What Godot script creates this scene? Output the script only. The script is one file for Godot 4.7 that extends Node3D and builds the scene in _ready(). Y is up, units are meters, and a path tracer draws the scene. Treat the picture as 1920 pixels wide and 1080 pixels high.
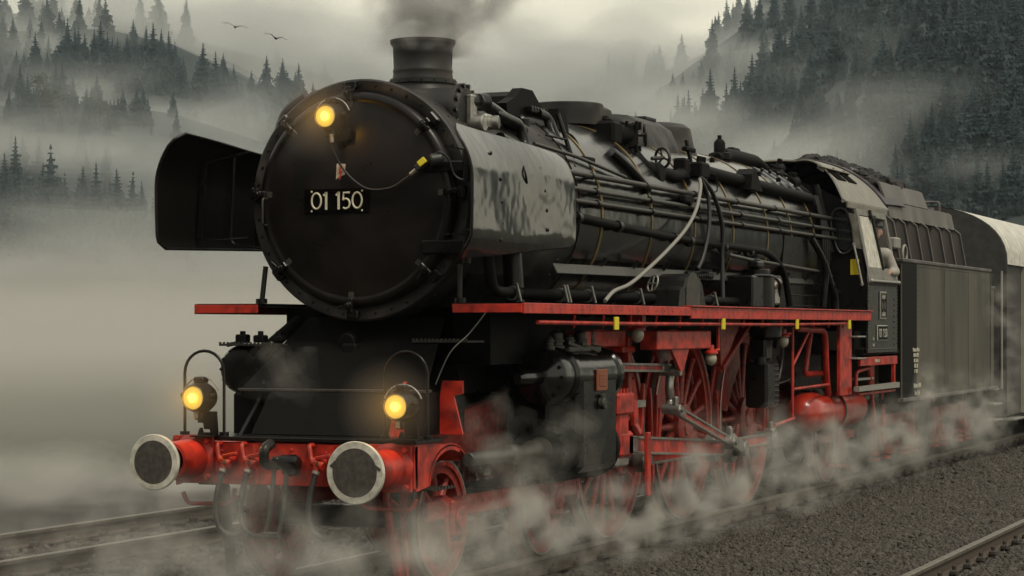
extends Node3D
# A steam locomotive with tender and coach standing in steam, wooded foggy hills behind.
# x runs along the track (front of the locomotive at x = 0), z towards the viewer's side, y up from the rail head.

var M := {}                 # materials by name
var used_names := {}
var tex := {}
var rng := RandomNumberGenerator.new()
var loco: Node3D
var tender: Node3D
var coach: Node3D

func _ready() -> void:
	rng.seed = 4711
	set_camera()
	set_sky()
	make_materials()
	build_ground()
	build_hills()
	build_locomotive()
	build_tender()
	build_coach()
	build_driver()
	build_birds()
	build_steam()

func set_camera() -> void:
	var cam := Camera3D.new()
	cam.name = "camera"
	cam.projection = Camera3D.PROJECTION_FRUSTUM
	cam.near = 0.2
	cam.far = 4000.0
	cam.size = 2.0 * 540.0 / 4245.0 * cam.near
	cam.frustum_offset = Vector2(0, 72.4 / 4245.0 * cam.near)
	add_child(cam)
	cam.position = Vector3(-14.977, 2.057, 8.235)
	cam.rotation = Vector3(0, -PI / 2 + deg_to_rad(22.26), 0)
	cam.current = true

func set_sky() -> void:
	var env := Environment.new()
	env.background_mode = Environment.BG_SKY
	var sm := ProceduralSkyMaterial.new()
	sm.sky_top_color = Color(0.67, 0.67, 0.645)
	sm.sky_horizon_color = Color(0.82, 0.79, 0.69)
	sm.sky_curve = 0.25
	sm.ground_bottom_color = Color(0.20, 0.19, 0.17)
	sm.ground_horizon_color = Color(0.36, 0.35, 0.31)
	sm.ground_curve = 0.1
	sm.sun_angle_max = 2.0
	sm.sun_curve = 0.01
	var sky := Sky.new()
	sky.sky_material = sm
	env.sky = sky
	env.background_energy_multiplier = 1.0
	env.tonemap_mode = Environment.TONE_MAPPER_LINEAR
	env.tonemap_exposure = 1.75
	env.sdfgi_enabled = true
	env.ssao_enabled = true
	env.ssil_enabled = true
	env.fog_enabled = true
	env.fog_density = 0.00013
	env.fog_light_color = Color(0.80, 0.88, 0.92)
	env.volumetric_fog_enabled = true
	env.volumetric_fog_density = 0.0
	var we := WorldEnvironment.new()
	we.name = "world_environment"
	we.environment = env
	add_child(we)
	var sun := DirectionalLight3D.new()
	sun.name = "overcast_sun"
	sun.light_energy = 0.42
	sun.light_color = Color(1.0, 0.96, 0.88)
	sun.light_angular_distance = 14.0
	sun.shadow_enabled = true
	add_child(sun)
	sun.look_at_from_position(Vector3.ZERO, Vector3(0.35, -1.0, -0.55))

# ---------------------------------------------------------------- helpers

class Geo:
	var v := PackedVector3Array()
	var n := PackedVector3Array()
	var starts := PackedInt32Array()

	func begin() -> void:
		if starts.is_empty() or starts[-1] != v.size():
			starts.append(v.size())

	func tri(a: Vector3, b: Vector3, c: Vector3, na: Vector3, nb: Vector3, nc: Vector3) -> void:
		if (b - a).cross(c - a).dot(na + nb + nc) > 0.0:
			v.append(a); v.append(c); v.append(b)
			n.append(na); n.append(nc); n.append(nb)
		else:
			v.append(a); v.append(b); v.append(c)
			n.append(na); n.append(nb); n.append(nc)

	func flat(a: Vector3, b: Vector3, c: Vector3, out: Vector3) -> void:
		var m := (b - a).cross(c - a)
		if m.length_squared() < 1e-16:
			return
		m = m.normalized()
		if m.dot(out) < 0.0:
			m = -m
		tri(a, b, c, m, m, m)

	func quad(a: Vector3, b: Vector3, c: Vector3, d: Vector3, out: Vector3) -> void:
		flat(a, b, c, out)
		flat(a, c, d, out)

	func squad(a: Vector3, b: Vector3, c: Vector3, d: Vector3, na: Vector3, nb: Vector3, nc: Vector3, nd: Vector3) -> void:
		tri(a, b, c, na, nb, nc)
		tri(a, c, d, na, nc, nd)

	func box(c: Vector3, s: Vector3, bas := Basis(), bev := 0.0) -> Geo:
		begin()
		var h := s / 2.0
		var e := minf(bev, minf(h.x, minf(h.y, h.z)) * 0.45)
		var ax := [bas.x, bas.y, bas.z]
		var hh := [h.x, h.y, h.z]
		for k in 3:
			var k1 := (k + 1) % 3
			var k2 := (k + 2) % 3
			for sg in [-1.0, 1.0]:
				var o: Vector3 = c + ax[k] * (hh[k] * sg)
				var p: Vector3 = ax[k1] * (hh[k1] - e)
				var q: Vector3 = ax[k2] * (hh[k2] - e)
				quad(o - p - q, o + p - q, o + p + q, o - p + q, ax[k] * sg)
		if e > 0.0:
			for k in 3:
				var k1 := (k + 1) % 3
				var k2 := (k + 2) % 3
				for s1 in [-1.0, 1.0]:
					for s2 in [-1.0, 1.0]:
						var l: Vector3 = ax[k] * (hh[k] - e)
						var p: Vector3 = c + ax[k1] * (hh[k1] * s1) + ax[k2] * ((hh[k2] - e) * s2)
						var q: Vector3 = c + ax[k1] * ((hh[k1] - e) * s1) + ax[k2] * (hh[k2] * s2)
						quad(p - l, p + l, q + l, q - l, ax[k1] * s1 + ax[k2] * s2)
			for s0 in [-1.0, 1.0]:
				for s1 in [-1.0, 1.0]:
					for s2 in [-1.0, 1.0]:
						var a: Vector3 = ax[0] * (hh[0] * s0)
						var b: Vector3 = ax[1] * (hh[1] * s1)
						var d: Vector3 = ax[2] * (hh[2] * s2)
						var ea: Vector3 = ax[0] * (e * s0)
						var eb: Vector3 = ax[1] * (e * s1)
						var ed: Vector3 = ax[2] * (e * s2)
						flat(c + a + b + d - eb - ed, c + a + b + d - ea - ed, c + a + b + d - ea - eb, a + b + d)
		return self

	func bar(a: Vector3, b: Vector3, wide: float, high: float, up := Vector3.UP, bev := 0.0) -> Geo:
		var x := (b - a).normalized()
		if absf(x.dot(up)) > 0.98:
			up = Vector3.RIGHT
		var z := x.cross(up).normalized()
		var y := z.cross(x).normalized()
		return box((a + b) / 2.0, Vector3(a.distance_to(b), high, wide), Basis(x, y, z), bev)

	func tube(pts: Array, r: float, seg := 8, caps := true, radii: Array = []) -> Geo:
		begin()
		var m := pts.size()
		var t0: Vector3 = (pts[1] - pts[0]).normalized()
		var u := t0.cross(Vector3(0.31, 0.87, 0.39)).normalized()
		var prev := PackedVector3Array()
		var prevn := PackedVector3Array()
		for i in m:
			var t: Vector3
			if i == 0:
				t = t0
			elif i == m - 1:
				t = (pts[i] - pts[i - 1]).normalized()
			else:
				t = ((pts[i + 1] - pts[i]).normalized() + (pts[i] - pts[i - 1]).normalized()).normalized()
			u = (u - t * u.dot(t)).normalized()
			var w := t.cross(u)
			var rr: float = r if radii.is_empty() else radii[i]
			var ring := PackedVector3Array()
			var rn := PackedVector3Array()
			for k in seg:
				var a := TAU * k / seg
				var d := u * cos(a) + w * sin(a)
				rn.append(d)
				ring.append(pts[i] + d * rr)
			if i > 0:
				for k in seg:
					var k2 := (k + 1) % seg
					squad(prev[k], ring[k], ring[k2], prev[k2], prevn[k], rn[k], rn[k2], prevn[k2])
			if caps and (i == 0 or i == m - 1):
				var o := -t if i == 0 else t
				for k in range(1, seg - 1):
					tri(ring[0], ring[k], ring[k + 1], o, o, o)
			prev = ring
			prevn = rn
		return self

	# profile points: x along the axis, y radius
	func lathe(prof: Array, o: Vector3, ax: Vector3, seg := 24, a0 := 0.0, a1 := TAU) -> Geo:
		begin()
		var u := ax.cross(Vector3(0, 0, 1) if absf(ax.z) < 0.9 else Vector3(1, 0, 0)).normalized()
		var w := ax.cross(u).normalized()
		var m := prof.size()
		var sn := []
		var turn := 0.0
		for i in m - 1:
			turn += (prof[i + 1].x - prof[i].x) * (prof[i + 1].y + prof[i].y)
		for i in m - 1:
			var d: Vector2 = (prof[i + 1] - prof[i]) * (1.0 if turn >= 0.0 else -1.0)
			sn.append(Vector2(-d.y, d.x).normalized())   # (axis, radial)
		for i in m - 1:
			var na: Vector2 = sn[i]
			var nb: Vector2 = sn[i]
			if i > 0 and sn[i].dot(sn[i - 1]) > 0.78:
				na = (sn[i] + sn[i - 1]).normalized()
			if i < m - 2 and sn[i].dot(sn[i + 1]) > 0.78:
				nb = (sn[i] + sn[i + 1]).normalized()
			var p: Vector2 = prof[i]
			var q: Vector2 = prof[i + 1]
			for k in seg:
				var t0 := a0 + (a1 - a0) * k / seg
				var t1 := a0 + (a1 - a0) * (k + 1) / seg
				var d0 := u * cos(t0) + w * sin(t0)
				var d1 := u * cos(t1) + w * sin(t1)
				var A := o + ax * p.x + d0 * p.y
				var B := o + ax * q.x + d0 * q.y
				var C := o + ax * q.x + d1 * q.y
				var D := o + ax * p.x + d1 * p.y
				var NA := ax * na.x + d0 * na.y
				var NB := ax * nb.x + d0 * nb.y
				var NC := ax * nb.x + d1 * nb.y
				var ND := ax * na.x + d1 * na.y
				if q.y > 1e-6:
					tri(A, B, C, NA, NB, NC)
				if p.y > 1e-6:
					tri(A, C, D, NA, NC, ND)
		return self

	func cyl(a: Vector3, b: Vector3, r: float, seg := 16, bev := 0.0) -> Geo:
		var l := a.distance_to(b)
		var e := minf(bev, minf(r, l) * 0.4)
		var p := [Vector2(0, 0), Vector2(0, r - e), Vector2(e, r), Vector2(l - e, r), Vector2(l, r - e), Vector2(l, 0)] if e > 0.0 else [Vector2(0, 0), Vector2(0, r), Vector2(l, r), Vector2(l, 0)]
		return lathe(p, a, (b - a).normalized(), seg)

	func ball(c: Vector3, r: Vector3, seg := 12, rows := 7) -> Geo:
		begin()
		for j in rows:
			var p0 := -PI / 2 + PI * j / rows
			var p1 := -PI / 2 + PI * (j + 1) / rows
			for k in seg:
				var t0 := TAU * k / seg
				var t1 := TAU * (k + 1) / seg
				var d := [Vector3(cos(p0) * cos(t0), sin(p0), cos(p0) * sin(t0)), Vector3(cos(p1) * cos(t0), sin(p1), cos(p1) * sin(t0)), Vector3(cos(p1) * cos(t1), sin(p1), cos(p1) * sin(t1)), Vector3(cos(p0) * cos(t1), sin(p0), cos(p0) * sin(t1))]
				squad(c + d[0] * r, c + d[1] * r, c + d[2] * r, c + d[3] * r, (d[0] / r).normalized(), (d[1] / r).normalized(), (d[2] / r).normalized(), (d[3] / r).normalized())
		return self

	# polygon in the plane (u, w) through o, pushed along th
	func prism(poly: Array, o: Vector3, u: Vector3, w: Vector3, th: Vector3) -> Geo:
		begin()
		var pp := PackedVector2Array(poly)
		var ix := Geometry2D.triangulate_polygon(pp)
		var nn := th.normalized()
		for k in range(0, ix.size(), 3):
			var a := o + u * pp[ix[k]].x + w * pp[ix[k]].y
			var b := o + u * pp[ix[k + 1]].x + w * pp[ix[k + 1]].y
			var c := o + u * pp[ix[k + 2]].x + w * pp[ix[k + 2]].y
			tri(a, b, c, -nn, -nn, -nn)
			tri(a + th, b + th, c + th, nn, nn, nn)
		var area := 0.0
		for k in pp.size():
			area += pp[k].cross(pp[(k + 1) % pp.size()])
		for k in pp.size():
			var p := pp[k]
			var q := pp[(k + 1) % pp.size()]
			var e := (q - p).normalized()
			var on := Vector2(e.y, -e.x) * signf(area)
			var a := o + u * p.x + w * p.y
			var b := o + u * q.x + w * q.y
			quad(a, b, b + th, a + th, u * on.x + w * on.y)
		return self

	# a sheet of points with thickness; rows of equal length
	func sheet(rows: Array, th := 0.0) -> Geo:
		begin()
		var R := rows.size()
		var S: int = rows[0].size()
		var nr := []
		for i in R:
			var line := []
			for j in S:
				var du: Vector3 = rows[mini(i + 1, R - 1)][j] - rows[maxi(i - 1, 0)][j]
				var dv: Vector3 = rows[i][mini(j + 1, S - 1)] - rows[i][maxi(j - 1, 0)]
				line.append(du.cross(dv).normalized())
			nr.append(line)
		for i in R - 1:
			for j in S - 1:
				squad(rows[i][j], rows[i + 1][j], rows[i + 1][j + 1], rows[i][j + 1], nr[i][j], nr[i + 1][j], nr[i + 1][j + 1], nr[i][j + 1])
				if th != 0.0:
					squad(rows[i][j] - nr[i][j] * th, rows[i + 1][j] - nr[i + 1][j] * th, rows[i + 1][j + 1] - nr[i + 1][j + 1] * th, rows[i][j + 1] - nr[i][j + 1] * th, -nr[i][j], -nr[i + 1][j], -nr[i + 1][j + 1], -nr[i][j + 1])
		if th != 0.0:
			for i in R - 1:
				for j in [0, S - 1]:
					var o: Vector3 = rows[i][j] - rows[i][1 if j == 0 else S - 2]
					quad(rows[i][j], rows[i + 1][j], rows[i + 1][j] - nr[i + 1][j] * th, rows[i][j] - nr[i][j] * th, o)
			for j in S - 1:
				for i in [0, R - 1]:
					var o: Vector3 = rows[i][j] - rows[1 if i == 0 else R - 2][j]
					quad(rows[i][j], rows[i][j + 1], rows[i][j + 1] - nr[i][j + 1] * th, rows[i][j] - nr[i][j] * th, o)
		return self

	func rivet(p: Vector3, d: Vector3, r := 0.012) -> Geo:
		return lathe([Vector2(-0.002, r), Vector2(r * 0.45, r * 0.75), Vector2(r * 0.7, 0)], p, d, 6)

	func rivets(a: Vector3, b: Vector3, count: int, d: Vector3, r := 0.012) -> Geo:
		for k in count:
			rivet(a.lerp(b, float(k) / maxi(count - 1, 1)), d, r)
		return self

	func add(o: Geo, t := Transform3D()) -> Geo:
		for p in o.v:
			v.append(t * p)
		var bn := t.basis.inverse().transposed()
		for q in o.n:
			n.append((bn * q).normalized())
		return self

	# the shapes that lie apart from each other, each group a Geo of its own
	func groups() -> Array:
		if starts.size() < 2:
			return [self]
		var m := starts.size()
		var boxes: Array[AABB] = []
		for k in m:
			var e := v.size() if k == m - 1 else starts[k + 1]
			var bb := AABB(v[starts[k]], Vector3.ZERO)
			for j in range(starts[k], e):
				bb = bb.expand(v[j])
			boxes.append(bb)
		var own := PackedInt32Array(range(m))
		for a in m:
			for b in range(a + 1, m):
				if own[a] == own[b]:
					continue
				var p := boxes[a]
				var q := boxes[b]
				var d := (p.position - q.end).max(q.position - p.end).max(Vector3.ZERO)
				var big := maxf(p.get_longest_axis_size(), q.get_longest_axis_size())
				if d.length() <= maxf(0.019, 0.45 * big):
					var old := own[b]
					for c in m:
						if own[c] == old:
							own[c] = own[a]
		var out := {}
		for k in m:
			if not out.has(own[k]):
				out[own[k]] = Geo.new()
			var g: Geo = out[own[k]]
			var e := v.size() if k == m - 1 else starts[k + 1]
			g.v.append_array(v.slice(starts[k], e))
			g.n.append_array(n.slice(starts[k], e))
		return out.values()

	func mesh() -> ArrayMesh:
		var arr := []
		arr.resize(Mesh.ARRAY_MAX)
		arr[Mesh.ARRAY_VERTEX] = v
		arr[Mesh.ARRAY_NORMAL] = n
		var m := ArrayMesh.new()
		m.add_surface_from_arrays(Mesh.PRIMITIVE_TRIANGLES, arr)
		return m

func numbered(called: String) -> String:
	var k: int = used_names.get(called, -1) + 1
	used_names[called] = k
	return called if k == 0 else "%s_%03d" % [called, k]

func thing(called: String, label: String, category: String, at := Vector3.ZERO, group := "") -> Node3D:
	var o := Node3D.new()
	o.name = numbered(called)
	o.position = at
	tag(o, label, category, group)
	add_child(o)
	return o

func tag(o: Node, label: String, category: String, group := "") -> void:
	o.set_meta("label", label)
	o.set_meta("category", category)
	if group:
		o.set_meta("group", group)

func part(called: String, g: Geo, m: Material, parent: Node, label := "") -> MeshInstance3D:
	var first: MeshInstance3D = null
	for q in (g.groups() if parent != self else [g]):
		var o := MeshInstance3D.new()
		o.name = called
		o.mesh = q.mesh()
		o.material_override = m
		parent.add_child(o, true)
		if label:
			o.set_meta("label", label)
		if first == null:
			first = o
	return first

func again(o: MeshInstance3D, parent: Node, t: Transform3D) -> MeshInstance3D:
	var c: MeshInstance3D = o.duplicate()
	c.name = o.name
	c.transform = t
	parent.add_child(c, true)
	return c

func solo(called: String, g: Geo, m: Material, label: String, category: String, group := "") -> MeshInstance3D:
	var o := part(numbered(called), g, m, self)
	tag(o, label, category, group)
	return o

func struct(called: String, g: Geo, m: Material) -> MeshInstance3D:
	var o := part(called, g, m, self)
	o.set_meta("kind", "structure")
	return o

# points of a smooth line through the given ones
func curve(pts: Array, per := 6) -> Array:
	var out := []
	var m := pts.size()
	for i in m - 1:
		var p0: Vector3 = pts[maxi(i - 1, 0)]
		var p1: Vector3 = pts[i]
		var p2: Vector3 = pts[i + 1]
		var p3: Vector3 = pts[mini(i + 2, m - 1)]
		for k in per:
			out.append(p1.cubic_interpolate(p2, p0, p3, float(k) / per))
	out.append(pts[m - 1])
	return out

# straight runs with rounded corners of radius r
func bent(pts: Array, r: float, per := 4) -> Array:
	var out := [pts[0]]
	for i in range(1, pts.size() - 1):
		var p: Vector3 = pts[i]
		var a: Vector3 = pts[i - 1] - p
		var b: Vector3 = pts[i + 1] - p
		var e := minf(r, minf(a.length(), b.length()) * 0.45)
		var s := p + a.normalized() * e
		var t := p + b.normalized() * e
		for k in per + 1:
			var f := float(k) / per
			out.append(s.lerp(p, f).lerp(p.lerp(t, f), f))
	out.append(pts[-1])
	return out

func ring_points(c: Vector3, u: Vector3, w: Vector3, r: float, seg: int) -> Array:
	var out := []
	for k in seg + 1:
		out.append(c + u * (cos(TAU * k / seg) * r) + w * (sin(TAU * k / seg) * r))
	return out

func arc2(c: Vector2, r: float, a0: float, a1: float, seg: int) -> Array:
	var out := []
	for k in seg + 1:
		var a := a0 + (a1 - a0) * k / seg
		out.append(c + Vector2(cos(a), sin(a)) * r)
	return out

func word(called: String, text: String, size: float, m: Material, parent: Node, at: Transform3D, bold := false) -> MeshInstance3D:
	var t := TextMesh.new()
	var f := SystemFont.new()
	f.font_names = PackedStringArray(["Droid Sans"])
	if bold:
		f.font_weight = 700
	t.font = f
	t.text = text
	t.font_size = 64
	t.pixel_size = size / 64.0
	t.depth = 0.006
	t.curve_step = 2.0
	var o := MeshInstance3D.new()
	o.name = called
	o.mesh = t
	o.material_override = m
	o.transform = at
	parent.add_child(o, true)
	return o

# ---------------------------------------------------------------- materials

func noise_image(size: int, freq: float, oct: int, lo: float, hi: float, sd: int, kind := FastNoiseLite.TYPE_SIMPLEX_SMOOTH) -> ImageTexture:
	var fn := FastNoiseLite.new()
	fn.noise_type = kind
	fn.seed = sd
	fn.frequency = freq
	fn.fractal_octaves = oct
	var im := fn.get_seamless_image(size, size)
	im.convert(Image.FORMAT_L8)
	var d := im.get_data()
	for i in d.size():
		d[i] = int(clampf(lo + (hi - lo) * d[i] / 255.0, 0.0, 1.0) * 255.0)
	return ImageTexture.create_from_image(Image.create_from_data(size, size, false, Image.FORMAT_L8, d))

func mat(called: String, base: Color, rough: float, metal := 0.0, opt := {}) -> StandardMaterial3D:
	var m := StandardMaterial3D.new()
	m.resource_name = called
	m.albedo_color = base.linear_to_srgb()
	m.roughness = rough
	m.metallic = metal
	m.metallic_specular = opt.get("spec", 0.5)
	var sc: float = opt.get("scale", 1.0)
	if opt.has("tint"):
		m.albedo_texture = tex[opt.tint]
	if opt.has("rough"):
		m.roughness_texture = tex[opt.rough]
		m.roughness_texture_channel = BaseMaterial3D.TEXTURE_CHANNEL_RED
	if opt.has("bump"):
		m.heightmap_enabled = true
		m.heightmap_texture = tex[opt.bump]
		m.heightmap_scale = opt.get("height", 0.2)
	if opt.has("tint") or opt.has("rough") or opt.has("bump"):
		m.uv1_triplanar = true
		m.uv1_scale = Vector3(sc, sc, sc) * opt.get("stretch", Vector3.ONE)
	if opt.has("coat"):
		m.clearcoat_enabled = true
		m.clearcoat = opt.coat
		m.clearcoat_roughness = opt.get("coat_rough", 0.1)
	M[called] = m
	return m

func make_materials() -> void:
	tex.grime = noise_image(512, 0.012, 5, 0.72, 1.08, 3)
	tex.cloudy = noise_image(256, 0.014, 3, 0.55, 1.2, 51)
	tex.fine = noise_image(512, 0.05, 4, 0.55, 1.1, 5)
	tex.blotch = noise_image(512, 0.006, 6, 0.0, 1.3, 8)
	tex.gloss = noise_image(512, 0.01, 5, 0.65, 1.25, 11)
	tex.wave = noise_image(512, 0.008, 2, 0.0, 1.0, 21)
	tex.grit = noise_image(512, 0.12, 3, 0.3, 1.2, 31)
	tex.streak = noise_image(512, 0.02, 4, 0.55, 1.12, 41)
	mat("black", Color(0.0075, 0.0062, 0.0058), 0.34, 0.0, {"tint": "grime", "rough": "gloss", "bump": "wave", "height": 0.2, "scale": 0.8, "spec": 0.38})
	mat("deep_black", Color(0.004, 0.0036, 0.0034), 0.9, 0.0, {"tint": "grime", "spec": 0.12})
	mat("door_black", Color(0.0125, 0.0095, 0.009), 0.36, 0.0, {"tint": "cloudy", "rough": "gloss", "scale": 0.6, "spec": 0.36})
	mat("gloss_black", Color(0.006, 0.0053, 0.0048), 0.20, 0.0, {"rough": "gloss", "bump": "wave", "height": 0.22, "scale": 0.7, "spec": 0.52})
	mat("dull_black", Color(0.0048, 0.0042, 0.0038), 0.62, 0.0, {"tint": "grime", "scale": 1.3, "spec": 0.24})
	mat("soot", Color(0.045, 0.036, 0.031), 0.62, 0.0, {"tint": "blotch", "rough": "gloss", "scale": 0.7, "spec": 0.5})
	mat("red", Color(0.46, 0.028, 0.014), 0.48, 0.0, {"tint": "cloudy", "rough": "gloss", "scale": 1.4})
	mat("dirty_red", Color(0.34, 0.025, 0.013), 0.55, 0.0, {"tint": "streak", "rough": "gloss", "scale": 1.3})
	mat("steel", Color(0.36, 0.35, 0.32), 0.38, 0.75, {"tint": "grime", "rough": "gloss", "scale": 1.5})
	mat("dark_steel", Color(0.07, 0.066, 0.058), 0.45, 0.5, {"tint": "grime", "scale": 1.5})
	mat("brass", Color(0.26, 0.185, 0.075), 0.4, 0.6, {"tint": "grime", "scale": 1.0})
	mat("copper_plate", Color(0.30, 0.085, 0.035), 0.5, 0.1, {"tint": "fine", "scale": 3.0})
	mat("yellow", Color(0.62, 0.50, 0.015), 0.5)
	mat("white_paint", Color(0.56, 0.53, 0.45), 0.55, 0.0, {"tint": "grime", "scale": 1.5})
	mat("letter_white", Color(0.55, 0.53, 0.42), 0.5)
	mat("letter_faded", Color(0.33, 0.32, 0.27), 0.6)
	mat("warning_red", Color(0.5, 0.03, 0.02), 0.5)
	mat("rubber", Color(0.016, 0.016, 0.017), 0.5, 0.0, {"spec": 0.5})
	mat("grey_hose", Color(0.22, 0.21, 0.19), 0.55)
	mat("alu", Color(0.42, 0.41, 0.37), 0.45, 0.4, {"tint": "fine", "scale": 2.0})
	mat("buffer_face", Color(0.075, 0.065, 0.055), 0.5, 0.1, {"tint": "grime", "scale": 2.5})
	mat("bunker", Color(0.12, 0.11, 0.10), 0.5, 0.0, {"tint": "cloudy", "scale": 0.4, "stretch": Vector3(1, 0.3, 1)})
	mat("tender_side", Color(0.072, 0.064, 0.044), 0.42, 0.0, {"tint": "cloudy", "scale": 0.35, "stretch": Vector3(1, 0.22, 1)})
	mat("cab_side", Color(0.035, 0.033, 0.028), 0.36, 0.0, {"tint": "grime", "rough": "gloss", "scale": 1.2})
	mat("cab_sky_sheen", Color(0.20, 0.19, 0.165), 0.35, 0.0, {"tint": "grime", "rough": "gloss", "scale": 1.0})  # black gloss cab side, its sky reflection put into a pale base colour
	mat("roof_grey", Color(0.21, 0.195, 0.16), 0.5, 0.0, {"tint": "grime", "scale": 0.9})
	mat("roof_dark", Color(0.03, 0.022, 0.028), 0.5)
	mat("coach_roof", Color(0.58, 0.56, 0.49), 0.55, 0.0, {"tint": "grime", "scale": 0.8})
	mat("coach_dark", Color(0.035, 0.032, 0.028), 0.6, 0.0, {"tint": "grime", "scale": 0.8})
	mat("coach_side", Color(0.25, 0.24, 0.20), 0.5)
	mat("coal", Color(0.03, 0.026, 0.025), 0.65, 0.0, {"tint": "fine", "scale": 4.0, "spec": 0.4})
	mat("skin", Color(0.30, 0.175, 0.125), 0.55)
	mat("shirt", Color(0.30, 0.28, 0.25), 0.8)
	mat("collar", Color(0.6, 0.58, 0.54), 0.8)
	mat("cap", Color(0.03, 0.03, 0.035), 0.7)
	mat("hair", Color(0.02, 0.015, 0.012), 0.7)
	mat("rail_head", Color(0.17, 0.15, 0.12), 0.5, 0.4, {"tint": "grime", "scale": 1.0})
	mat("rail_web", Color(0.085, 0.060, 0.042), 0.8, 0.0, {"tint": "fine", "scale": 2.0})
	mat("sleeper", Color(0.055, 0.045, 0.036), 0.85, 0.0, {"tint": "fine", "scale": 2.0})
	mat("ballast_bed", Color(0.060, 0.051, 0.042), 0.9, 0.0, {"tint": "grit", "scale": 1.0})
	mat("stone", Color(0.092, 0.082, 0.071), 0.85, 0.0, {"tint": "fine", "scale": 6.0})
	M.stone.vertex_color_use_as_albedo = true
	mat("meadow", Color(0.06, 0.065, 0.035), 0.95, 0.0, {"tint": "grit", "scale": 0.05})
	mat("forest_floor", Color(0.007, 0.016, 0.017), 0.95, 0.0, {"tint": "grime", "scale": 0.02})
	mat("needles", Color(0.007, 0.023, 0.026), 0.8)
	mat("leaf", Color(0.035, 0.045, 0.022), 0.8)
	mat("bark", Color(0.05, 0.038, 0.028), 0.9)
	mat("bird", Color(0.02, 0.018, 0.016), 0.8)
	for k in ["needles", "leaf"]:
		M[k].vertex_color_use_as_albedo = false
	mat("deflector", Color(0.022, 0.021, 0.019), 0.16, 0.0, {"rough": "gloss", "tint": "grime", "bump": "wave", "height": 0.55, "scale": 0.9, "spec": 0.58, "coat": 0.25, "coat_rough": 0.1})
	mat("tank_red", Color(0.42, 0.03, 0.014), 0.3, 0.0, {"tint": "grime", "scale": 0.9, "coat": 0.4})
	mat("frosted", Color(0.5, 0.46, 0.36), 0.25, 0.0, {"tint": "fine", "scale": 4.0})
	mat("white_panel", Color(0.62, 0.60, 0.52), 0.4, 0.0, {"tint": "grime", "scale": 1.0})
	mat("dark_glass", Color(0.01, 0.012, 0.011), 0.08, 0.0, {"spec": 0.8})
	var lens := mat("lamp_glass", Color(0.10, 0.07, 0.02), 0.3)
	lens.emission_enabled = true
	lens.emission = Color(1.0, 0.84, 0.36)
	lens.emission_energy_multiplier = 0.36
	var core := mat("lamp_bulb", Color(0.10, 0.07, 0.02), 0.3)
	core.emission_enabled = true
	core.emission = Color(1.0, 0.90, 0.52)
	core.emission_energy_multiplier = 0.55
	var gl := mat("window_glass", Color(0.5, 0.55, 0.5), 0.05)
	gl.transparency = BaseMaterial3D.TRANSPARENCY_ALPHA
	gl.albedo_color.a = 0.15

# ---------------------------------------------------------------- the locomotive

func build_locomotive() -> void:
	loco = thing("steam_locomotive", "big black and red steam locomotive with white ringed buffers and number 01 150", "locomotive")
	loco_boiler()
	loco_smokebox()
	loco_top_fittings()
	loco_side_pipes()
	loco_deflectors()
	loco_front()
	loco_running_boards()
	loco_cylinders()
	loco_wheels()
	loco_motion()
	loco_underneath()
	loco_cab()

func loco_boiler() -> void:
	var g := Geo.new()
	g.lathe([Vector2(0, 0.96), Vector2(0.0, 1.0), Vector2(6.9, 1.0), Vector2(9.2, 0.985), Vector2(9.2, 0.5)], Vector3(4.35, 3.1, 0), Vector3(1, 0, 0), 96)
	var b := part("boiler", g, M.gloss_black, loco)
	for x in [4.9, 6.35, 7.75, 9.15, 10.55, 11.6, 12.7]:
		var h := Geo.new()
		var r: float = 1.0 if x < 11.2 else 1.0 - 0.015 * (x - 11.25) / 2.3
		h.lathe([Vector2(0, r), Vector2(0, r + 0.008), Vector2(0.05, r + 0.008), Vector2(0.05, r)], Vector3(x, 3.1, 0), Vector3(1, 0, 0), 96)
		part("boiler_band", h, M.brass, b)
	# firebox sides below the round top, running down behind the pipes to the cab
	g = Geo.new()
	for s in [1.0, -1.0]:
		var rows := []
		for k in 9:
			var f := k / 8.0
			var y := 3.15 - f * 1.35
			var z := 0.985 - 0.03 * sin(f * PI) - 0.10 * f * f
			rows.append([Vector3(11.25, y, z * s), Vector3(12.3, y, z * s), Vector3(13.5, y, z * s)])
		g.sheet(rows, -0.03 * s)
		for k in 7:
			g.rivets(Vector3(11.5, 2.7 - k * 0.13, 0.972 * s), Vector3(13.3, 2.7 - k * 0.13, 0.972 * s), 16, Vector3(0, 0, s), 0.012)
	part("firebox", g, M.black, loco)
	# raised washout covers on the shoulder of the firebox
	for k in 4:
		var h := Geo.new()
		var a := 0.66
		h.ball(Vector3.ZERO, Vector3(0.10, 0.035, 0.24), 14, 8)
		var o := part("washout_cover", h, M.gloss_black, loco)
		o.transform = Transform3D(Basis(Vector3(1, 0, 0), a + PI / 2 - PI / 2), Vector3(11.95 + 0.36 * k, 3.1 + 0.985 * cos(a), 0.985 * sin(a)))
		h = Geo.new()
		h.cyl(Vector3(0, 0.025, -0.12), Vector3(0, 0.06, -0.12), 0.02, 8)
		part("bolt", h, M.black, o)

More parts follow.
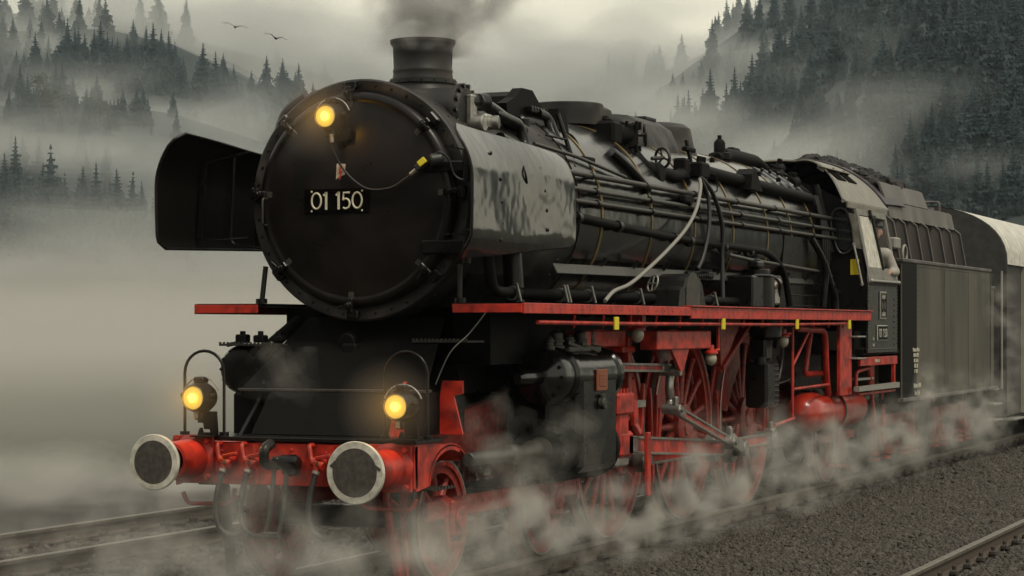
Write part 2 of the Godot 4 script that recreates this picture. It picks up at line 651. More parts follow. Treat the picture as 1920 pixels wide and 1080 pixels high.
func loco_smokebox() -> void:
	var c := Vector3(0, 3.1, 0)
	var g := Geo.new()
	g.lathe([Vector2(1.83, 0.86), Vector2(1.815, 0.88), Vector2(1.815, 0.985), Vector2(1.83, 1.0), Vector2(1.93, 1.0), Vector2(1.95, 0.975), Vector2(4.3, 0.975), Vector2(4.36, 0.99), Vector2(4.36, 0.6)], c, Vector3(1, 0, 0), 96)
	for k in 40:
		var a := TAU * k / 40.0
		g.rivet(Vector3(2.06, 3.1 + 0.976 * sin(a), 0.976 * cos(a)), Vector3(0, sin(a), cos(a)), 0.016)
		g.rivet(Vector3(4.1, 3.1 + 0.976 * sin(a), 0.976 * cos(a)), Vector3(0, sin(a), cos(a)), 0.016)
	var sb := part("smokebox", g, M.soot, loco)
	g = Geo.new()
	var n := 40
	for k in n:
		var a := TAU * k / n
		g.rivet(Vector3(1.813, 3.1 + 0.945 * sin(a), 0.945 * cos(a)), Vector3(-1, 0, 0), 0.014)
	part("flange_bolt", g, M.black, sb)
	# dished door
	g = Geo.new()
	var prof := [Vector2(1.81, 0.89)]
	for k in 9:
		var a := PI / 2 * k / 8.0
		prof.append(Vector2(1.785 - 0.065 * sin(a), 0.825 + 0.065 * cos(a)))
	prof.append(Vector2(1.728, 0.803))
	for k in 13:
		var r := 0.80 * (1.0 - k / 12.0)
		prof.append(Vector2(1.728 - 0.09 * (1.0 - pow(r / 0.80, 2.0)), r))
	g.lathe(prof, c, Vector3(1, 0, 0), 96)
	var door := part("smokebox_door", g, M.door_black, loco)
	# clamps round the rim
	for a in [93.0, 43.0, 3.0, -42.0, -92.0, -140.0, 176.0, 135.0]:
		var ra := deg_to_rad(a)
		var u := Vector3(0, sin(ra), cos(ra))
		var t := Vector3(0, cos(ra), -sin(ra))
		var p := c + Vector3(1.74, 0, 0) + u * 0.87
		g = Geo.new()
		g.bar(p + u * 0.06 + Vector3(-0.03, 0, 0), p - u * 0.06 + Vector3(-0.035, 0, 0), 0.055, 0.035, Vector3(1, 0, 0), 0.008)
		g.cyl(p + Vector3(0.02, 0, 0), p + Vector3(-0.10, 0, 0), 0.019, 8, 0.004)
		g.cyl(p + Vector3(-0.05, 0, 0), p + Vector3(-0.08, 0, 0), 0.034, 6, 0.004)
		g.bar(p + Vector3(-0.085, 0, 0) + t * 0.01, p + Vector3(-0.09, 0, 0) - t * 0.085 + u * 0.02, 0.022, 0.014, Vector3(1, 0, 0), 0.004)
		g.box(p + u * 0.075 + Vector3(0.03, 0, 0), Vector3(0.06, 0.07, 0.11), Basis(Vector3(1, 0, 0), u, t), 0.012)
		part("door_clamp", g, M.black, door)
		g = Geo.new()
		g.box(c + Vector3(1.725, 0, 0) + u * 0.80, Vector3(0.012, 0.10, 0.05), Basis(Vector3(1, 0, 0), u, t), 0.003)
		part("clamp_plate", g, M.dark_steel, door)
	# hinge bar on the right, grab handle on the left
	g = Geo.new()
	g.bar(Vector3(1.70, 2.70, 0.62), Vector3(1.77, 2.70, 1.02), 0.05, 0.11, Vector3.UP, 0.01)
	g.cyl(Vector3(1.76, 2.56, 0.99), Vector3(1.76, 2.84, 0.99), 0.035, 10, 0.006)
	part("hinge", g, M.black, door)
	g = Geo.new()
	g.bar(Vector3(1.70, 3.35, 0.62), Vector3(1.77, 3.35, 1.02), 0.05, 0.09, Vector3.UP, 0.01)
	g.cyl(Vector3(1.76, 3.22, 0.99), Vector3(1.76, 3.48, 0.99), 0.035, 10, 0.006)
	part("hinge", g, M.black, door)
	g = Geo.new()
	g.tube(bent([Vector3(1.71, 3.12, -0.80), Vector3(1.63, 3.12, -0.80), Vector3(1.63, 2.90, -0.80), Vector3(1.71, 2.90, -0.80)], 0.03), 0.011, 8)
	part("door_handle", g, M.dark_steel, door)
	# number plate with raised figures
	g = Geo.new()
	g.box(Vector3(1.645, 3.085, -0.115), Vector3(0.02, 0.205, 0.60), Basis(), 0.004)
	var pl := part("number_plate", g, M.deep_black, loco)
	for z in [-0.345, 0.115]:
		for y in [3.165, 3.005]:
			g = Geo.new()
			g.rivet(Vector3(1.634, y, z), Vector3(-1, 0, 0), 0.010)
			part("bolt", g, M.letter_white, pl)
	var fig_y := 3.088
	for z in [-0.300, 0.072]:
		g = Geo.new()
		var ring := []
		for k in 25:
			var a := TAU * k / 24.0
			ring.append(Vector3(1.632, fig_y + 0.064 * sin(a), z + 0.043 * cos(a)))
		g.tube(ring, 0.0085, 6, false)
		part("digit", g, M.letter_white, pl)
	for z in [-0.210, -0.096]:
		g = Geo.new()
		g.bar(Vector3(1.632, fig_y - 0.072, z), Vector3(1.632, fig_y + 0.072, z), 0.018, 0.008, Vector3(1, 0, 0))
		g.bar(Vector3(1.632, fig_y + 0.067, z), Vector3(1.632, fig_y + 0.043, z - 0.024), 0.016, 0.008, Vector3(1, 0, 0))
		part("digit", g, M.letter_white, pl)
	g = Geo.new()
	var five := [Vector3(1.632, fig_y + 0.064, 0.004), Vector3(1.632, fig_y + 0.064, -0.050), Vector3(1.632, fig_y + 0.008, -0.056)]
	for k in 13:
		var a := deg_to_rad(128.0 - 258.0 * k / 12.0)
		five.append(Vector3(1.632, fig_y - 0.026 + 0.041 * sin(a), -0.031 + 0.036 * cos(a)))
	g.tube(five, 0.0085, 6)
	part("digit", g, M.letter_white, pl)
	# warning sign with a red flash
	g = Geo.new()
	g.box(Vector3(1.648, 3.315, -0.085), Vector3(0.008, 0.15, 0.078), Basis(Vector3(1, 0, 0), 0.06))
	var ws := part("warning_sign", g, M.white_paint, loco)
	g = Geo.new()
	g.prism([Vector2(-0.004, 0.058), Vector2(0.012, 0.054), Vector2(0.0, 0.014), Vector2(0.022, 0.018), Vector2(0.0, -0.032), Vector2(0.010, -0.030), Vector2(-0.008, -0.060), Vector2(-0.016, -0.026), Vector2(-0.007, -0.030), Vector2(0.004, 0.0), Vector2(-0.018, -0.006)], Vector3(1.643, 3.315, -0.085), Vector3(0, 0, 1), Vector3(0, 1, 0), Vector3(-0.003, 0, 0))
	part("lightning_flash", g, M.warning_red, ws)
	# lamp cable and plug
	g = Geo.new()
	g.tube(curve([Vector3(1.56, 3.60, -0.125), Vector3(1.58, 3.50, -0.12), Vector3(1.62, 3.36, -0.06), Vector3(1.62, 3.24, 0.06), Vector3(1.61, 3.172, 0.20), Vector3(1.61, 3.18, 0.38), Vector3(1.62, 3.245, 0.50), Vector3(1.63, 3.30, 0.575)], 6), 0.0095, 6)
	part("lamp_cable", g, M.rubber, loco)
	g = Geo.new()
	g.cyl(Vector3(1.56, 3.63, -0.125), Vector3(1.565, 3.56, -0.123), 0.017, 10, 0.004)
	g.cyl(Vector3(1.63, 3.285, 0.55), Vector3(1.63, 3.325, 0.605), 0.018, 10, 0.003)
	part("cable_sleeve", g, M.alu, loco)
	g = Geo.new()
	g.bar(Vector3(1.63, 3.325, 0.605), Vector3(1.64, 3.40, 0.69), 0.06, 0.06, Vector3(1, 0, 0), 0.012)
	g.cyl(Vector3(1.64, 3.395, 0.72), Vector3(1.70, 3.41, 0.80), 0.055, 12, 0.01)
	g.tube(curve([Vector3(1.64, 3.42, 0.72), Vector3(1.66, 3.46, 0.80), Vector3(1.70, 3.40, 0.86), Vector3(1.72, 3.28, 0.90), Vector3(1.74, 3.24, 0.97), Vector3(1.79, 3.30, 1.0), Vector3(1.83, 3.40, 1.01)], 5), 0.009, 6)
	part("lamp_socket", g, M.rubber, loco)
	g = Geo.new()
	g.bar(Vector3(1.605, 3.36, 0.635), Vector3(1.615, 3.405, 0.69), 0.052, 0.02, Vector3(1, 0, 0), 0.006)
	part("socket_cap", g, M.yellow, loco)
	# saddle and slanted front plates under the smokebox
	g = Geo.new()
	g.prism([Vector2(-0.70, 1.5), Vector2(0.70, 1.5), Vector2(0.62, 2.2), Vector2(0.80, 2.5), Vector2(-0.80, 2.5), Vector2(-0.62, 2.2)], Vector3(2.3, 0, 0), Vector3(0, 0, 1), Vector3(0, 1, 0), Vector3(1.9, 0, 0))
	part("smokebox_saddle", g, M.black, loco)
	g = Geo.new()
	g.sheet([[Vector3(1.30, 1.545, -0.80), Vector3(1.30, 1.545, 0.84)], [Vector3(2.2, 2.12, -0.66), Vector3(2.2, 2.12, 0.60)]], 0.02)
	part("apron_plate", g, M.dull_black, loco)
	g = Geo.new()
	g.box(Vector3(1.31, 1.545, 0.02), Vector3(0.16, 0.025, 1.66), Basis(), 0.005)
	part("apron_step", g, M.dark_steel, loco)
	g = Geo.new()
	g.sheet([[Vector3(0.98, 1.19, -0.54), Vector3(0.98, 1.19, 0.66)], [Vector3(1.22, 1.52, -0.50), Vector3(1.22, 1.52, 0.62)]], 0.02)
	g.box(Vector3(1.75, 1.36, -0.02), Vector3(0.9, 0.34, 1.6))
	g.box(Vector3(1.35, 1.36, 0.03), Vector3(0.2, 0.32, 1.1))
	part("lower_apron", g, M.dull_black, loco)
	g = Geo.new()
	g.tube([Vector3(2.18, 2.11, -0.74), Vector3(1.75, 1.80, -0.92)], 0.055, 10)
	part("drain_pipe", g, M.black, loco)
	# lubricator platforms with toothed treads
	for s in [[-0.92, 1.905, 1.72], [0.72, 1.935, 2.0]]:
		g = Geo.new()
		g.box(Vector3(s[2], s[1], s[0]), Vector3(0.34, 0.018, 0.5), Basis(), 0.004)
		for k in 14:
			g.box(Vector3(s[2] - 0.17, s[1] + 0.014, s[0] - 0.235 + k * 0.036), Vector3(0.012, 0.02, 0.018))
		part("tread_plate", g, M.dark_steel, loco)
	g = Geo.new()
	for k in 3:
		g.box(Vector3(1.8, 1.955, -1.08 + 0.17 * k), Vector3(0.1, 0.075 - 0.012 * k, 0.1), Basis(), 0.012)
		g.cyl(Vector3(1.8, 1.97, -1.08 + 0.17 * k), Vector3(1.8, 2.02, -1.08 + 0.17 * k), 0.025, 8, 0.005)
	g.bar(Vector3(1.75, 1.9, -1.2), Vector3(1.75, 1.93, -1.06), 0.03, 0.03)
	part("check_valve", g, M.dull_black, loco)
	g = Geo.new()
	g.lathe([Vector2(0, 0), Vector2(-0.0, 0.08), Vector2(0.02, 0.17), Vector2(0.07, 0.20), Vector2(0.12, 0.21), Vector2(0.9, 0.21), Vector2(0.9, 0)], Vector3(1.62, 1.70, -1.03), Vector3(1, 0, 0), 32)
	for k in 12:
		var a := TAU * k / 12.0
		g.rivet(Vector3(1.64, 1.70 + 0.172 * sin(a), -1.03 + 0.172 * cos(a)), Vector3(-1, 0, 0), 0.014)
	part("reservoir_drum", g, M.black, loco)
	g = Geo.new()
	g.box(Vector3(1.9, 1.33, -0.90), Vector3(0.55, 0.36, 0.36), Basis(), 0.02)
	part("drum_bracket", g, M.dull_black, loco)
	# small hook bracket in the middle of the apron
	g = Geo.new()
	g.cyl(Vector3(1.78, 1.93, -0.10), Vector3(1.90, 1.95, -0.10), 0.075, 14, 0.01)
	g.box(Vector3(1.78, 1.84, -0.06), Vector3(0.09, 0.16, 0.14), Basis(), 0.02)
	g.tube([Vector3(1.75, 1.80, -0.09), Vector3(1.5, 1.62, -0.13)], 0.02, 8)
	part("exhaust_cock", g, M.dull_black, loco)
	# handrail posts beside the smokebox and the slanted rail on the right
	g = Geo.new()
	g.tube(curve([Vector3(1.35, 1.60, 0.90), Vector3(1.45, 1.85, 0.98), Vector3(1.6, 2.0, 1.08), Vector3(1.72, 2.2, 1.2)], 5), 0.006, 6)
	part("front_rail", g, M.dark_steel, loco)
	g = Geo.new()
	for s in [-0.88, 0.93]:
		g.tube([Vector3(1.76, 2.24, s), Vector3(1.80, 2.56, s * 0.98)], 0.022, 8)
		g.cyl(Vector3(1.76, 2.25, s), Vector3(1.76, 2.29, s), 0.05, 8)
	part("board_stay", g, M.black, loco)

func make_lamp(called: String, at: Vector3, r: float) -> void:
	# faces -x; at is the centre of the glass
	var g := Geo.new()
	g.lathe([Vector2(-0.012, r), Vector2(-0.02, r + 0.012), Vector2(0.015, r + 0.022), Vector2(0.05, r + 0.025), Vector2(0.07, r + 0.035), Vector2(0.13, r + 0.035), Vector2(0.20, r + 0.01), Vector2(0.235, r * 0.55), Vector2(0.24, 0)], at, Vector3(1, 0, 0), 28)
	g.box(at + Vector3(0.11, r + 0.05, 0), Vector3(0.10, 0.05, 0.09), Basis(), 0.014)
	g.box(at + Vector3(0.10, -r - 0.05, 0), Vector3(0.09, 0.07, 0.08), Basis(), 0.012)
	g.cyl(at + Vector3(0.06, 0.02, r + 0.02), at + Vector3(0.06, 0.02, r + 0.07), 0.018, 8, 0.004)
	g.cyl(at + Vector3(0.06, 0.02, -r - 0.02), at + Vector3(0.06, 0.02, -r - 0.06), 0.018, 8, 0.004)
	var body := part(called, g, M.black, loco)
	g = Geo.new()
	var handle := []
	for k in 13:
		var a := deg_to_rad(20.0 + 140.0 * k / 12.0)
		handle.append(at + Vector3(0.12, (r + 0.075) * sin(a), (r + 0.075) * cos(a)))
	g.tube(handle, 0.007, 6)
	part("lamp_handle", g, M.alu, body)
	g = Geo.new()
	g.lathe([Vector2(-0.018, r + 0.002), Vector2(-0.026, r + 0.006), Vector2(-0.020, r + 0.012)], at, Vector3(1, 0, 0), 28)
	part("lamp_rim", g, M.dark_steel, body)
	g = Geo.new()
	var pr := []
	for k in 9:
		var a := PI / 2 * k / 8.0
		pr.append(Vector2(-0.012 - 0.022 * sin(a), r * cos(a)))
	g.lathe(pr, at, Vector3(1, 0, 0), 28)
	part("lamp_glass", g, M.lamp_glass, body)
	g = Geo.new()
	g.ball(at + Vector3(-0.026, 0, 0), Vector3(0.014, r * 0.5, r * 0.5), 20, 10)
	part("lamp_bulb", g, M.lamp_bulb, body)
	var li := OmniLight3D.new()
	li.name = "lamp_light"
	li.light_color = Color(1.0, 0.72, 0.22)
	li.light_energy = 0.10
	li.light_size = r
	li.omni_range = 12.0
	li.omni_attenuation = 2.0
	li.shadow_enabled = true
	li.position = at + Vector3(-0.06, 0, 0)
	body.add_child(li, true)

func loco_top_fittings() -> void:
	# chimney
	var g := Geo.new()
	g.lathe([Vector2(0.86, 0.52), Vector2(0.93, 0.40), Vector2(0.99, 0.315), Vector2(1.04, 0.282), Vector2(1.07, 0.275), Vector2(1.075, 0.292), Vector2(1.115, 0.292), Vector2(1.12, 0.268), Vector2(1.17, 0.258), Vector2(1.18, 0.262), Vector2(1.20, 0.262), Vector2(1.21, 0.256), Vector2(1.40, 0.262), Vector2(1.425, 0.282), Vector2(1.44, 0.287), Vector2(1.46, 0.287), Vector2(1.465, 0.255), Vector2(1.2, 0.235), Vector2(1.0, 0.23)], Vector3(3.08, 3.1, 0), Vector3.UP, 48)
	for k in 16:
		var a := TAU * k / 16.0
		g.rivet(Vector3(3.08 + 0.292 * cos(a), 4.195, 0.292 * sin(a)), Vector3(cos(a), 0, sin(a)), 0.012)
	part("chimney", g, M.soot, loco)
	# cross cylinder of the feed water heater, ends showing on both sides
	g = Geo.new()
	var hx := 2.42
	var hy := 3.86
	g.lathe([Vector2(-0.80, 0.0), Vector2(-0.80, 0.18), Vector2(-0.74, 0.20), Vector2(-0.70, 0.235), Vector2(-0.64, 0.235), Vector2(-0.63, 0.205), Vector2(0.63, 0.205), Vector2(0.64, 0.235), Vector2(0.68, 0.235), Vector2(0.685, 0.21), Vector2(0.71, 0.19), Vector2(0.72, 0.0)], Vector3(hx, hy, 0), Vector3(0, 0, 1), 32)
	var fh := part("feed_water_heater", g, M.soot, loco)
	g = Geo.new()
	for k in 14:
		var a := TAU * k / 14.0
		g.cyl(Vector3(hx + 0.215 * cos(a), hy + 0.215 * sin(a), 0.67), Vector3(hx + 0.215 * cos(a), hy + 0.215 * sin(a), 0.71), 0.02, 6)
	part("cover_bolt", g, M.black, fh)
	g = Geo.new()
	g.box(Vector3(hx + 0.02, hy + 0.01, 0.74), Vector3(0.12, 0.26, 0.06), Basis(), 0.02)
	g.cyl(Vector3(hx + 0.03, hy - 0.1, 0.72), Vector3(hx + 0.03, hy - 0.1, 0.86), 0.075, 12, 0.01)
	g.box(Vector3(hx + 0.14, hy - 0.08, 0.80), Vector3(0.16, 0.13, 0.12), Basis(), 0.02)
	g.cyl(Vector3(hx + 0.22, hy - 0.08, 0.80), Vector3(hx + 0.24, hy - 0.08, 0.90), 0.06, 10, 0.01)
	part("cover_casting", g, M.steel, fh)
	g = Geo.new()
	g.tube(curve([Vector3(hx + 0.1, hy + 0.10, 0.76), Vector3(hx + 0.45, hy + 0.06, 0.74), Vector3(hx + 1.0, hy - 0.02, 0.70), Vector3(hx + 1.35, hy - 0.05, 0.66), Vector3(hx + 1.55, hy - 0.02, 0.55)], 6), 0.055, 10)
	g.tube(bent([Vector3(hx + 0.5, hy + 0.03, 0.74), Vector3(hx + 1.05, hy - 0.03, 0.76), Vector3(hx + 1.05, hy - 0.26, 0.82), Vector3(hx + 0.35, hy - 0.20, 0.86)], 0.16, 6), 0.05, 10)
	g.cyl(Vector3(hx + 0.02, hy + 0.08, 0.70), Vector3(hx + 0.28, hy + 0.10, 0.76), 0.075, 12, 0.01)
	part("heater_pipe", g, M.black, loco)
	g = Geo.new()
	g.tube(curve([Vector3(hx - 0.1, hy + 0.14, -0.72), Vector3(hx - 0.1, hy + 0.0, -0.92), Vector3(hx - 0.05, hy - 0.25, -1.0), Vector3(hx, hy - 0.6, -1.04)], 6), 0.085, 12)
	part("heater_pipe", g, M.black, loco)
	# hooded valve behind the heater: a sheet hood with ragged outline over a round body
	g = Geo.new()
	g.prism([Vector2(3.86, 3.98), Vector2(3.84, 4.07), Vector2(4.05, 4.14), Vector2(4.22, 4.24), Vector2(4.47, 4.24), Vector2(4.66, 4.13), Vector2(4.73, 4.08), Vector2(4.74, 3.95), Vector2(4.60, 3.86), Vector2(4.5, 3.70), Vector2(4.22, 3.70), Vector2(4.12, 3.86)], Vector3(0, 0, 0.38), Vector3(1, 0, 0), Vector3(0, 1, 0), Vector3(0, 0, 0.10))
	g.prism([Vector2(4.0, 3.98), Vector2(4.1, 4.16), Vector2(4.3, 4.22), Vector2(4.5, 4.2), Vector2(4.6, 4.0), Vector2(4.5, 3.8), Vector2(4.2, 3.8)], Vector3(0, 0, 0.05), Vector3(1, 0, 0), Vector3(0, 1, 0), Vector3(0, 0, 0.33))
	part("pump_hood", g, M.dull_black, loco)
	g = Geo.new()
	g.cyl(Vector3(4.15, 3.92, 0.45), Vector3(4.55, 3.92, 0.50), 0.085, 12, 0.02)
	g.tube(curve([Vector3(4.48, 4.02, 0.52), Vector3(4.62, 3.98, 0.56), Vector3(4.60, 3.82, 0.64), Vector3(4.5, 3.62, 0.78), Vector3(4.46, 3.5, 0.86)], 5), 0.06, 10)
	for k in 5:
		g.box(Vector3(4.3 + 0.07 * k, 4.05, 0.52), Vector3(0.045, 0.06, 0.07), Basis(), 0.01)
	g.cyl(Vector3(4.1, 3.8, 0.55), Vector3(4.1, 3.94, 0.55), 0.05, 10)
	part("feed_pump_head", g, M.black, loco)
	g = Geo.new()
	g.prism([Vector2(4.78, 3.90), Vector2(4.82, 4.10), Vector2(4.98, 4.10), Vector2(5.06, 3.98), Vector2(5.12, 3.88), Vector2(4.95, 3.84)], Vector3(0, 0, 0.5), Vector3(1, 0, 0), Vector3(0, 1, 0), Vector3(0, 0, 0.1))
	g.box(Vector3(4.9, 3.74, 0.62), Vector3(0.22, 0.2, 0.12), Basis(), 0.02)
	g.box(Vector3(4.95, 3.60, 0.82), Vector3(0.30, 0.10, 0.10), Basis(), 0.01)
	g.tube(curve([Vector3(4.85, 3.9, 0.6), Vector3(4.98, 3.85, 0.68), Vector3(4.98, 3.72, 0.76), Vector3(4.86, 3.62, 0.82)], 5), 0.012, 6)
	part("valve_cluster", g, M.dull_black, loco)
	g = Geo.new()
	g.tube([Vector3(4.55, 3.44, 0.90), Vector3(4.55, 4.02, 0.70)], 0.022, 8)
	g.tube([Vector3(4.52, 3.78, 0.80), Vector3(4.2, 3.80, 0.72)], 0.012, 6)
	part("stay_post", g, M.black, loco)
	# dome
	g = Geo.new()
	g.lathe([Vector2(0.86, 0.50), Vector2(0.95, 0.43), Vector2(0.99, 0.405), Vector2(1.03, 0.395), Vector2(1.12, 0.39), Vector2(1.175, 0.375), Vector2(1.205, 0.33), Vector2(1.22, 0.25), Vector2(1.23, 0.0)], Vector3(6.85, 3.1, 0), Vector3.UP, 40)
	g.lathe([Vector2(1.0, 0.372), Vector2(1.215, 0.372), Vector2(1.225, 0.36), Vector2(1.23, 0.0)], Vector3(6.62, 3.1, 0), Vector3.UP, 40)
	for k in 24:
		var a := TAU * k / 24.0
		g.rivet(Vector3(6.85 + 0.394 * cos(a), 4.12, 0.394 * sin(a)), Vector3(cos(a), 0, sin(a)), 0.012)
	part("feed_dome", g, M.soot, loco)
	# big sand dome, rounded box with sloping sides
	g = Geo.new()
	var rows := []
	for k in 13:
		var f := k / 12.0
		var a := f * PI
		var line := []
		for j in 17:
			var e := j / 16.0
			var x := 7.55 + 1.35 * e
			var pinch := 1.0
			var lift := 0.0
			if e < 0.12:
				pinch = sqrt(1.0 - pow(1.0 - e / 0.12, 2.0)) * 0.35 + 0.65
				lift = 1.0 - sqrt(1.0 - pow(1.0 - e / 0.12, 2.0))
			elif e > 0.88:
				pinch = sqrt(1.0 - pow((e - 0.88) / 0.12, 2.0)) * 0.35 + 0.65
				lift = 1.0 - sqrt(1.0 - pow((e - 0.88) / 0.12, 2.0))
			var cz := cos(a)
			var sy := sin(a)
			var sup := pow(pow(absf(cz), 4.0) + pow(absf(sy), 4.0), -0.25)
			line.append(Vector3(x, 3.62 + sy * sup * (0.70 - 0.10 * lift) , cz * sup * (0.58 - 0.10 * maxf(0.0, sy * sup)) * pinch))
		rows.append(line)
	g.sheet(rows)
	for j in [0, 16]:
		for k in 12:
			g.flat(rows[k][j], rows[k + 1][j], Vector3(7.55 if j == 0 else 8.9, 3.62, 0), Vector3(-1 if j == 0 else 1, 0, 0))
	part("sand_dome", g, M.soot, loco)
	g = Geo.new()
	g.box(Vector3(8.5, 4.325, 0.1), Vector3(0.36, 0.04, 0.34), Basis(), 0.015)
	part("sand_lid", g, M.soot, loco)
	# steam dome behind it
	g = Geo.new()
	g.lathe([Vector2(0.8, 0.50), Vector2(1.0, 0.42), Vector2(1.1, 0.40), Vector2(1.2, 0.38), Vector2(1.25, 0.31), Vector2(1.27, 0.2), Vector2(1.275, 0)], Vector3(9.5, 3.1, 0), Vector3.UP, 36)
	part("steam_dome", g, M.soot, loco)
	# cover clamps at the rear corner of the sand dome
	g = Geo.new()
	g.box(Vector3(8.75, 4.0, 0.62), Vector3(0.34, 0.05, 0.06), Basis(), 0.012)
	g.bar(Vector3(8.72, 4.10, 0.60), Vector3(8.72, 3.82, 0.66), 0.06, 0.03, Vector3(0, 0, 1))
	g.box(Vector3(8.55, 3.74, 0.72), Vector3(0.12, 0.18, 0.10), Basis(), 0.02)
	part("dome_clamp", g, M.dull_black, loco)
	# check valve with hand wheels in front of the sand dome
	g = Geo.new()
	g.box(Vector3(6.45, 4.0, 0.52), Vector3(0.26, 0.24, 0.2), Basis(), 0.03)
	g.cyl(Vector3(6.5, 4.0, 0.5), Vector3(6.86, 4.0, 0.62), 0.10, 14, 0.02)
	g.cyl(Vector3(6.80, 3.86, 0.62), Vector3(6.80, 4.12, 0.62), 0.085, 12, 0.02)
	for k in 6:
		var a := TAU * k / 6.0
		g.cyl(Vector3(6.80 + 0.10 * cos(a), 4.06, 0.62 + 0.10 * sin(a)), Vector3(6.80 + 0.10 * cos(a), 4.14, 0.62 + 0.10 * sin(a)), 0.018, 6)
		g.cyl(Vector3(6.80 + 0.10 * cos(a), 3.84, 0.62 + 0.10 * sin(a)), Vector3(6.80 + 0.10 * cos(a), 3.90, 0.62 + 0.10 * sin(a)), 0.018, 6)
	g.tube(bent([Vector3(6.80, 3.86, 0.62), Vector3(6.80, 3.68, 0.76), Vector3(7.0, 3.62, 0.84), Vector3(7.2, 3.62, 0.82)], 0.1), 0.07, 10)
	g.cyl(Vector3(7.0, 3.62, 0.72), Vector3(7.0, 3.62, 0.90), 0.11, 12, 0.02)
	g.box(Vector3(6.9, 4.12, 0.3), Vector3(0.5, 0.16, 0.3), Basis(), 0.04)
	g.cyl(Vector3(7.2, 4.14, 0.2), Vector3(7.75, 4.12, 0.3), 0.09, 12, 0.02)
	part("feed_valve", g, M.dull_black, loco)
	for q in [[Vector3(6.98, 4.02, 0.72), 0.11, Vector3(0.4, 0.0, 0.92)], [Vector3(7.12, 3.79, 0.86), 0.10, Vector3(0.9, 0.1, 0.42)]]:
		g = Geo.new()
		var ax: Vector3 = q[2].normalized()
		var u := ax.cross(Vector3.UP).normalized()
		var w := ax.cross(u)
		g.tube(ring_points(q[0], u, w, q[1], 20), 0.016, 6, false)
		for k in 3:
			var a := TAU * k / 3.0 + 0.3
			g.tube([q[0], q[0] + u * (q[1] * cos(a)) + w * (q[1] * sin(a))], 0.011, 6)
		g.cyl(q[0] - ax * 0.16, q[0] + ax * 0.02, 0.02, 8)
		part("hand_wheel", g, M.dark_steel, loco)
	# thick lagged steam pipe from the dome along the shoulder to the cab
	g = Geo.new()
	g.tube(bent([Vector3(7.02, 3.66, 0.80), Vector3(7.45, 3.60, 0.90), Vector3(8.05, 3.76, 0.83), Vector3(12.9, 3.67, 0.88)], 0.3, 6), 0.066, 12)
	part("lagged_steam_pipe", g, M.dull_black, loco)
	g = Geo.new()
	for x in [8.9, 10.75, 11.6, 12.4]:
		g.cyl(Vector3(x, 3.84 - 0.02 * (x - 8.0) + 0.04, 0.84), Vector3(x, 3.87 - 0.02 * (x - 8.0) + 0.06, 0.84), 0.03, 6)
	g.prism([Vector2(9.95, 3.63), Vector2(9.98, 3.80), Vector2(10.12, 3.87), Vector2(10.25, 3.78), Vector2(10.42, 3.62)], Vector3(0, 0, 0.78), Vector3(1, 0, 0), Vector3(0, 1, 0), Vector3(0, 0, 0.2))
	part("pipe_bracket", g, M.dull_black, loco)
	# slanted feed pipe lying on the barrel under the valve
	g = Geo.new()
	var onb := []
	for k in 9:
		var f := k / 8.0
		var a := 0.88 + 0.38 * f
		onb.append(Vector3(5.75 + 0.55 * f, 3.1 + 1.03 * cos(a), 1.03 * sin(a)))
	g.tube(onb, 0.05, 12)
	part("feed_pipe", g, M.gloss_black, loco)
	# whistle, turret and pipes in front of the cab
	g = Geo.new()
	g.lathe([Vector2(0, 0), Vector2(0, 0.14), Vector2(0.07, 0.13), Vector2(0.09, 0.07), Vector2(0.20, 0.07), Vector2(0.23, 0.05), Vector2(0.25, 0.025), Vector2(0.29, 0.025), Vector2(0.29, 0)], Vector3(11.2, 4.07, 0.22), Vector3.UP, 14)
	g.cyl(Vector3(11.0, 4.08, 0.25), Vector3(11.5, 4.12, 0.25), 0.06, 10, 0.01)
	part("whistle", g, M.dull_black, loco)
	g = Geo.new()
	g.tube(curve([Vector3(11.75, 4.15, 0.1), Vector3(12.1, 4.17, 0.1), Vector3(12.7, 4.17, 0.1), Vector3(13.1, 4.15, 0.12), Vector3(13.3, 4.02, 0.2)], 6), 0.095, 12, true)
	g.box(Vector3(12.25, 4.25, 0.08), Vector3(0.30, 0.08, 0.1), Basis(), 0.02)
	g.cyl(Vector3(11.66, 4.14, 0.1), Vector3(11.78, 4.15, 0.1), 0.11, 12, 0.02)
	part("turret_pipe", g, M.dull_black, loco)
	g = Geo.new()
	for q in [[13.0, 3.96, 0.42, 0.10], [13.2, 4.0, 0.30, 0.09], [13.15, 3.84, 0.55, 0.11], [13.3, 4.08, 0.36, 0.07], [13.05, 3.88, 0.62, 0.08], [13.35, 3.9, 0.5, 0.08]]:
		g.cyl(Vector3(q[0] - 0.09, q[1], q[2]), Vector3(q[0] + 0.09, q[1] + 0.02, q[2] + 0.02), q[3], 10, 0.02)
		g.cyl(Vector3(q[0], q[1], q[2]), Vector3(q[0], q[1] + 0.14, q[2] + 0.03), q[3] * 0.5, 8, 0.01)
	g.tube(bent([Vector3(13.1, 3.9, 0.5), Vector3(13.2, 3.75, 0.75), Vector3(13.3, 3.5, 0.92), Vector3(13.3, 3.0, 1.02)], 0.15), 0.075, 10)
	g.tube(bent([Vector3(12.9, 3.8, 0.62), Vector3(13.2, 3.72, 0.8), Vector3(13.38, 3.3, 0.98), Vector3(13.38, 2.9, 1.0)], 0.15), 0.05, 8)
	g.tube([Vector3(13.25, 3.42, 0.98), Vector3(13.25, 3.86, 0.86)], 0.055, 10)
	part("steam_turret", g, M.dull_black, loco)
	# signal lubricator box with thin pipes at the shoulder
	g = Geo.new()
	g.box(Vector3(8.1, 3.72, 0.95), Vector3(0.30, 0.17, 0.14), Basis(), 0.02)
	g.box(Vector3(7.75, 3.72, 0.86), Vector3(0.16, 0.22, 0.14), Basis(), 0.02)
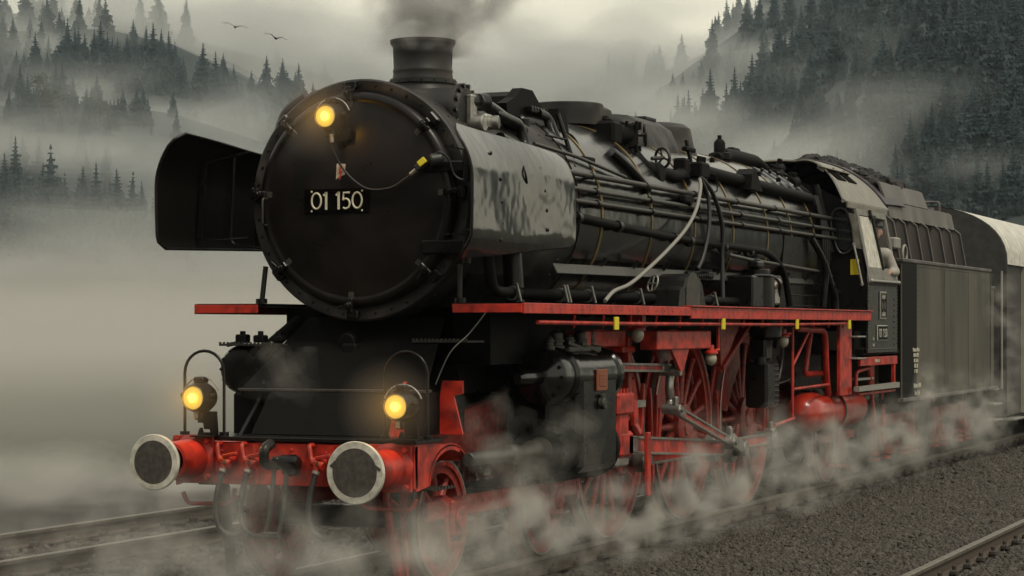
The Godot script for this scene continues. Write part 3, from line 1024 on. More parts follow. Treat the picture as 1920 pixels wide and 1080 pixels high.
	for k in 4:
		g.cyl(Vector3(8.0 + 0.07 * k, 3.79, 0.96), Vector3(8.0 + 0.07 * k, 3.87, 0.97), 0.02, 6, 0.004)
		g.tube(curve([Vector3(7.98 + 0.06 * k, 3.66, 1.0), Vector3(7.9 + 0.05 * k, 3.52, 1.05), Vector3(7.75 + 0.03 * k, 3.42, 1.07)], 4), 0.011, 5)
	g.tube(curve([Vector3(8.24, 3.70, 1.0), Vector3(8.44, 3.68, 1.02), Vector3(8.40, 3.52, 1.05), Vector3(8.2, 3.5, 1.05)], 5), 0.008, 5)
	part("lubricator_box", g, M.dull_black, loco)

func loco_side_pipes() -> void:
	var g: Geo
	for s in [1.0, -1.0]:
		for q in [[3.445, 0.027, 3.9, 13.5], [3.30, 0.022, 4.0, 13.5], [3.187, 0.022, 4.0, 13.5]]:
			var zz: float = (sqrt(1.0 - pow(q[0] - 3.1, 2.0)) + 0.075) * s
			g = Geo.new()
			g.tube([Vector3(q[2], q[0], zz), Vector3(q[3], q[0], zz)], q[1], 10)
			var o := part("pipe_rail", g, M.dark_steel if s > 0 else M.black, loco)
			g = Geo.new()
			for k in 6:
				var x := 4.6 + k * 1.55
				g.cyl(Vector3(x, q[0] - 0.01, zz), Vector3(x, q[0] - 0.02, zz - 0.09 * s), 0.018, 6)
				g.lathe([Vector2(-0.025, 0.028), Vector2(-0.025, 0.036), Vector2(0.025, 0.036), Vector2(0.025, 0.028)], Vector3(x, q[0], zz), Vector3(1, 0, 0), 8)
			part("rail_bracket", g, M.black, o)
		g = Geo.new()
		g.tube([Vector3(3.55, 3.67, 0.86 * s), Vector3(4.5, 3.62, 0.90 * s), Vector3(5.7, 3.50, 0.96 * s)], 0.017, 8)
		part("hand_rail", g, M.dark_steel, loco)
	# lagged pipe that turns down to the air pump
	g = Geo.new()
	g.tube(bent([Vector3(4.0, 3.05, 1.05), Vector3(6.0, 2.98, 1.06), Vector3(7.5, 2.945, 1.06), Vector3(10.25, 2.92, 1.08), Vector3(10.85, 2.72, 1.12), Vector3(10.95, 2.3, 1.16)], 0.3, 6), 0.040, 10)
	part("lagged_pipe", g, M.dull_black, loco)
	g = Geo.new()
	for x in [4.1, 5.2, 6.9, 7.4, 8.6, 9.6]:
		g.lathe([Vector2(-0.04, 0.04), Vector2(-0.04, 0.058), Vector2(0.04, 0.058), Vector2(0.04, 0.04)], Vector3(x, 3.04 - 0.03 * (x - 4.0) * (1.0 if x < 7.5 else 0.9), 1.055), Vector3(1, 0, 0), 10)
	part("pipe_collar", g, M.black, loco)
	# flat tread strip along the barrel
	g = Geo.new()
	g.box(Vector3(8.2, 2.60, 0.985), Vector3(9.0, 0.10, 0.018), Basis(Vector3(1, 0, 0), -0.45) * Basis(Vector3(0, 0, 1), 0.007), 0.004)
	part("tread_strip", g, M.dark_steel, loco)
	g = Geo.new()
	for k in 10:
		g.bar(Vector3(4.0 + k * 0.92, 2.48, 0.86), Vector3(4.04 + k * 0.92, 2.70, 1.03), 0.035, 0.02, Vector3(1, 0, 0))
	part("strip_stay", g, M.black, loco)
	# ribbed pipe over the running board
	g = Geo.new()
	var ribs := [Vector2(0, 0.0)]
	for k in 150:
		ribs.append(Vector2(0.002 + k * 0.03, 0.044))
		ribs.append(Vector2(0.012 + k * 0.03, 0.052))
		ribs.append(Vector2(0.022 + k * 0.03, 0.044))
	g.lathe(ribs, Vector3(2.6, 2.335, 1.10), Vector3(1, 0, 0), 10)
	g.tube(bent([Vector3(2.0, 2.75, 1.06), Vector3(2.03, 2.345, 1.10), Vector3(2.62, 2.335, 1.10)], 0.12), 0.046, 10)
	g.tube([Vector3(7.1, 2.335, 1.10), Vector3(9.6, 2.33, 1.10)], 0.046, 10)
	part("ribbed_pipe", g, M.dull_black, loco)
	g = Geo.new()
	g.cyl(Vector3(2.72, 2.26, 1.02), Vector3(2.72, 2.80, 0.98), 0.085, 14)
	part("steam_pipe", g, M.black, loco)
	g = Geo.new()
	for x in [2.45, 3.55, 3.62, 4.25, 5.6, 8.0]:
		g.tube([Vector3(x, 2.27, 1.18), Vector3(x - 0.05, 2.42, 1.16)], 0.014, 6)
		g.lathe([Vector2(-0.02, 0.05), Vector2(-0.02, 0.062), Vector2(0.02, 0.062), Vector2(0.02, 0.05)], Vector3(x, 2.335, 1.10), Vector3(1, 0, 0), 10)
	part("pipe_clip", g, M.steel, loco)
	# grey hose hanging from the shoulder, two black ones beside it
	g = Geo.new()
	g.tube(curve([Vector3(7.72, 3.60, 1.07), Vector3(7.62, 3.50, 1.11), Vector3(7.42, 3.28, 1.13), Vector3(7.05, 3.06, 1.14), Vector3(6.5, 2.83, 1.13), Vector3(5.9, 2.62, 1.12), Vector3(5.3, 2.46, 1.14), Vector3(4.75, 2.385, 1.18), Vector3(4.45, 2.29, 1.2)], 6), 0.019, 8)
	part("grey_hose", g, M.grey_hose, loco)
	g = Geo.new()
	g.tube(curve([Vector3(7.78, 3.62, 1.07), Vector3(8.1, 3.46, 1.10), Vector3(8.35, 3.15, 1.12), Vector3(8.42, 2.8, 1.10), Vector3(8.38, 2.36, 1.12)], 6), 0.024, 8)
	g.tube(curve([Vector3(7.76, 3.62, 1.06), Vector3(7.92, 3.42, 1.10), Vector3(7.88, 3.1, 1.12), Vector3(7.75, 2.8, 1.10), Vector3(7.62, 2.66, 1.08)], 6), 0.022, 8)
	part("black_hose", g, M.rubber, loco)
	g = Geo.new()
	g.bar(Vector3(7.6, 2.645, 1.08), Vector3(8.05, 2.65, 1.08), 0.05, 0.025)
	g.cyl(Vector3(7.35, 3.36, 0.96), Vector3(7.35, 3.36, 1.1), 0.06, 10, 0.01)
	g.box(Vector3(7.3, 3.37, 1.06), Vector3(0.3, 0.08, 0.08), Basis(), 0.02)
	part("hose_clamp", g, M.dull_black, loco)
	g = Geo.new()
	var ch := []
	for k in 12:
		g.box(Vector3(7.35 + 0.075 * k, 2.60 + 0.006 * sin(k), 1.05), Vector3(0.05, 0.055, 0.06), Basis(Vector3(0, 0, 1), 0.7), 0.01)
	part("chain", g, M.black, loco)
	g = Geo.new()
	var wc := Vector3(6.1, 2.48, 1.10)
	g.tube(ring_points(wc, Vector3(0.62, 0, -0.78), Vector3(0.2, 0.95, 0.2), 0.085, 20), 0.010, 6, false)
	g.tube([wc - Vector3(0.05, 0, -0.066), wc + Vector3(0.05, 0, -0.066)], 0.009, 5)
	g.tube([wc - Vector3(0.015, 0.08, 0.01), wc + Vector3(0.015, 0.08, 0.01)], 0.009, 5)
	part("hand_wheel", g, M.alu, loco)
	# covered lubricator hump on the running board
	g = Geo.new()
	var hump := [Vector2(6.05, 0.0), Vector2(6.95, 0.0)]
	for k in 9:
		var a := deg_to_rad(10.0 + 150.0 * k / 8.0)
		hump.append(Vector2(6.52 + 0.34 * cos(a), 0.13 + 0.20 * sin(a)))
	hump.append(Vector2(6.1, 0.16))
	g.prism(hump, Vector3(0, 2.255, 1.08), Vector3(1, 0, 0), Vector3(0, 1, 0), Vector3(0, 0, 0.30))
	part("pump_cover", g, M.black, loco)
	g = Geo.new()
	g.prism(arc2(Vector2(6.5, 0.12), 0.22, 0.2, PI - 0.3, 10) + [Vector2(6.28, 0.01), Vector2(6.72, 0.01)], Vector3(0, 2.256, 1.38), Vector3(1, 0, 0), Vector3(0, 1, 0), Vector3(0, 0, 0.008))
	part("cover_plate", g, M.dark_steel, loco)
	# air pump on the running board
	g = Geo.new()
	g.cyl(Vector3(9.55, 2.26, 1.15), Vector3(9.55, 2.64, 1.15), 0.21, 20, 0.02)
	g.box(Vector3(9.2, 2.44, 1.12), Vector3(0.5, 0.36, 0.34), Basis(), 0.02)
	g.cyl(Vector3(9.55, 2.64, 1.15), Vector3(9.55, 2.70, 1.15), 0.16, 16, 0.01)
	g.cyl(Vector3(9.5, 2.70, 1.15), Vector3(9.5, 2.82, 1.15), 0.07, 12, 0.02)
	g.box(Vector3(9.42, 2.75, 1.2), Vector3(0.26, 0.07, 0.1), Basis(), 0.02)
	g.tube(curve([Vector3(9.1, 2.62, 1.25), Vector3(9.5, 2.62, 1.34), Vector3(9.85, 2.54, 1.34), Vector3(9.95, 2.4, 1.3)], 5), 0.018, 6)
	part("air_pump", g, M.black, loco)
	g = Geo.new()
	g.box(Vector3(9.92, 2.42, 1.26), Vector3(0.14, 0.24, 0.10), Basis(), 0.03)
	g.cyl(Vector3(9.86, 2.50, 1.26), Vector3(9.92, 2.58, 1.32), 0.045, 10, 0.01)
	part("pump_valve", g, M.alu, loco)
	g = Geo.new()
	g.tube([Vector3(8.5, 2.83, 1.15), Vector3(9.3, 2.80, 1.15), Vector3(13.1, 2.74, 1.05)], 0.022, 8)
	part("control_rod", g, M.dark_steel, loco)
	# bundle of pipes in front of the cab
	g = Geo.new()
	g.tube(curve([Vector3(12.3, 3.15, 1.06), Vector3(12.6, 2.92, 1.12), Vector3(12.72, 2.72, 1.14), Vector3(12.72, 2.5, 1.12), Vector3(12.72, 2.3, 1.1)], 5), 0.042, 10)
	g.tube(curve([Vector3(12.66, 2.86, 1.13), Vector3(12.86, 2.6, 1.16), Vector3(13.08, 2.44, 1.16), Vector3(13.12, 2.26, 1.16)], 5), 0.05, 10)
	g.tube(curve([Vector3(12.68, 2.84, 1.12), Vector3(12.95, 2.74, 1.1), Vector3(13.3, 2.7, 1.05)], 5), 0.032, 8)
	g.tube(curve([Vector3(13.05, 2.5, 1.14), Vector3(13.4, 2.5, 1.1), Vector3(13.56, 2.47, 1.1)], 5), 0.04, 8)
	for k in 4:
		g.tube(curve([Vector3(13.05 + 0.07 * k, 3.72, 0.9), Vector3(13.0 + 0.08 * k, 3.4, 1.0), Vector3(12.95 + 0.1 * k, 3.1, 1.04), Vector3(13.0 + 0.08 * k, 2.75, 1.03)], 5), 0.02, 6)
	part("cab_pipe", g, M.black, loco)

func loco_deflectors() -> void:
	# Witte style plates hung beside the smokebox, leaning in at the top
	for s in [1.0, -1.0]:
		var out := [Vector2(0.98, 2.62), Vector2(0.93, 2.75), Vector2(0.93, 3.46), Vector2(0.97, 3.57), Vector2(1.06, 3.625), Vector2(2.98, 3.53), Vector2(3.08, 3.47), Vector2(3.12, 3.36), Vector2(3.14, 2.90), Vector2(3.10, 2.80), Vector2(2.98, 2.74)]
		var g := Geo.new()
		var rows := []
		var ny := 18
		var nx := 22
		for i in ny + 1:
			var line := []
			for j in nx + 1:
				# a rounded plate: walk across between the left and right outline at this height
				var f := float(i) / ny
				var fx := float(j) / nx
				var lo := 2.61 + 0.13 * fx + (0.08 if s < 0 else -0.02) * (1.0 - fx)
				var hi := 3.625 - 0.10 * fx
				var y := lo + (hi - lo) * f
				var cut := 0.0
				if f > 0.88:
					cut = 0.13 * (1.0 - sqrt(maxf(0.0, 1.0 - pow((f - 0.88) / 0.12, 2.0))))
				elif f < 0.08:
					cut = 0.08 * (1.0 - sqrt(maxf(0.0, 1.0 - pow((0.08 - f) / 0.08, 2.0))))
				var x := lerpf(0.93 + cut, 3.14 - cut, fx)
				var z := 1.385 + 0.012 * sin(fx * 7.0 + f * 3.0)
				if y > 3.2:
					z -= 0.30 * pow((y - 3.2) / 0.42, 2.0) * 0.62
				if y < 2.8:
					z -= 0.10 * pow((2.8 - y) / 0.19, 2.0)
				line.append(Vector3(x, y, z * s))
			rows.append(line)
		g.sheet(rows, 0.012 * s)
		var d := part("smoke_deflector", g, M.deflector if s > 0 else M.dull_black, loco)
		var rim := []
		for j in nx + 1:
			rim.append(rows[ny][j])
		for i in range(ny - 1, -1, -1):
			rim.append(rows[i][nx])
		for j in range(nx - 1, -1, -1):
			rim.append(rows[0][j])
		for i in range(1, ny + 1):
			rim.append(rows[i][0])
		g = Geo.new()
		g.tube(rim, 0.013, 6, false)
		part("rim_bead", g, M.black, d)
		g = Geo.new()
		for q in [[1.42, 3.42], [2.40, 3.36], [1.50, 3.22], [2.45, 3.18], [1.52, 3.04], [2.50, 3.02], [1.53, 2.87], [2.52, 2.86], [1.5, 2.74]]:
			var z := 1.39
			if q[1] > 3.2:
				z -= 0.30 * pow((q[1] - 3.2) / 0.42, 2.0) * 0.62
			g.rivet(Vector3(q[0], q[1], (z + 0.004) * s), Vector3(0, 0, s), 0.019)
		part("plate_bolt", g, M.black, d)
		g = Geo.new()
		g.tube(curve([Vector3(2.06, 3.36, 1.362 * s), Vector3(2.03, 3.32, 1.385 * s), Vector3(2.035, 3.27, 1.395 * s), Vector3(2.07, 3.22, 1.388 * s)], 4), 0.009, 6)
		part("grab_iron", g, M.black, d)
		g = Geo.new()
		for x in [1.55, 2.55]:
			g.bar(Vector3(x, 3.42, 1.28 * s), Vector3(x, 3.50, 0.90 * s), 0.05, 0.012, Vector3.UP)
			g.bar(Vector3(x, 2.78, 1.36 * s), Vector3(x, 2.80, 0.90 * s), 0.05, 0.012, Vector3.UP)
			g.bar(Vector3(x, 2.80, 1.35 * s), Vector3(x, 3.44, 1.30 * s), 0.04, 0.03, Vector3(1, 0, 0))
		part("plate_stay", g, M.black, d)
		g = Geo.new()
		g.tube(bent([Vector3(2.0, 3.52, 1.20 * s), Vector3(1.98, 3.52, 1.26 * s), Vector3(1.98, 2.76, 1.3 * s), Vector3(2.0, 2.72, 1.0 * s)], 0.06), 0.014, 6)
		part("inner_rail", g, M.black, d)

func loco_front() -> void:
	# buffer beam
	var g := Geo.new()
	g.box(Vector3(0.66, 0.985, 0.01), Vector3(0.06, 0.33, 2.08), Basis(), 0.006)
	g.box(Vector3(0.60, 0.985, -0.30), Vector3(0.05, 0.30, 0.03))
	g.box(Vector3(0.60, 0.985, 0.36), Vector3(0.05, 0.30, 0.03))
	for q in [[-0.95, 1.08], [-0.62, 1.08], [-0.95, 0.90], [-0.62, 0.90], [-0.45, 1.1], [-0.2, 1.1], [0.0, 1.1], [0.15, 1.1], [0.3, 1.08], [0.45, 1.08], [0.6, 1.06], [0.99, 1.09], [0.99, 1.0], [0.99, 0.9], [0.2, 0.87], [0.4, 0.87], [-0.42, 0.87]]:
		g.rivet(Vector3(0.63, q[1], q[0]), Vector3(-1, 0, 0), 0.017)
	part("buffer_beam", g, M.red, loco)
	g = Geo.new()
	g.box(Vector3(0.86, 1.178, 0.01), Vector3(0.5, 0.035, 2.12), Basis(), 0.006)
	part("front_platform", g, M.black, loco)
	for s in [1.0, -1.0]:
		var big: float = 1.0 if s > 0 else 0.92
		var c := Vector3(0, 0.98 if s > 0 else 1.02, 0.856 * s)
		g = Geo.new()
		g.lathe([Vector2(0.62, 0.0), Vector2(0.62, 0.19), Vector2(0.59, 0.19), Vector2(0.56, 0.155), Vector2(0.40, 0.148), Vector2(0.24, 0.142), Vector2(0.235, 0.12)], c, Vector3(1, 0, 0), 28)
		g.box(c + Vector3(0.612, 0, 0), Vector3(0.03, 0.36, 0.36), Basis(), 0.006)
		for k in 4:
			var a := PI / 4 + PI / 2 * k
			g.cyl(c + Vector3(0.60, 0.2 * sin(a), 0.2 * cos(a)), c + Vector3(0.55, 0.2 * sin(a), 0.2 * cos(a)), 0.022, 6)
		var bf := part("buffer", g, M.red, loco)
		g = Geo.new()
		g.lathe([Vector2(0.24, 0.10), Vector2(0.07, 0.10), Vector2(0.06, 0.15), Vector2(0.035, 0.225 * big)], c, Vector3(1, 0, 0), 28)
		part("plunger", g, M.dark_steel, bf)
		g = Geo.new()
		g.lathe([Vector2(0.035, 0.182 * big), Vector2(0.03, 0.232 * big), Vector2(0.005, 0.234 * big), Vector2(-0.004, 0.228 * big), Vector2(-0.007, 0.182 * big)], c, Vector3(1, 0, 0), 48)
		part("white_ring", g, M.white_paint, bf)
		g = Geo.new()
		g.lathe([Vector2(-0.0072, 0.181 * big), Vector2(-0.011, 0.1), Vector2(-0.012, 0.0)], c, Vector3(1, 0, 0), 40)
		if s > 0:
			g.prism([Vector2(0.16, 0.07), Vector2(0.215, 0.035), Vector2(0.21, 0.015), Vector2(0.17, 0.03)], c + Vector3(-0.008, 0, 0), Vector3(0, 0, 1), Vector3(0, 1, 0), Vector3(-0.002, 0, 0))
			g.prism([Vector2(-0.16, 0.09), Vector2(-0.205, 0.05), Vector2(-0.17, 0.02)], c + Vector3(-0.008, 0, 0), Vector3(0, 0, 1), Vector3(0, 1, 0), Vector3(-0.002, 0, 0))
		part("buffer_face", g, M.buffer_face, bf)
		# rail loops and lamps on the platform
		var zc: float = 0.928 * s if s > 0 else -0.838
		g = Geo.new()
		var pts := [Vector3(0.74, 1.19, zc - 0.178), Vector3(0.74, 1.68, zc - 0.178)]
		for k in 13:
			var a := PI - PI * k / 12.0
			pts.append(Vector3(0.74, 1.69 + 0.175 * sin(a), zc + 0.178 * cos(a)))
		pts.append(Vector3(0.74, 1.19, zc + 0.178))
		g.tube(pts, 0.0125, 8)
		for e in [-0.178, 0.178]:
			g.cyl(Vector3(0.74, 1.195, zc + e), Vector3(0.74, 1.225, zc + e), 0.04, 8)
		part("rail_loop", g, M.black, loco)
		var lc := Vector3(0.45, 1.50, -0.765) if s < 0 else Vector3(0.45, 1.455, 0.98)
		make_lamp("headlamp", lc, 0.088)
		g = Geo.new()
		var lean := signf(s) * 0.0
		g.prism([Vector2(-0.085, 1.195), Vector2(0.085, 1.195), Vector2(0.07, lc.y - 0.11), Vector2(-0.07, lc.y - 0.11), Vector2(-0.078, 1.30), Vector2(-0.03, 1.30), Vector2(-0.02, 1.25), Vector2(0.03, 1.25), Vector2(0.036, 1.225), Vector2(-0.05, 1.225), Vector2(-0.06, 1.26)], Vector3(lc.x + 0.14, 0, lc.z + 0.03), Vector3(0, 0, 1), Vector3(0, 1, 0), Vector3(0.05, 0, 0))
		g.box(Vector3(lc.x + 0.13, 1.198, lc.z + 0.03), Vector3(0.16, 0.012, 0.2), Basis(), 0.003)
		part("lamp_bracket", g, M.dull_black, loco)
		g = Geo.new()
		g.cyl(lc + Vector3(0.05, -0.10, -0.01), lc + Vector3(0.05, -0.165, -0.01), 0.018, 8, 0.004)
		part("cable_sleeve", g, M.alu, loco)
	make_lamp("headlamp", Vector3(1.50, 3.768, -0.145), 0.085)
	g = Geo.new()
	g.bar(Vector3(1.60, 3.66, -0.10), Vector3(1.66, 3.52, -0.08), 0.06, 0.03, Vector3(1, 0, 0), 0.006)
	g.box(Vector3(1.64, 3.62, -0.06), Vector3(0.06, 0.1, 0.14), Basis(), 0.01)
	part("lamp_bracket", g, M.dull_black, loco)
	# red side sheets with the arch over the leading wheel
	for s in [1.0, -1.0]:
		g = Geo.new()
		var sh := [Vector2(0.625, 1.16), Vector2(0.66, 0.80), Vector2(0.90, 0.83)]
		for k in 9:
			var a := PI - deg_to_rad(118.0) * k / 8.0
			sh.append(Vector2(1.30 + 0.38 * cos(a), 0.84 + 0.25 * sin(a)))
		for k in 7:
			var a := deg_to_rad(62.0 + 40.0 * k / 6.0)
			sh.append(Vector2(1.30 + 0.42 * cos(a), 0.84 + 0.30 * sin(a)))
		sh.append(Vector2(1.05, 1.15))
		g.prism(sh, Vector3(0, 0, 1.03 * s), Vector3(1, 0, 0), Vector3(0, 1, 0), Vector3(0, 0, 0.02 * s))
		var rows := []
		for k in 13:
			var a := PI * 1.0 - deg_to_rad(150.0) * k / 12.0
			rows.append([Vector3(1.30 + 0.40 * cos(a), 0.84 + 0.28 * sin(a), 0.70 * s), Vector3(1.30 + 0.40 * cos(a), 0.84 + 0.28 * sin(a), 1.05 * s)])
		g.sheet(rows, 0.012 * s)
		part("wheel_fender", g, M.red, loco)
	# red frame plates rising behind the near lamp
	for s in [1.0, -1.0]:
		g = Geo.new()
		g.prism([Vector2(0.95, 1.19), Vector2(1.75, 1.19), Vector2(1.75, 1.6), Vector2(1.35, 1.62), Vector2(1.25, 1.45)], Vector3(0, 0, 0.62 * s), Vector3(1, 0, 0), Vector3(0, 1, 0), Vector3(0, 0, 0.03 * s))
		g.prism([Vector2(0.58, 1.19), Vector2(0.98, 1.19), Vector2(0.90, 1.50), Vector2(0.98, 1.52), Vector2(0.98, 1.62), Vector2(0.80, 1.62), Vector2(0.78, 1.5), Vector2(0.62, 1.50)], Vector3(1.7, 0, 0), Vector3(0, 0, s), Vector3(0, 1, 0), Vector3(0.025, 0, 0))
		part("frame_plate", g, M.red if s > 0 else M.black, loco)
	# screw coupling and hook
	g = Geo.new()
	g.box(Vector3(0.40, 1.02, 0.06), Vector3(0.34, 0.10, 0.07), Basis(), 0.02)
	g.tube(curve([Vector3(0.30, 1.0, 0.05), Vector3(0.16, 1.02, 0.03), Vector3(0.13, 1.12, 0.03), Vector3(0.22, 1.17, 0.04)], 5), 0.04, 10)
	g.box(Vector3(0.32, 1.0, 0.16), Vector3(0.14, 0.15, 0.13), Basis(Vector3(1, 0, 0), 0.3), 0.03)
	g.cyl(Vector3(0.28, 1.03, 0.09), Vector3(0.28, 1.02, 0.24), 0.055, 12, 0.01)
	part("coupling_hook", g, M.black, loco)
	g = Geo.new()
	for z in [0.02, 0.13]:
		g.tube(bent([Vector3(0.28, 1.0, z + 0.02), Vector3(0.27, 0.6, z - 0.02), Vector3(0.27, 0.45, z - 0.06)], 0.1), 0.019, 8)
	g.bar(Vector3(0.27, 0.47, -0.06), Vector3(0.27, 0.47, 0.09), 0.05, 0.05, Vector3.UP, 0.01)
	part("screw_coupling", g, M.dark_steel, loco)
	# brake hoses with red cocks
	for q in [[-0.52, 0.62, 0.0], [-0.30, 0.60, 0.0], [0.29, 0.58, 0.0]]:
		var z: float = q[0]
		g = Geo.new()
		g.tube(bent([Vector3(0.62, 1.14, z - 0.10), Vector3(0.56, 1.14, z - 0.10), Vector3(0.54, 1.02, z - 0.07), Vector3(0.50, 1.0, z)], 0.05), 0.02, 8)
		g.cyl(Vector3(0.52, 1.02, z - 0.045), Vector3(0.49, 0.985, z + 0.06), 0.042, 10, 0.01)
		g.cyl(Vector3(0.50, 1.03, z), Vector3(0.49, 0.945, z), 0.036, 10, 0.008)
		g.box(Vector3(0.48, 1.06, z + 0.06), Vector3(0.03, 0.03, 0.13), Basis(Vector3(1, 0, 0), -0.2), 0.006)
		g.cyl(Vector3(0.62, 1.02, z + 0.02), Vector3(0.52, 1.01, z), 0.03, 8)
		part("brake_cock", g, M.red, loco)
		g = Geo.new()
		g.cyl(Vector3(0.487, 0.955, z), Vector3(0.478, 0.925, z - 0.008), 0.031, 10, 0.004)
		part("hose_collar", g, M.alu, loco)
		g = Geo.new()
		var hang := curve([Vector3(0.48, 0.93, z - 0.005), Vector3(0.45, 0.80, z - 0.03), Vector3(0.43, 0.64, z - 0.04), Vector3(0.42, 0.50, z), Vector3(0.43, 0.44, z + 0.10), Vector3(0.46, 0.47, z + 0.20)], 6)
		g.tube(hang, 0.023, 10)
		part("brake_hose", g, M.rubber, loco)
	g = Geo.new()
	g.cyl(Vector3(0.47, 1.01, -0.5), Vector3(0.455, 1.01, -0.5), 0.014, 8)
	g.cyl(Vector3(0.47, 1.01, -0.28), Vector3(0.455, 1.01, -0.28), 0.014, 8)
	g.cyl(Vector3(0.47, 1.01, 0.31), Vector3(0.455, 1.01, 0.31), 0.014, 8)
	part("cock_key", g, M.brass, loco)
	# rail guards and steps below the beam
	for s in [1.0, -1.0]:
		g = Geo.new()
		g.bar(Vector3(0.84, 0.80, 0.70 * s), Vector3(0.92, 0.42, 0.72 * s), 0.05, 0.06, Vector3(1, 0, 0), 0.01)
		g.bar(Vector3(0.92, 0.44, 0.72 * s), Vector3(1.02, 0.04, 0.75 * s), 0.06, 0.08, Vector3(1, 0, 0), 0.01)
		g.bar(Vector3(0.98, 0.80, 0.78 * s), Vector3(1.02, 0.40, 0.78 * s), 0.03, 0.04, Vector3(1, 0, 0), 0.006)
		g.bar(Vector3(1.02, 0.42, 0.78 * s), Vector3(1.08, 0.04, 0.78 * s), 0.03, 0.05, Vector3(1, 0, 0), 0.006)
		g.bar(Vector3(0.86, 0.72, 0.72 * s), Vector3(1.38, 0.50, 0.74 * s), 0.03, 0.05, Vector3(0, 0, 1), 0.006)
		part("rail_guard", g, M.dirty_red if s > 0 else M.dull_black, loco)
		g = Geo.new()
		g.tube(bent([Vector3(0.72, 0.78, 0.55 * s), Vector3(0.72, 0.66, 0.58 * s), Vector3(0.72, 0.65, 0.98 * s), Vector3(0.72, 0.74, 1.02 * s)], 0.06), 0.018, 8)
		part("step_rail", g, M.dirty_red, loco)
		g = Geo.new()
		g.box(Vector3(1.2, 0.79, 0.93 * s), Vector3(0.42, 0.016, 0.22), Basis(), 0.003)
		for k in 7:
			g.box(Vector3(1.03 + 0.06 * k, 0.80, 1.042 * s), Vector3(0.02, 0.02, 0.012))
		g.bar(Vector3(1.05, 0.78, 0.85 * s), Vector3(1.02, 0.45, 0.83 * s), 0.03, 0.05, Vector3(1, 0, 0))
		part("wheel_step", g, M.dark_steel, loco)

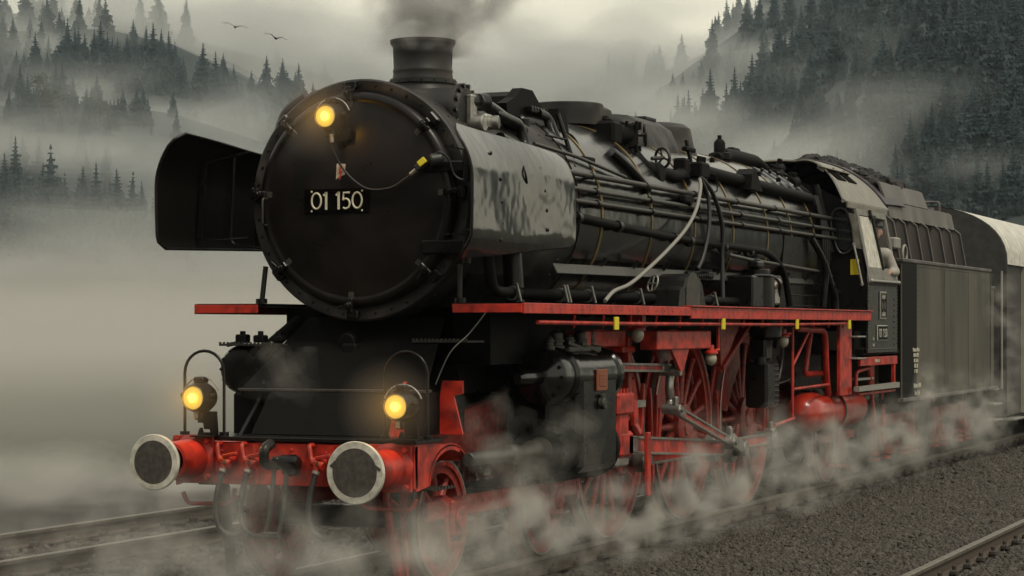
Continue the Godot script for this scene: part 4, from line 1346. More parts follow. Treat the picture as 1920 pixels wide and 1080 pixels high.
func loco_running_boards() -> void:
	for s in [1.0, -1.0]:
		var g := Geo.new()
		g.box(Vector3(7.66, 2.238, 1.17 * s), Vector3(11.87, 0.022, 0.63))
		part("running_board", g, M.dull_black, loco)
		g = Geo.new()
		g.box(Vector3(3.9, 2.205, 1.495 * s), Vector3(4.35, 0.085, 0.022), Basis(), 0.004)
		g.box(Vector3(9.85, 2.190, 1.495 * s), Vector3(7.55, 0.112, 0.022), Basis(), 0.004)
		g.box(Vector3(9.85, 2.256, 1.478 * s), Vector3(7.60, 0.014, 0.10), Basis(), 0.003)
		g.box(Vector3(1.712, 2.205, 1.19 * s), Vector3(0.022, 0.07, 0.60), Basis(), 0.003)
		for k in 46:
			g.rivet(Vector3(2.3 + k * 0.245, 2.205, 1.507 * s), Vector3(0, 0, s), 0.010)
		part("board_valance", g, M.red, loco)
		if s < 0:
			continue
		g = Geo.new()
		g.tube(curve([Vector3(2.1, 2.092, 1.47), Vector3(4.6, 2.082, 1.47), Vector3(7.0, 2.082, 1.47), Vector3(9.5, 2.08, 1.47), Vector3(12.45, 2.096, 1.47)], 8), 0.019, 8)
		var pipe := part("air_line", g, M.red, loco)
		g = Geo.new()
		for k in 14:
			var x := 2.9 + 0.72 * k
			g.tube(bent([Vector3(x, 2.15, 1.49), Vector3(x + 0.02, 2.12, 1.475), Vector3(x + 0.03, 2.055, 1.47), Vector3(x + 0.05, 2.05, 1.45)], 0.02), 0.011, 6)
		part("pipe_hanger", g, M.red, pipe)
		for x in [3.92, 7.16, 10.02, 12.48]:
			g = Geo.new()
			g.box(Vector3(x, 2.085, 1.498), Vector3(0.10, 0.115, 0.02), Basis(), 0.006)
			part("yellow_tag", g, M.yellow, pipe)
		# inspection lamps under the board
		for q in [Vector3(4.98, 2.0, 1.33), Vector3(7.18, 1.75, 1.36), Vector3(10.05, 1.91, 1.33)]:
			g = Geo.new()
			g.lathe([Vector2(0.12, 0), Vector2(0.12, 0.03), Vector2(0.07, 0.035), Vector2(0.06, 0.055), Vector2(0.045, 0.075), Vector2(0.03, 0.075), Vector2(0.03, 0.06)], q, Vector3.UP, 12)
			g.cyl(q + Vector3(0.03, 0.06, 0.03), q + Vector3(0.09, 0.07, 0.06), 0.018, 6)
			var la := part("inspection_lamp", g, M.red, loco)
			g = Geo.new()
			g.ball(q - Vector3(0, 0.02, 0), Vector3(0.062, 0.072, 0.062), 12, 8)
			part("glass_bowl", g, M.frosted, la)
		# red boxes and brackets hanging under the board
		g = Geo.new()
		g.box(Vector3(6.24, 1.925, 1.30), Vector3(1.70, 0.18, 0.18), Basis(), 0.01)
		g.prism([Vector2(5.87, 1.836), Vector2(6.42, 1.836), Vector2(6.24, 1.62), Vector2(6.16, 1.62)], Vector3(0, 0, 1.34), Vector3(1, 0, 0), Vector3(0, 1, 0), Vector3(0, 0, 0.03))
		g.prism([Vector2(5.87, 1.836), Vector2(6.42, 1.836), Vector2(6.24, 1.62), Vector2(6.16, 1.62)], Vector3(0, 0, 1.16), Vector3(1, 0, 0), Vector3(0, 1, 0), Vector3(0, 0, 0.03))
		for k in 8:
			g.rivet(Vector3(7.05, 1.85 + 0.02 * k, 1.39), Vector3(0, 0, 1), 0.008)
		part("link_bracket", g, M.red, loco)
		g = Geo.new()
		g.box(Vector3(4.62, 1.945, 1.05), Vector3(1.2, 0.15, 0.16), Basis(), 0.01)
		g.box(Vector3(5.3, 1.84, 1.05), Vector3(0.34, 0.06, 0.18), Basis(), 0.01)
		part("board_bracket", g, M.red, loco)
		g = Geo.new()
		g.prism([Vector2(8.55, 2.22), Vector2(9.5, 2.22), Vector2(8.62, 1.55)], Vector3(0, 0, 1.0), Vector3(1, 0, 0), Vector3(0, 1, 0), Vector3(0, 0, 0.03))
		g.bar(Vector3(8.6, 1.6, 1.02), Vector3(9.7, 2.1, 1.02), 0.10, 0.05, Vector3.UP, 0.01)
		part("board_bracket", g, M.dirty_red, loco)
		g = Geo.new()
		g.bar(Vector3(7.28, 2.2, 1.40), Vector3(7.30, 1.8, 1.40), 0.03, 0.03, Vector3(1, 0, 0), 0.006)
		g.box(Vector3(5.02, 2.12, 1.3), Vector3(0.1, 0.2, 0.16))
		part("drain_cock", g, M.red, loco)

func loco_cylinders() -> void:
	for s in [1.0, -1.0]:
		# valve chest
		var g := Geo.new()
		g.lathe([Vector2(2.50, 0.0), Vector2(2.50, 0.035), Vector2(2.56, 0.06), Vector2(2.95, 0.07), Vector2(2.97, 0.13), Vector2(3.02, 0.21), Vector2(3.03, 0.235), Vector2(3.08, 0.245), Vector2(3.16, 0.245), Vector2(3.18, 0.225), Vector2(3.30, 0.225), Vector2(3.32, 0.255), Vector2(3.40, 0.255), Vector2(3.42, 0.235), Vector2(4.36, 0.235), Vector2(4.38, 0.255), Vector2(4.46, 0.255), Vector2(4.48, 0.23), Vector2(4.56, 0.22), Vector2(4.62, 0.12), Vector2(4.70, 0.06), Vector2(4.70, 0)], Vector3(0, 1.625, 1.13 * s), Vector3(1, 0, 0), 40)
		for k in 14:
			var a := TAU * k / 14.0
			g.cyl(Vector3(3.06, 1.625 + 0.2 * sin(a), 1.13 * s + 0.2 * cos(a)), Vector3(2.99, 1.625 + 0.2 * sin(a), 1.13 * s + 0.2 * cos(a)), 0.016, 6)
		part("valve_chest", g, M.gloss_black, loco)
		# main cylinder with lagging that joins the chest
		g = Geo.new()
		g.lathe([Vector2(3.12, 0.0), Vector2(3.12, 0.23), Vector2(3.16, 0.265), Vector2(3.22, 0.275), Vector2(3.24, 0.26), Vector2(3.36, 0.26), Vector2(3.38, 0.275), Vector2(4.36, 0.275), Vector2(4.37, 0.285), Vector2(4.43, 0.285), Vector2(4.46, 0.25), Vector2(4.62, 0.18), Vector2(4.66, 0.0)], Vector3(0, 0.97, 1.07 * s), Vector3(1, 0, 0), 44)
		for k in 18:
			var a := TAU * k / 18.0
			g.cyl(Vector3(3.14, 0.97 + 0.245 * sin(a), 1.07 * s + 0.245 * cos(a)), Vector3(3.08, 0.97 + 0.245 * sin(a), 1.07 * s + 0.245 * cos(a)), 0.02, 6)
		part("cylinder", g, M.dull_black, loco)
		g = Geo.new()
		g.box(Vector3(3.88, 1.21, 1.23 * s), Vector3(0.94, 0.86, 0.26), Basis(), 0.08)
		part("cylinder_casing", g, M.black, loco)
		g = Geo.new()
		g.box(Vector3(3.9, 1.30, 0.85 * s), Vector3(0.98, 0.9, 0.4), Basis(), 0.03)
		part("cylinder_saddle", g, M.dull_black, loco)
		g = Geo.new()
		g.cyl(Vector3(1.55, 1.0, 1.09 * s), Vector3(3.14, 0.985, 1.09 * s), 0.055, 14, 0.006)
		part("piston_tail_tube", g, M.dark_steel, loco)
		g = Geo.new()
		g.lathe([Vector2(2.42, 0.055), Vector2(2.44, 0.085), Vector2(2.52, 0.085), Vector2(2.6, 0.065), Vector2(2.85, 0.07), Vector2(2.92, 0.10), Vector2(3.0, 0.10), Vector2(3.13, 0.12)], Vector3(0, 0.99, 1.09 * s), Vector3(1, 0, 0), 20)
		part("piston_gland", g, M.dark_steel, loco)
		# relief valves and fittings on the chest
		g = Geo.new()
		for q in [[3.42, 0.06, 0.10], [3.72, 0.05, 0.06], [4.02, 0.055, 0.10], [4.3, 0.03, 0.09], [3.25, 0.04, 0.05], [4.12, 0.03, 0.04]]:
			g.lathe([Vector2(0, q[1] * 1.3), Vector2(0.04, q[1] * 1.3), Vector2(0.045, q[1]), Vector2(0.07, q[1]), Vector2(0.075, q[1] * 1.2), Vector2(0.09, q[1] * 1.2), Vector2(0.095, q[1]), Vector2(q[2] + 0.05, q[1]), Vector2(q[2] + 0.07, q[1] * 0.6), Vector2(q[2] + 0.09, 0)], Vector3(q[0], 1.85, 1.12 * s), Vector3.UP, 12)
		g.box(Vector3(3.85, 1.86, 1.16 * s), Vector3(0.8, 0.06, 0.16), Basis(), 0.02)
		g.bar(Vector3(3.5, 1.92, 1.2 * s), Vector3(3.75, 1.86, 1.24 * s), 0.02, 0.03)
		g.bar(Vector3(3.85, 1.90, 1.2 * s), Vector3(4.1, 1.84, 1.27 * s), 0.02, 0.03)
		part("relief_valve", g, M.dark_steel, loco)
		if s > 0:
			g = Geo.new()
			g.box(Vector3(3.88, 1.585, 1.375), Vector3(0.26, 0.19, 0.022), Basis(), 0.005)
			var mp := part("maker_plate", g, M.copper_plate, loco)
			g = Geo.new()
			g.box(Vector3(3.88, 1.585, 1.388), Vector3(0.18, 0.11, 0.006), Basis(), 0.002)
			for k in 4:
				g.box(Vector3(3.88, 1.63 - 0.03 * k, 1.392), Vector3(0.14, 0.010, 0.005))
			part("raised_text", g, M.copper_plate, mp)
			g = Geo.new()
			g.cyl(Vector3(3.86, 1.38, 1.36), Vector3(3.86, 1.38, 1.42), 0.055, 12, 0.01)
			g.cyl(Vector3(3.86, 1.40, 1.39), Vector3(3.86, 1.46, 1.39), 0.03, 8, 0.006)
			part("oil_plug", g, M.dark_steel, loco)

func wheel(called: String, at: Vector3, r: float, spokes: int, s: float, red: Material, weight := 0.0) -> void:
	var g := Geo.new()
	g.lathe([Vector2(-0.06, r + 0.028), Vector2(-0.035, r + 0.028), Vector2(-0.02, r), Vector2(0.075, r - 0.006), Vector2(0.08, r - 0.012), Vector2(0.08, r - 0.065), Vector2(0.06, r - 0.07), Vector2(0.055, r - 0.125), Vector2(-0.05, r - 0.125), Vector2(-0.06, r - 0.07), Vector2(-0.06, r + 0.028)], Vector3.ZERO, Vector3(0, 0, s), 56)
	var o := part(called, g, red, loco)
	o.position = at
	g = Geo.new()
	g.lathe([Vector2(0.02, r - 0.001), Vector2(0.076, r - 0.007), Vector2(0.081, r - 0.012), Vector2(0.081, r - 0.03)], Vector3.ZERO, Vector3(0, 0, s), 56)
	part("tyre_tread", g, M.steel, o)
	g = Geo.new()
	var hr := 0.15 + 0.09 * r
	g.lathe([Vector2(-0.09, hr), Vector2(0.09, hr), Vector2(0.11, hr - 0.025), Vector2(0.11, 0.11), Vector2(0.13, 0.10), Vector2(0.13, 0)], Vector3.ZERO, Vector3(0, 0, s), 24)
	part("hub", g, red, o)
	g = Geo.new()
	var len := r - 0.11 - hr + 0.03
	var w0 := 0.045
	var w1 := 0.03
	g.lathe([Vector2(0, w0), Vector2(len * 0.2, w0 * 0.85), Vector2(len * 0.8, w1), Vector2(len, w1 * 1.5)], Vector3(0, hr - 0.015, 0), Vector3.UP, 8)
	var sp: MeshInstance3D = null
	for k in spokes:
		var t := Transform3D(Basis(Vector3(0, 0, 1), TAU * k / spokes + 0.1), Vector3.ZERO)
		if sp == null:
			sp = part("spoke", g, red, o)
			sp.transform = t
		else:
			again(sp, o, t)
	if weight != 0.0:
		g = Geo.new()
		var poly := []
		for k in 13:
			var a := weight - 0.62 + 1.24 * k / 12.0
			poly.append(Vector2(cos(a), sin(a)) * (r - 0.10))
		poly.append(Vector2(cos(weight + 0.62), sin(weight + 0.62)) * (r - 0.36))
		poly.append(Vector2(cos(weight), sin(weight)) * (r - 0.44))
		poly.append(Vector2(cos(weight - 0.62), sin(weight - 0.62)) * (r - 0.36))
		g.prism(poly, Vector3(0, 0, -0.05 * s), Vector3(1, 0, 0), Vector3(0, 1, 0), Vector3(0, 0, 0.10 * s))
		part("counterweight", g, red, o)
		g = Geo.new()
		g.lathe([Vector2(-0.05, 0.17), Vector2(0.10, 0.17), Vector2(0.12, 0.15), Vector2(0.12, 0)], Vector3(-cos(weight) * 0.345, -sin(weight) * 0.345, 0), Vector3(0, 0, s), 18)
		part("crank_boss", g, red, o)

func loco_wheels() -> void:
	var cw := deg_to_rad(136.0)
	for s in [1.0, -1.0]:
		var red: Material = M.dirty_red
		wheel("bogie_wheel", Vector3(1.733, 0.5, 0.72 * s), 0.5, 9, s, red)
		wheel("bogie_wheel", Vector3(3.933, 0.5, 0.72 * s), 0.5, 9, s, red)
		for x in [5.733, 8.033, 10.333]:
			wheel("driving_wheel", Vector3(x, 1.0, 0.72 * s), 1.0, 17, s, red, cw)
		wheel("trailing_wheel", Vector3(14.133, 0.625, 0.72 * s), 0.625, 11, s, red)
	for x in [1.733, 3.933, 5.733, 8.033, 10.333, 14.133]:
		var r: float = 0.5 if x < 4.5 else (0.625 if x > 14 else 1.0)
		var g := Geo.new()
		g.cyl(Vector3(x, r, -0.7), Vector3(x, r, 0.7), 0.09, 12)
		part("axle", g, M.dark_steel, loco)
	# bogie frame
	for s in [1.0, -1.0]:
		var g := Geo.new()
		g.bar(Vector3(1.2, 0.60, 0.88 * s), Vector3(4.5, 0.60, 0.88 * s), 0.05, 0.16, Vector3.UP, 0.01)
		for x in [1.733, 3.933]:
			g.box(Vector3(x, 0.52, 0.90 * s), Vector3(0.26, 0.30, 0.09), Basis(), 0.02)
			g.cyl(Vector3(x, 0.52, 0.94 * s), Vector3(x, 0.52, 0.97 * s), 0.10, 14, 0.01)
			for e in [-0.24, 0.24]:
				g.bar(Vector3(x + e, 0.68, 0.89 * s), Vector3(x + e * 0.5, 0.28, 0.89 * s), 0.05, 0.05, Vector3(0, 0, 1), 0.01)
			g.bar(Vector3(x - 0.14, 0.30, 0.89 * s), Vector3(x + 0.14, 0.30, 0.89 * s), 0.05, 0.05, Vector3.UP, 0.01)
		part("bogie_frame", g, M.dirty_red, loco)

func rod(called: String, a: Vector3, b: Vector3, high: float, ends: Array) -> void:
	# fluted rod: bright edges, red groove
	var g := Geo.new()
	var x := (b - a).normalized()
	var y := Vector3(0, 0, 1).cross(x).normalized()
	g.bar(a + y * (high / 2 - 0.012), b + y * (high / 2 - 0.012), 0.06, 0.024, y, 0.004)
	g.bar(a - y * (high / 2 - 0.012), b - y * (high / 2 - 0.012), 0.06, 0.024, y, 0.004)
	g.bar(a, a + x * 0.25, 0.06, high - 0.02, y, 0.004)
	g.bar(b - x * 0.25, b, 0.06, high - 0.02, y, 0.004)
	for k in 2:
		var p: Vector3 = a if k == 0 else b
		var r: float = ends[k]
		if r > 0.0:
			g.lathe([Vector2(-0.05, 0), Vector2(-0.05, r), Vector2(0.05, r), Vector2(0.06, r - 0.01), Vector2(0.06, r * 0.5), Vector2(0.085, r * 0.45), Vector2(0.085, 0)], p, Vector3(0, 0, signf(p.z)), 18)
			g.box(p + Vector3(0, r + 0.03, 0), Vector3(0.07, 0.09, 0.05), Basis(), 0.012)
	var o := part(called, g, M.steel, loco)
	g = Geo.new()
	g.bar(a + x * 0.22, b - x * 0.22, 0.03, high - 0.04, y)
	part("red_groove", g, M.red, o)

func loco_motion() -> void:
	for s in [1.0, -1.0]:
		var pin := Vector3(0.248, -0.24, 0)
		# coupling rods
		rod("coupling_rod", Vector3(5.733, 1.0, 1.03 * s) + pin, Vector3(8.033, 1.0, 1.03 * s) + pin, 0.13, [0.13, 0.0])
		rod("coupling_rod", Vector3(8.033, 1.0, 1.03 * s) + pin, Vector3(10.333, 1.0, 1.03 * s) + pin, 0.13, [0.15, 0.12])
		var g := Geo.new()
		for x in [5.733, 8.033, 10.333]:
			g.cyl(Vector3(x, 1.0, 0.78 * s) + pin, Vector3(x, 1.0, (1.31 if x == 8.033 else 1.10) * s) + pin, 0.075, 14, 0.006)
		part("crank_pin", g, M.steel, loco)
		rod("connecting_rod", Vector3(4.98, 0.955, 1.22 * s), Vector3(8.281, 0.76, 1.22 * s), 0.17, [0.0, 0.16])
		# crosshead on its slide bar
		g = Geo.new()
		g.box(Vector3(5.15, 1.32, 1.13 * s), Vector3(0.9, 0.07, 0.14), Basis(), 0.006)
		g.cyl(Vector3(4.6, 0.97, 1.10 * s), Vector3(5.0, 0.97, 1.10 * s), 0.05, 12)
		part("slide_bar", g, M.steel, loco)
		g = Geo.new()
		g.box(Vector3(4.86, 1.34, 1.15 * s), Vector3(0.46, 0.20, 0.24), Basis(), 0.02)
		g.box(Vector3(4.86, 1.12, 1.15 * s), Vector3(0.30, 0.36, 0.18), Basis(), 0.03)
		g.box(Vector3(4.80, 1.46, 1.15 * s), Vector3(0.12, 0.10, 0.1), Basis(), 0.01)
		g.box(Vector3(4.95, 0.96, 1.15 * s), Vector3(0.34, 0.24, 0.2), Basis(), 0.03)
		for k in 5:
			g.cyl(Vector3(4.68 + 0.09 * k, 1.43, 1.2 * s), Vector3(4.68 + 0.09 * k, 1.48, 1.2 * s), 0.018, 6)
		part("crosshead", g, M.red, loco)
		g = Geo.new()
		g.bar(Vector3(4.56, 1.62, 1.2 * s), Vector3(4.50, 1.15, 1.2 * s), 0.05, 0.06, Vector3(0, 0, 1), 0.006)
		g.bar(Vector3(4.50, 1.15, 1.2 * s), Vector3(4.66, 0.86, 1.2 * s), 0.05, 0.06, Vector3(0, 0, 1), 0.006)
		g.box(Vector3(4.86, 0.80, 1.18 * s), Vector3(0.34, 0.09, 0.10), Basis(), 0.02)
		part("combination_lever", g, M.steel, loco)
		# valve spindle guide and radius bar
		rod("valve_rod", Vector3(4.6, 1.685, 1.22 * s), Vector3(6.24, 1.65, 1.22 * s), 0.085, [0.0, 0.0])
		g = Geo.new()
		g.tube(curve([Vector3(6.34, 1.70, 1.24 * s), Vector3(6.24, 1.60, 1.24 * s), Vector3(6.19, 1.46, 1.24 * s), Vector3(6.22, 1.32, 1.24 * s), Vector3(6.1, 1.24, 1.26 * s)], 5), 0.045, 8)
		g.cyl(Vector3(6.2, 1.62, 1.14 * s), Vector3(6.2, 1.62, 1.36 * s), 0.05, 12, 0.006)
		g.cyl(Vector3(6.1, 1.25, 1.2 * s), Vector3(6.1, 1.25, 1.38 * s), 0.05, 12, 0.006)
		part("expansion_link", g, M.steel, loco)
		rod("eccentric_rod", Vector3(6.08, 1.245, 1.34 * s), Vector3(7.92, 0.845, 1.34 * s), 0.09, [0.055, 0.075])
		g = Geo.new()
		g.bar(Vector3(7.92, 0.845, 1.38 * s), Vector3(8.281, 0.76, 1.38 * s), 0.05, 0.13, Vector3.UP, 0.02)
		g.cyl(Vector3(8.281, 0.76, 1.28 * s), Vector3(8.281, 0.76, 1.42 * s), 0.085, 14, 0.01)
		part("return_crank", g, M.steel, loco)
		# motion bracket, hangers and plumb pipes
		g = Geo.new()
		g.box(Vector3(5.36, 1.58, 0.98 * s), Vector3(0.10, 0.75, 0.30), Basis(), 0.01)
		g.box(Vector3(5.62, 1.62, 0.93 * s), Vector3(0.5, 0.7, 0.05), Basis(), 0.01)
		part("motion_bracket", g, M.dirty_red, loco)
		g = Geo.new()
		g.bar(Vector3(5.25, 1.36, 1.2 * s), Vector3(5.25, 1.12, 1.2 * s), 0.05, 0.09, Vector3(1, 0, 0), 0.008)
		g.bar(Vector3(5.25, 1.14, 1.2 * s), Vector3(5.30, 1.04, 1.24 * s), 0.05, 0.09, Vector3(1, 0, 0), 0.008)
		g.bar(Vector3(5.30, 1.06, 1.32 * s), Vector3(5.30, 0.46, 1.32 * s), 0.04, 0.09, Vector3(1, 0, 0), 0.008)
		part("drain_strip", g, M.red, loco)
		g = Geo.new()
		for q in [[5.75, 1.55, 5.95, 0.98, 0.10], [6.1, 1.50, 6.02, 1.0, 0.05], [6.28, 1.45, 6.34, 1.0, 0.04], [6.5, 1.38, 6.48, 0.95, 0.04], [6.62, 1.24, 6.55, 0.85, 0.07]]:
			g.bar(Vector3(q[0], q[1], 1.0 * s), Vector3(q[2], q[3], 1.0 * s), 0.04, q[4], Vector3(1, 0, 0), 0.006)
		part("brake_hanger", g, M.red, loco)
		for x in [4.75, 6.95, 9.25]:
			g = Geo.new()
			g.bar(Vector3(x - 0.02, 1.35, 0.78 * s), Vector3(x + 0.02, 0.45, 0.80 * s), 0.05, 0.06, Vector3(1, 0, 0), 0.008)
			g.prism([Vector2(x + 0.0, 0.85), Vector2(x + 0.11, 0.80), Vector2(x + 0.075, 0.62), Vector2(x + 0.12, 0.45), Vector2(x + 0.0, 0.45)], Vector3(0, 0, 0.68 * s), Vector3(1, 0, 0), Vector3(0, 1, 0), Vector3(0, 0, 0.10 * s))
			part("brake_gear", g, M.dirty_red, loco)

func loco_underneath() -> void:
	for s in [1.0, -1.0]:
		var g := Geo.new()
		g.prism([Vector2(0.7, 0.82), Vector2(2.4, 0.95), Vector2(4.6, 0.80), Vector2(13.6, 0.75), Vector2(15.0, 0.85), Vector2(15.0, 1.3), Vector2(13.6, 1.45), Vector2(5.0, 1.62), Vector2(1.0, 1.17)], Vector3(0, 0, 0.52 * s), Vector3(1, 0, 0), Vector3(0, 1, 0), Vector3(0, 0, 0.08 * s))
		part("main_frame", g, M.dirty_red, loco)
		g = Geo.new()
		for x in [5.733, 8.033, 10.333]:
			for k in 6:
				g.box(Vector3(x, 0.52 - 0.022 * k, 0.56 * s), Vector3(1.0 - 0.13 * k, 0.018, 0.09))
		part("leaf_spring", g, M.dull_black, loco)
	var g := Geo.new()
	g.box(Vector3(8.0, 1.84, 0), Vector3(11.0, 0.62, 1.0))
	g.box(Vector3(3.3, 1.98, 0.02), Vector3(2.0, 0.48, 1.9))
	g.box(Vector3(3.1, 1.2, 0), Vector3(3.0, 0.5, 0.8))
	part("frame_stretcher", g, M.dull_black, loco)
	# ashpan
	g = Geo.new()
	for s in [1.0, -1.0]:
		g.prism([Vector2(11.0, 1.9), Vector2(13.5, 1.9), Vector2(13.5, 1.2), Vector2(12.4, 1.28), Vector2(11.8, 1.40), Vector2(11.15, 1.38), Vector2(11.05, 1.6)], Vector3(0, 0, 0.66 * s), Vector3(1, 0, 0), Vector3(0, 1, 0), Vector3(0, 0, 0.22 * s))
	g.box(Vector3(12.3, 1.1, 0), Vector3(2.2, 0.9, 1.0))
	part("ash_pan", g, M.black, loco)
	g = Geo.new()
	g.tube(curve([Vector3(11.1, 1.40, 0.90), Vector3(11.5, 1.38, 0.90), Vector3(12.0, 1.43, 0.90)], 5), 0.012, 6)
	part("pan_lip", g, M.steel, loco)
	# feed pump column under the running board
	g = Geo.new()
	g.cyl(Vector3(9.95, 1.92, 1.15), Vector3(9.95, 2.22, 1.15), 0.19, 18, 0.02)
	g.box(Vector3(9.85, 1.80, 1.12), Vector3(0.28, 0.26, 0.2), Basis(), 0.03)
	g.box(Vector3(9.92, 1.40, 1.12), Vector3(0.52, 0.52, 0.26), Basis(), 0.03)
	g.cyl(Vector3(9.7, 1.62, 1.15), Vector3(9.7, 1.72, 1.15), 0.07, 12, 0.01)
	for k in 8:
		for j in 3:
			g.rivet(Vector3(10.0 + 0.06 * j, 1.62 - 0.06 * k, 1.25), Vector3(0, 0, 1), 0.017)
	g.cyl(Vector3(9.8, 1.66, 1.12), Vector3(10.15, 1.67, 1.12), 0.05, 10, 0.01)
	part("feed_pump", g, M.black, loco)
	g = Geo.new()
	g.tube(curve([Vector3(10.2, 1.95, 1.2), Vector3(10.4, 1.8, 1.22), Vector3(10.42, 1.6, 1.2), Vector3(10.3, 1.45, 1.2)], 5), 0.02, 6)
	g.tube(curve([Vector3(11.0, 1.7, 1.0), Vector3(10.95, 1.6, 1.05), Vector3(11.0, 1.45, 1.02)], 5), 0.02, 6)
	part("oil_line", g, M.dark_steel, loco)
	# red pipe work in front of the cab
	g = Geo.new()
	g.tube([Vector3(10.55, 2.05, 1.3), Vector3(10.55, 1.30, 1.3), Vector3(10.55, 0.99, 1.3)], 0.020, 8)
	g.tube([Vector3(10.55, 1.60, 1.3), Vector3(11.32, 2.02, 1.3)], 0.018, 8)
	g.tube([Vector3(10.55, 1.33, 1.3), Vector3(12.3, 1.345, 1.28)], 0.018, 8)
	g.tube([Vector3(10.6, 0.99, 1.3), Vector3(9.8, 0.94, 1.3)], 0.022, 8)
	g.tube([Vector3(8.8, 0.45, 1.1), Vector3(8.85, 1.0, 1.15)], 0.016, 6)
	part("air_pipe", g, M.red, loco)
	g = Geo.new()
	g.tube(bent([Vector3(10.75, 2.035, 1.3), Vector3(12.05, 2.01, 1.3), Vector3(12.2, 1.46, 1.28), Vector3(12.55, 1.2, 1.22), Vector3(12.4, 1.1, 1.14)], 0.16, 6), 0.038, 10)
	g.tube(bent([Vector3(12.15, 2.15, 1.1), Vector3(12.1, 1.95, 1.1), Vector3(11.85, 1.48, 1.1), Vector3(12.9, 1.47, 1.1)], 0.1, 5), 0.036, 10)
	part("brake_pipe", g, M.red, loco)
	# red air reservoir
	g = Geo.new()
	g.lathe([Vector2(11.72, 0.0), Vector2(11.74, 0.09), Vector2(11.80, 0.17), Vector2(11.90, 0.225), Vector2(12.05, 0.245), Vector2(13.0, 0.245), Vector2(13.0, 0.255), Vector2(13.07, 0.255), Vector2(13.07, 0.245), Vector2(14.3, 0.235), Vector2(14.42, 0.21), Vector2(14.5, 0.14), Vector2(14.54, 0.0)], Vector3(0, 1.0, 1.06), Vector3(1, 0, 0), 36)
	part("air_reservoir", g, M.tank_red, loco)
	g = Geo.new()
	g.cyl(Vector3(12.42, 1.20, 1.13), Vector3(12.42, 1.28, 1.13), 0.07, 12, 0.01)
	g.tube(ring_points(Vector3(13.04, 1.0, 1.06), Vector3(0, 1, 0), Vector3(0, 0, 1), 0.262, 28), 0.014, 6, false)
	g.cyl(Vector3(14.46, 1.10, 1.2), Vector3(14.56, 1.12, 1.24), 0.04, 10, 0.008)
	part("reservoir_strap", g, M.dark_steel, loco)
	# trailing truck
	g = Geo.new()
	g.bar(Vector3(13.2, 0.62, 0.92), Vector3(15.0, 0.62, 0.92), 0.05, 0.12, Vector3.UP, 0.01)
	g.box(Vector3(14.133, 0.62, 0.93), Vector3(0.28, 0.32, 0.09), Basis(), 0.02)
	g.bar(Vector3(13.4, 0.28, 0.92), Vector3(14.5, 0.20, 0.92), 0.16, 0.05, Vector3.UP, 0.01)
	g.bar(Vector3(13.45, 0.28, 0.92), Vector3(13.9, 0.7, 0.92), 0.05, 0.06, Vector3(0, 0, 1), 0.01)
	part("trailing_truck", g, M.dirty_red, loco)
	g = Geo.new()
	g.box(Vector3(13.85, 0.42, 0.98), Vector3(0.34, 0.26, 0.012), Basis(Vector3(0, 0, 1), -0.35), 0.003)
	part("truck_plate", g, M.alu, loco)

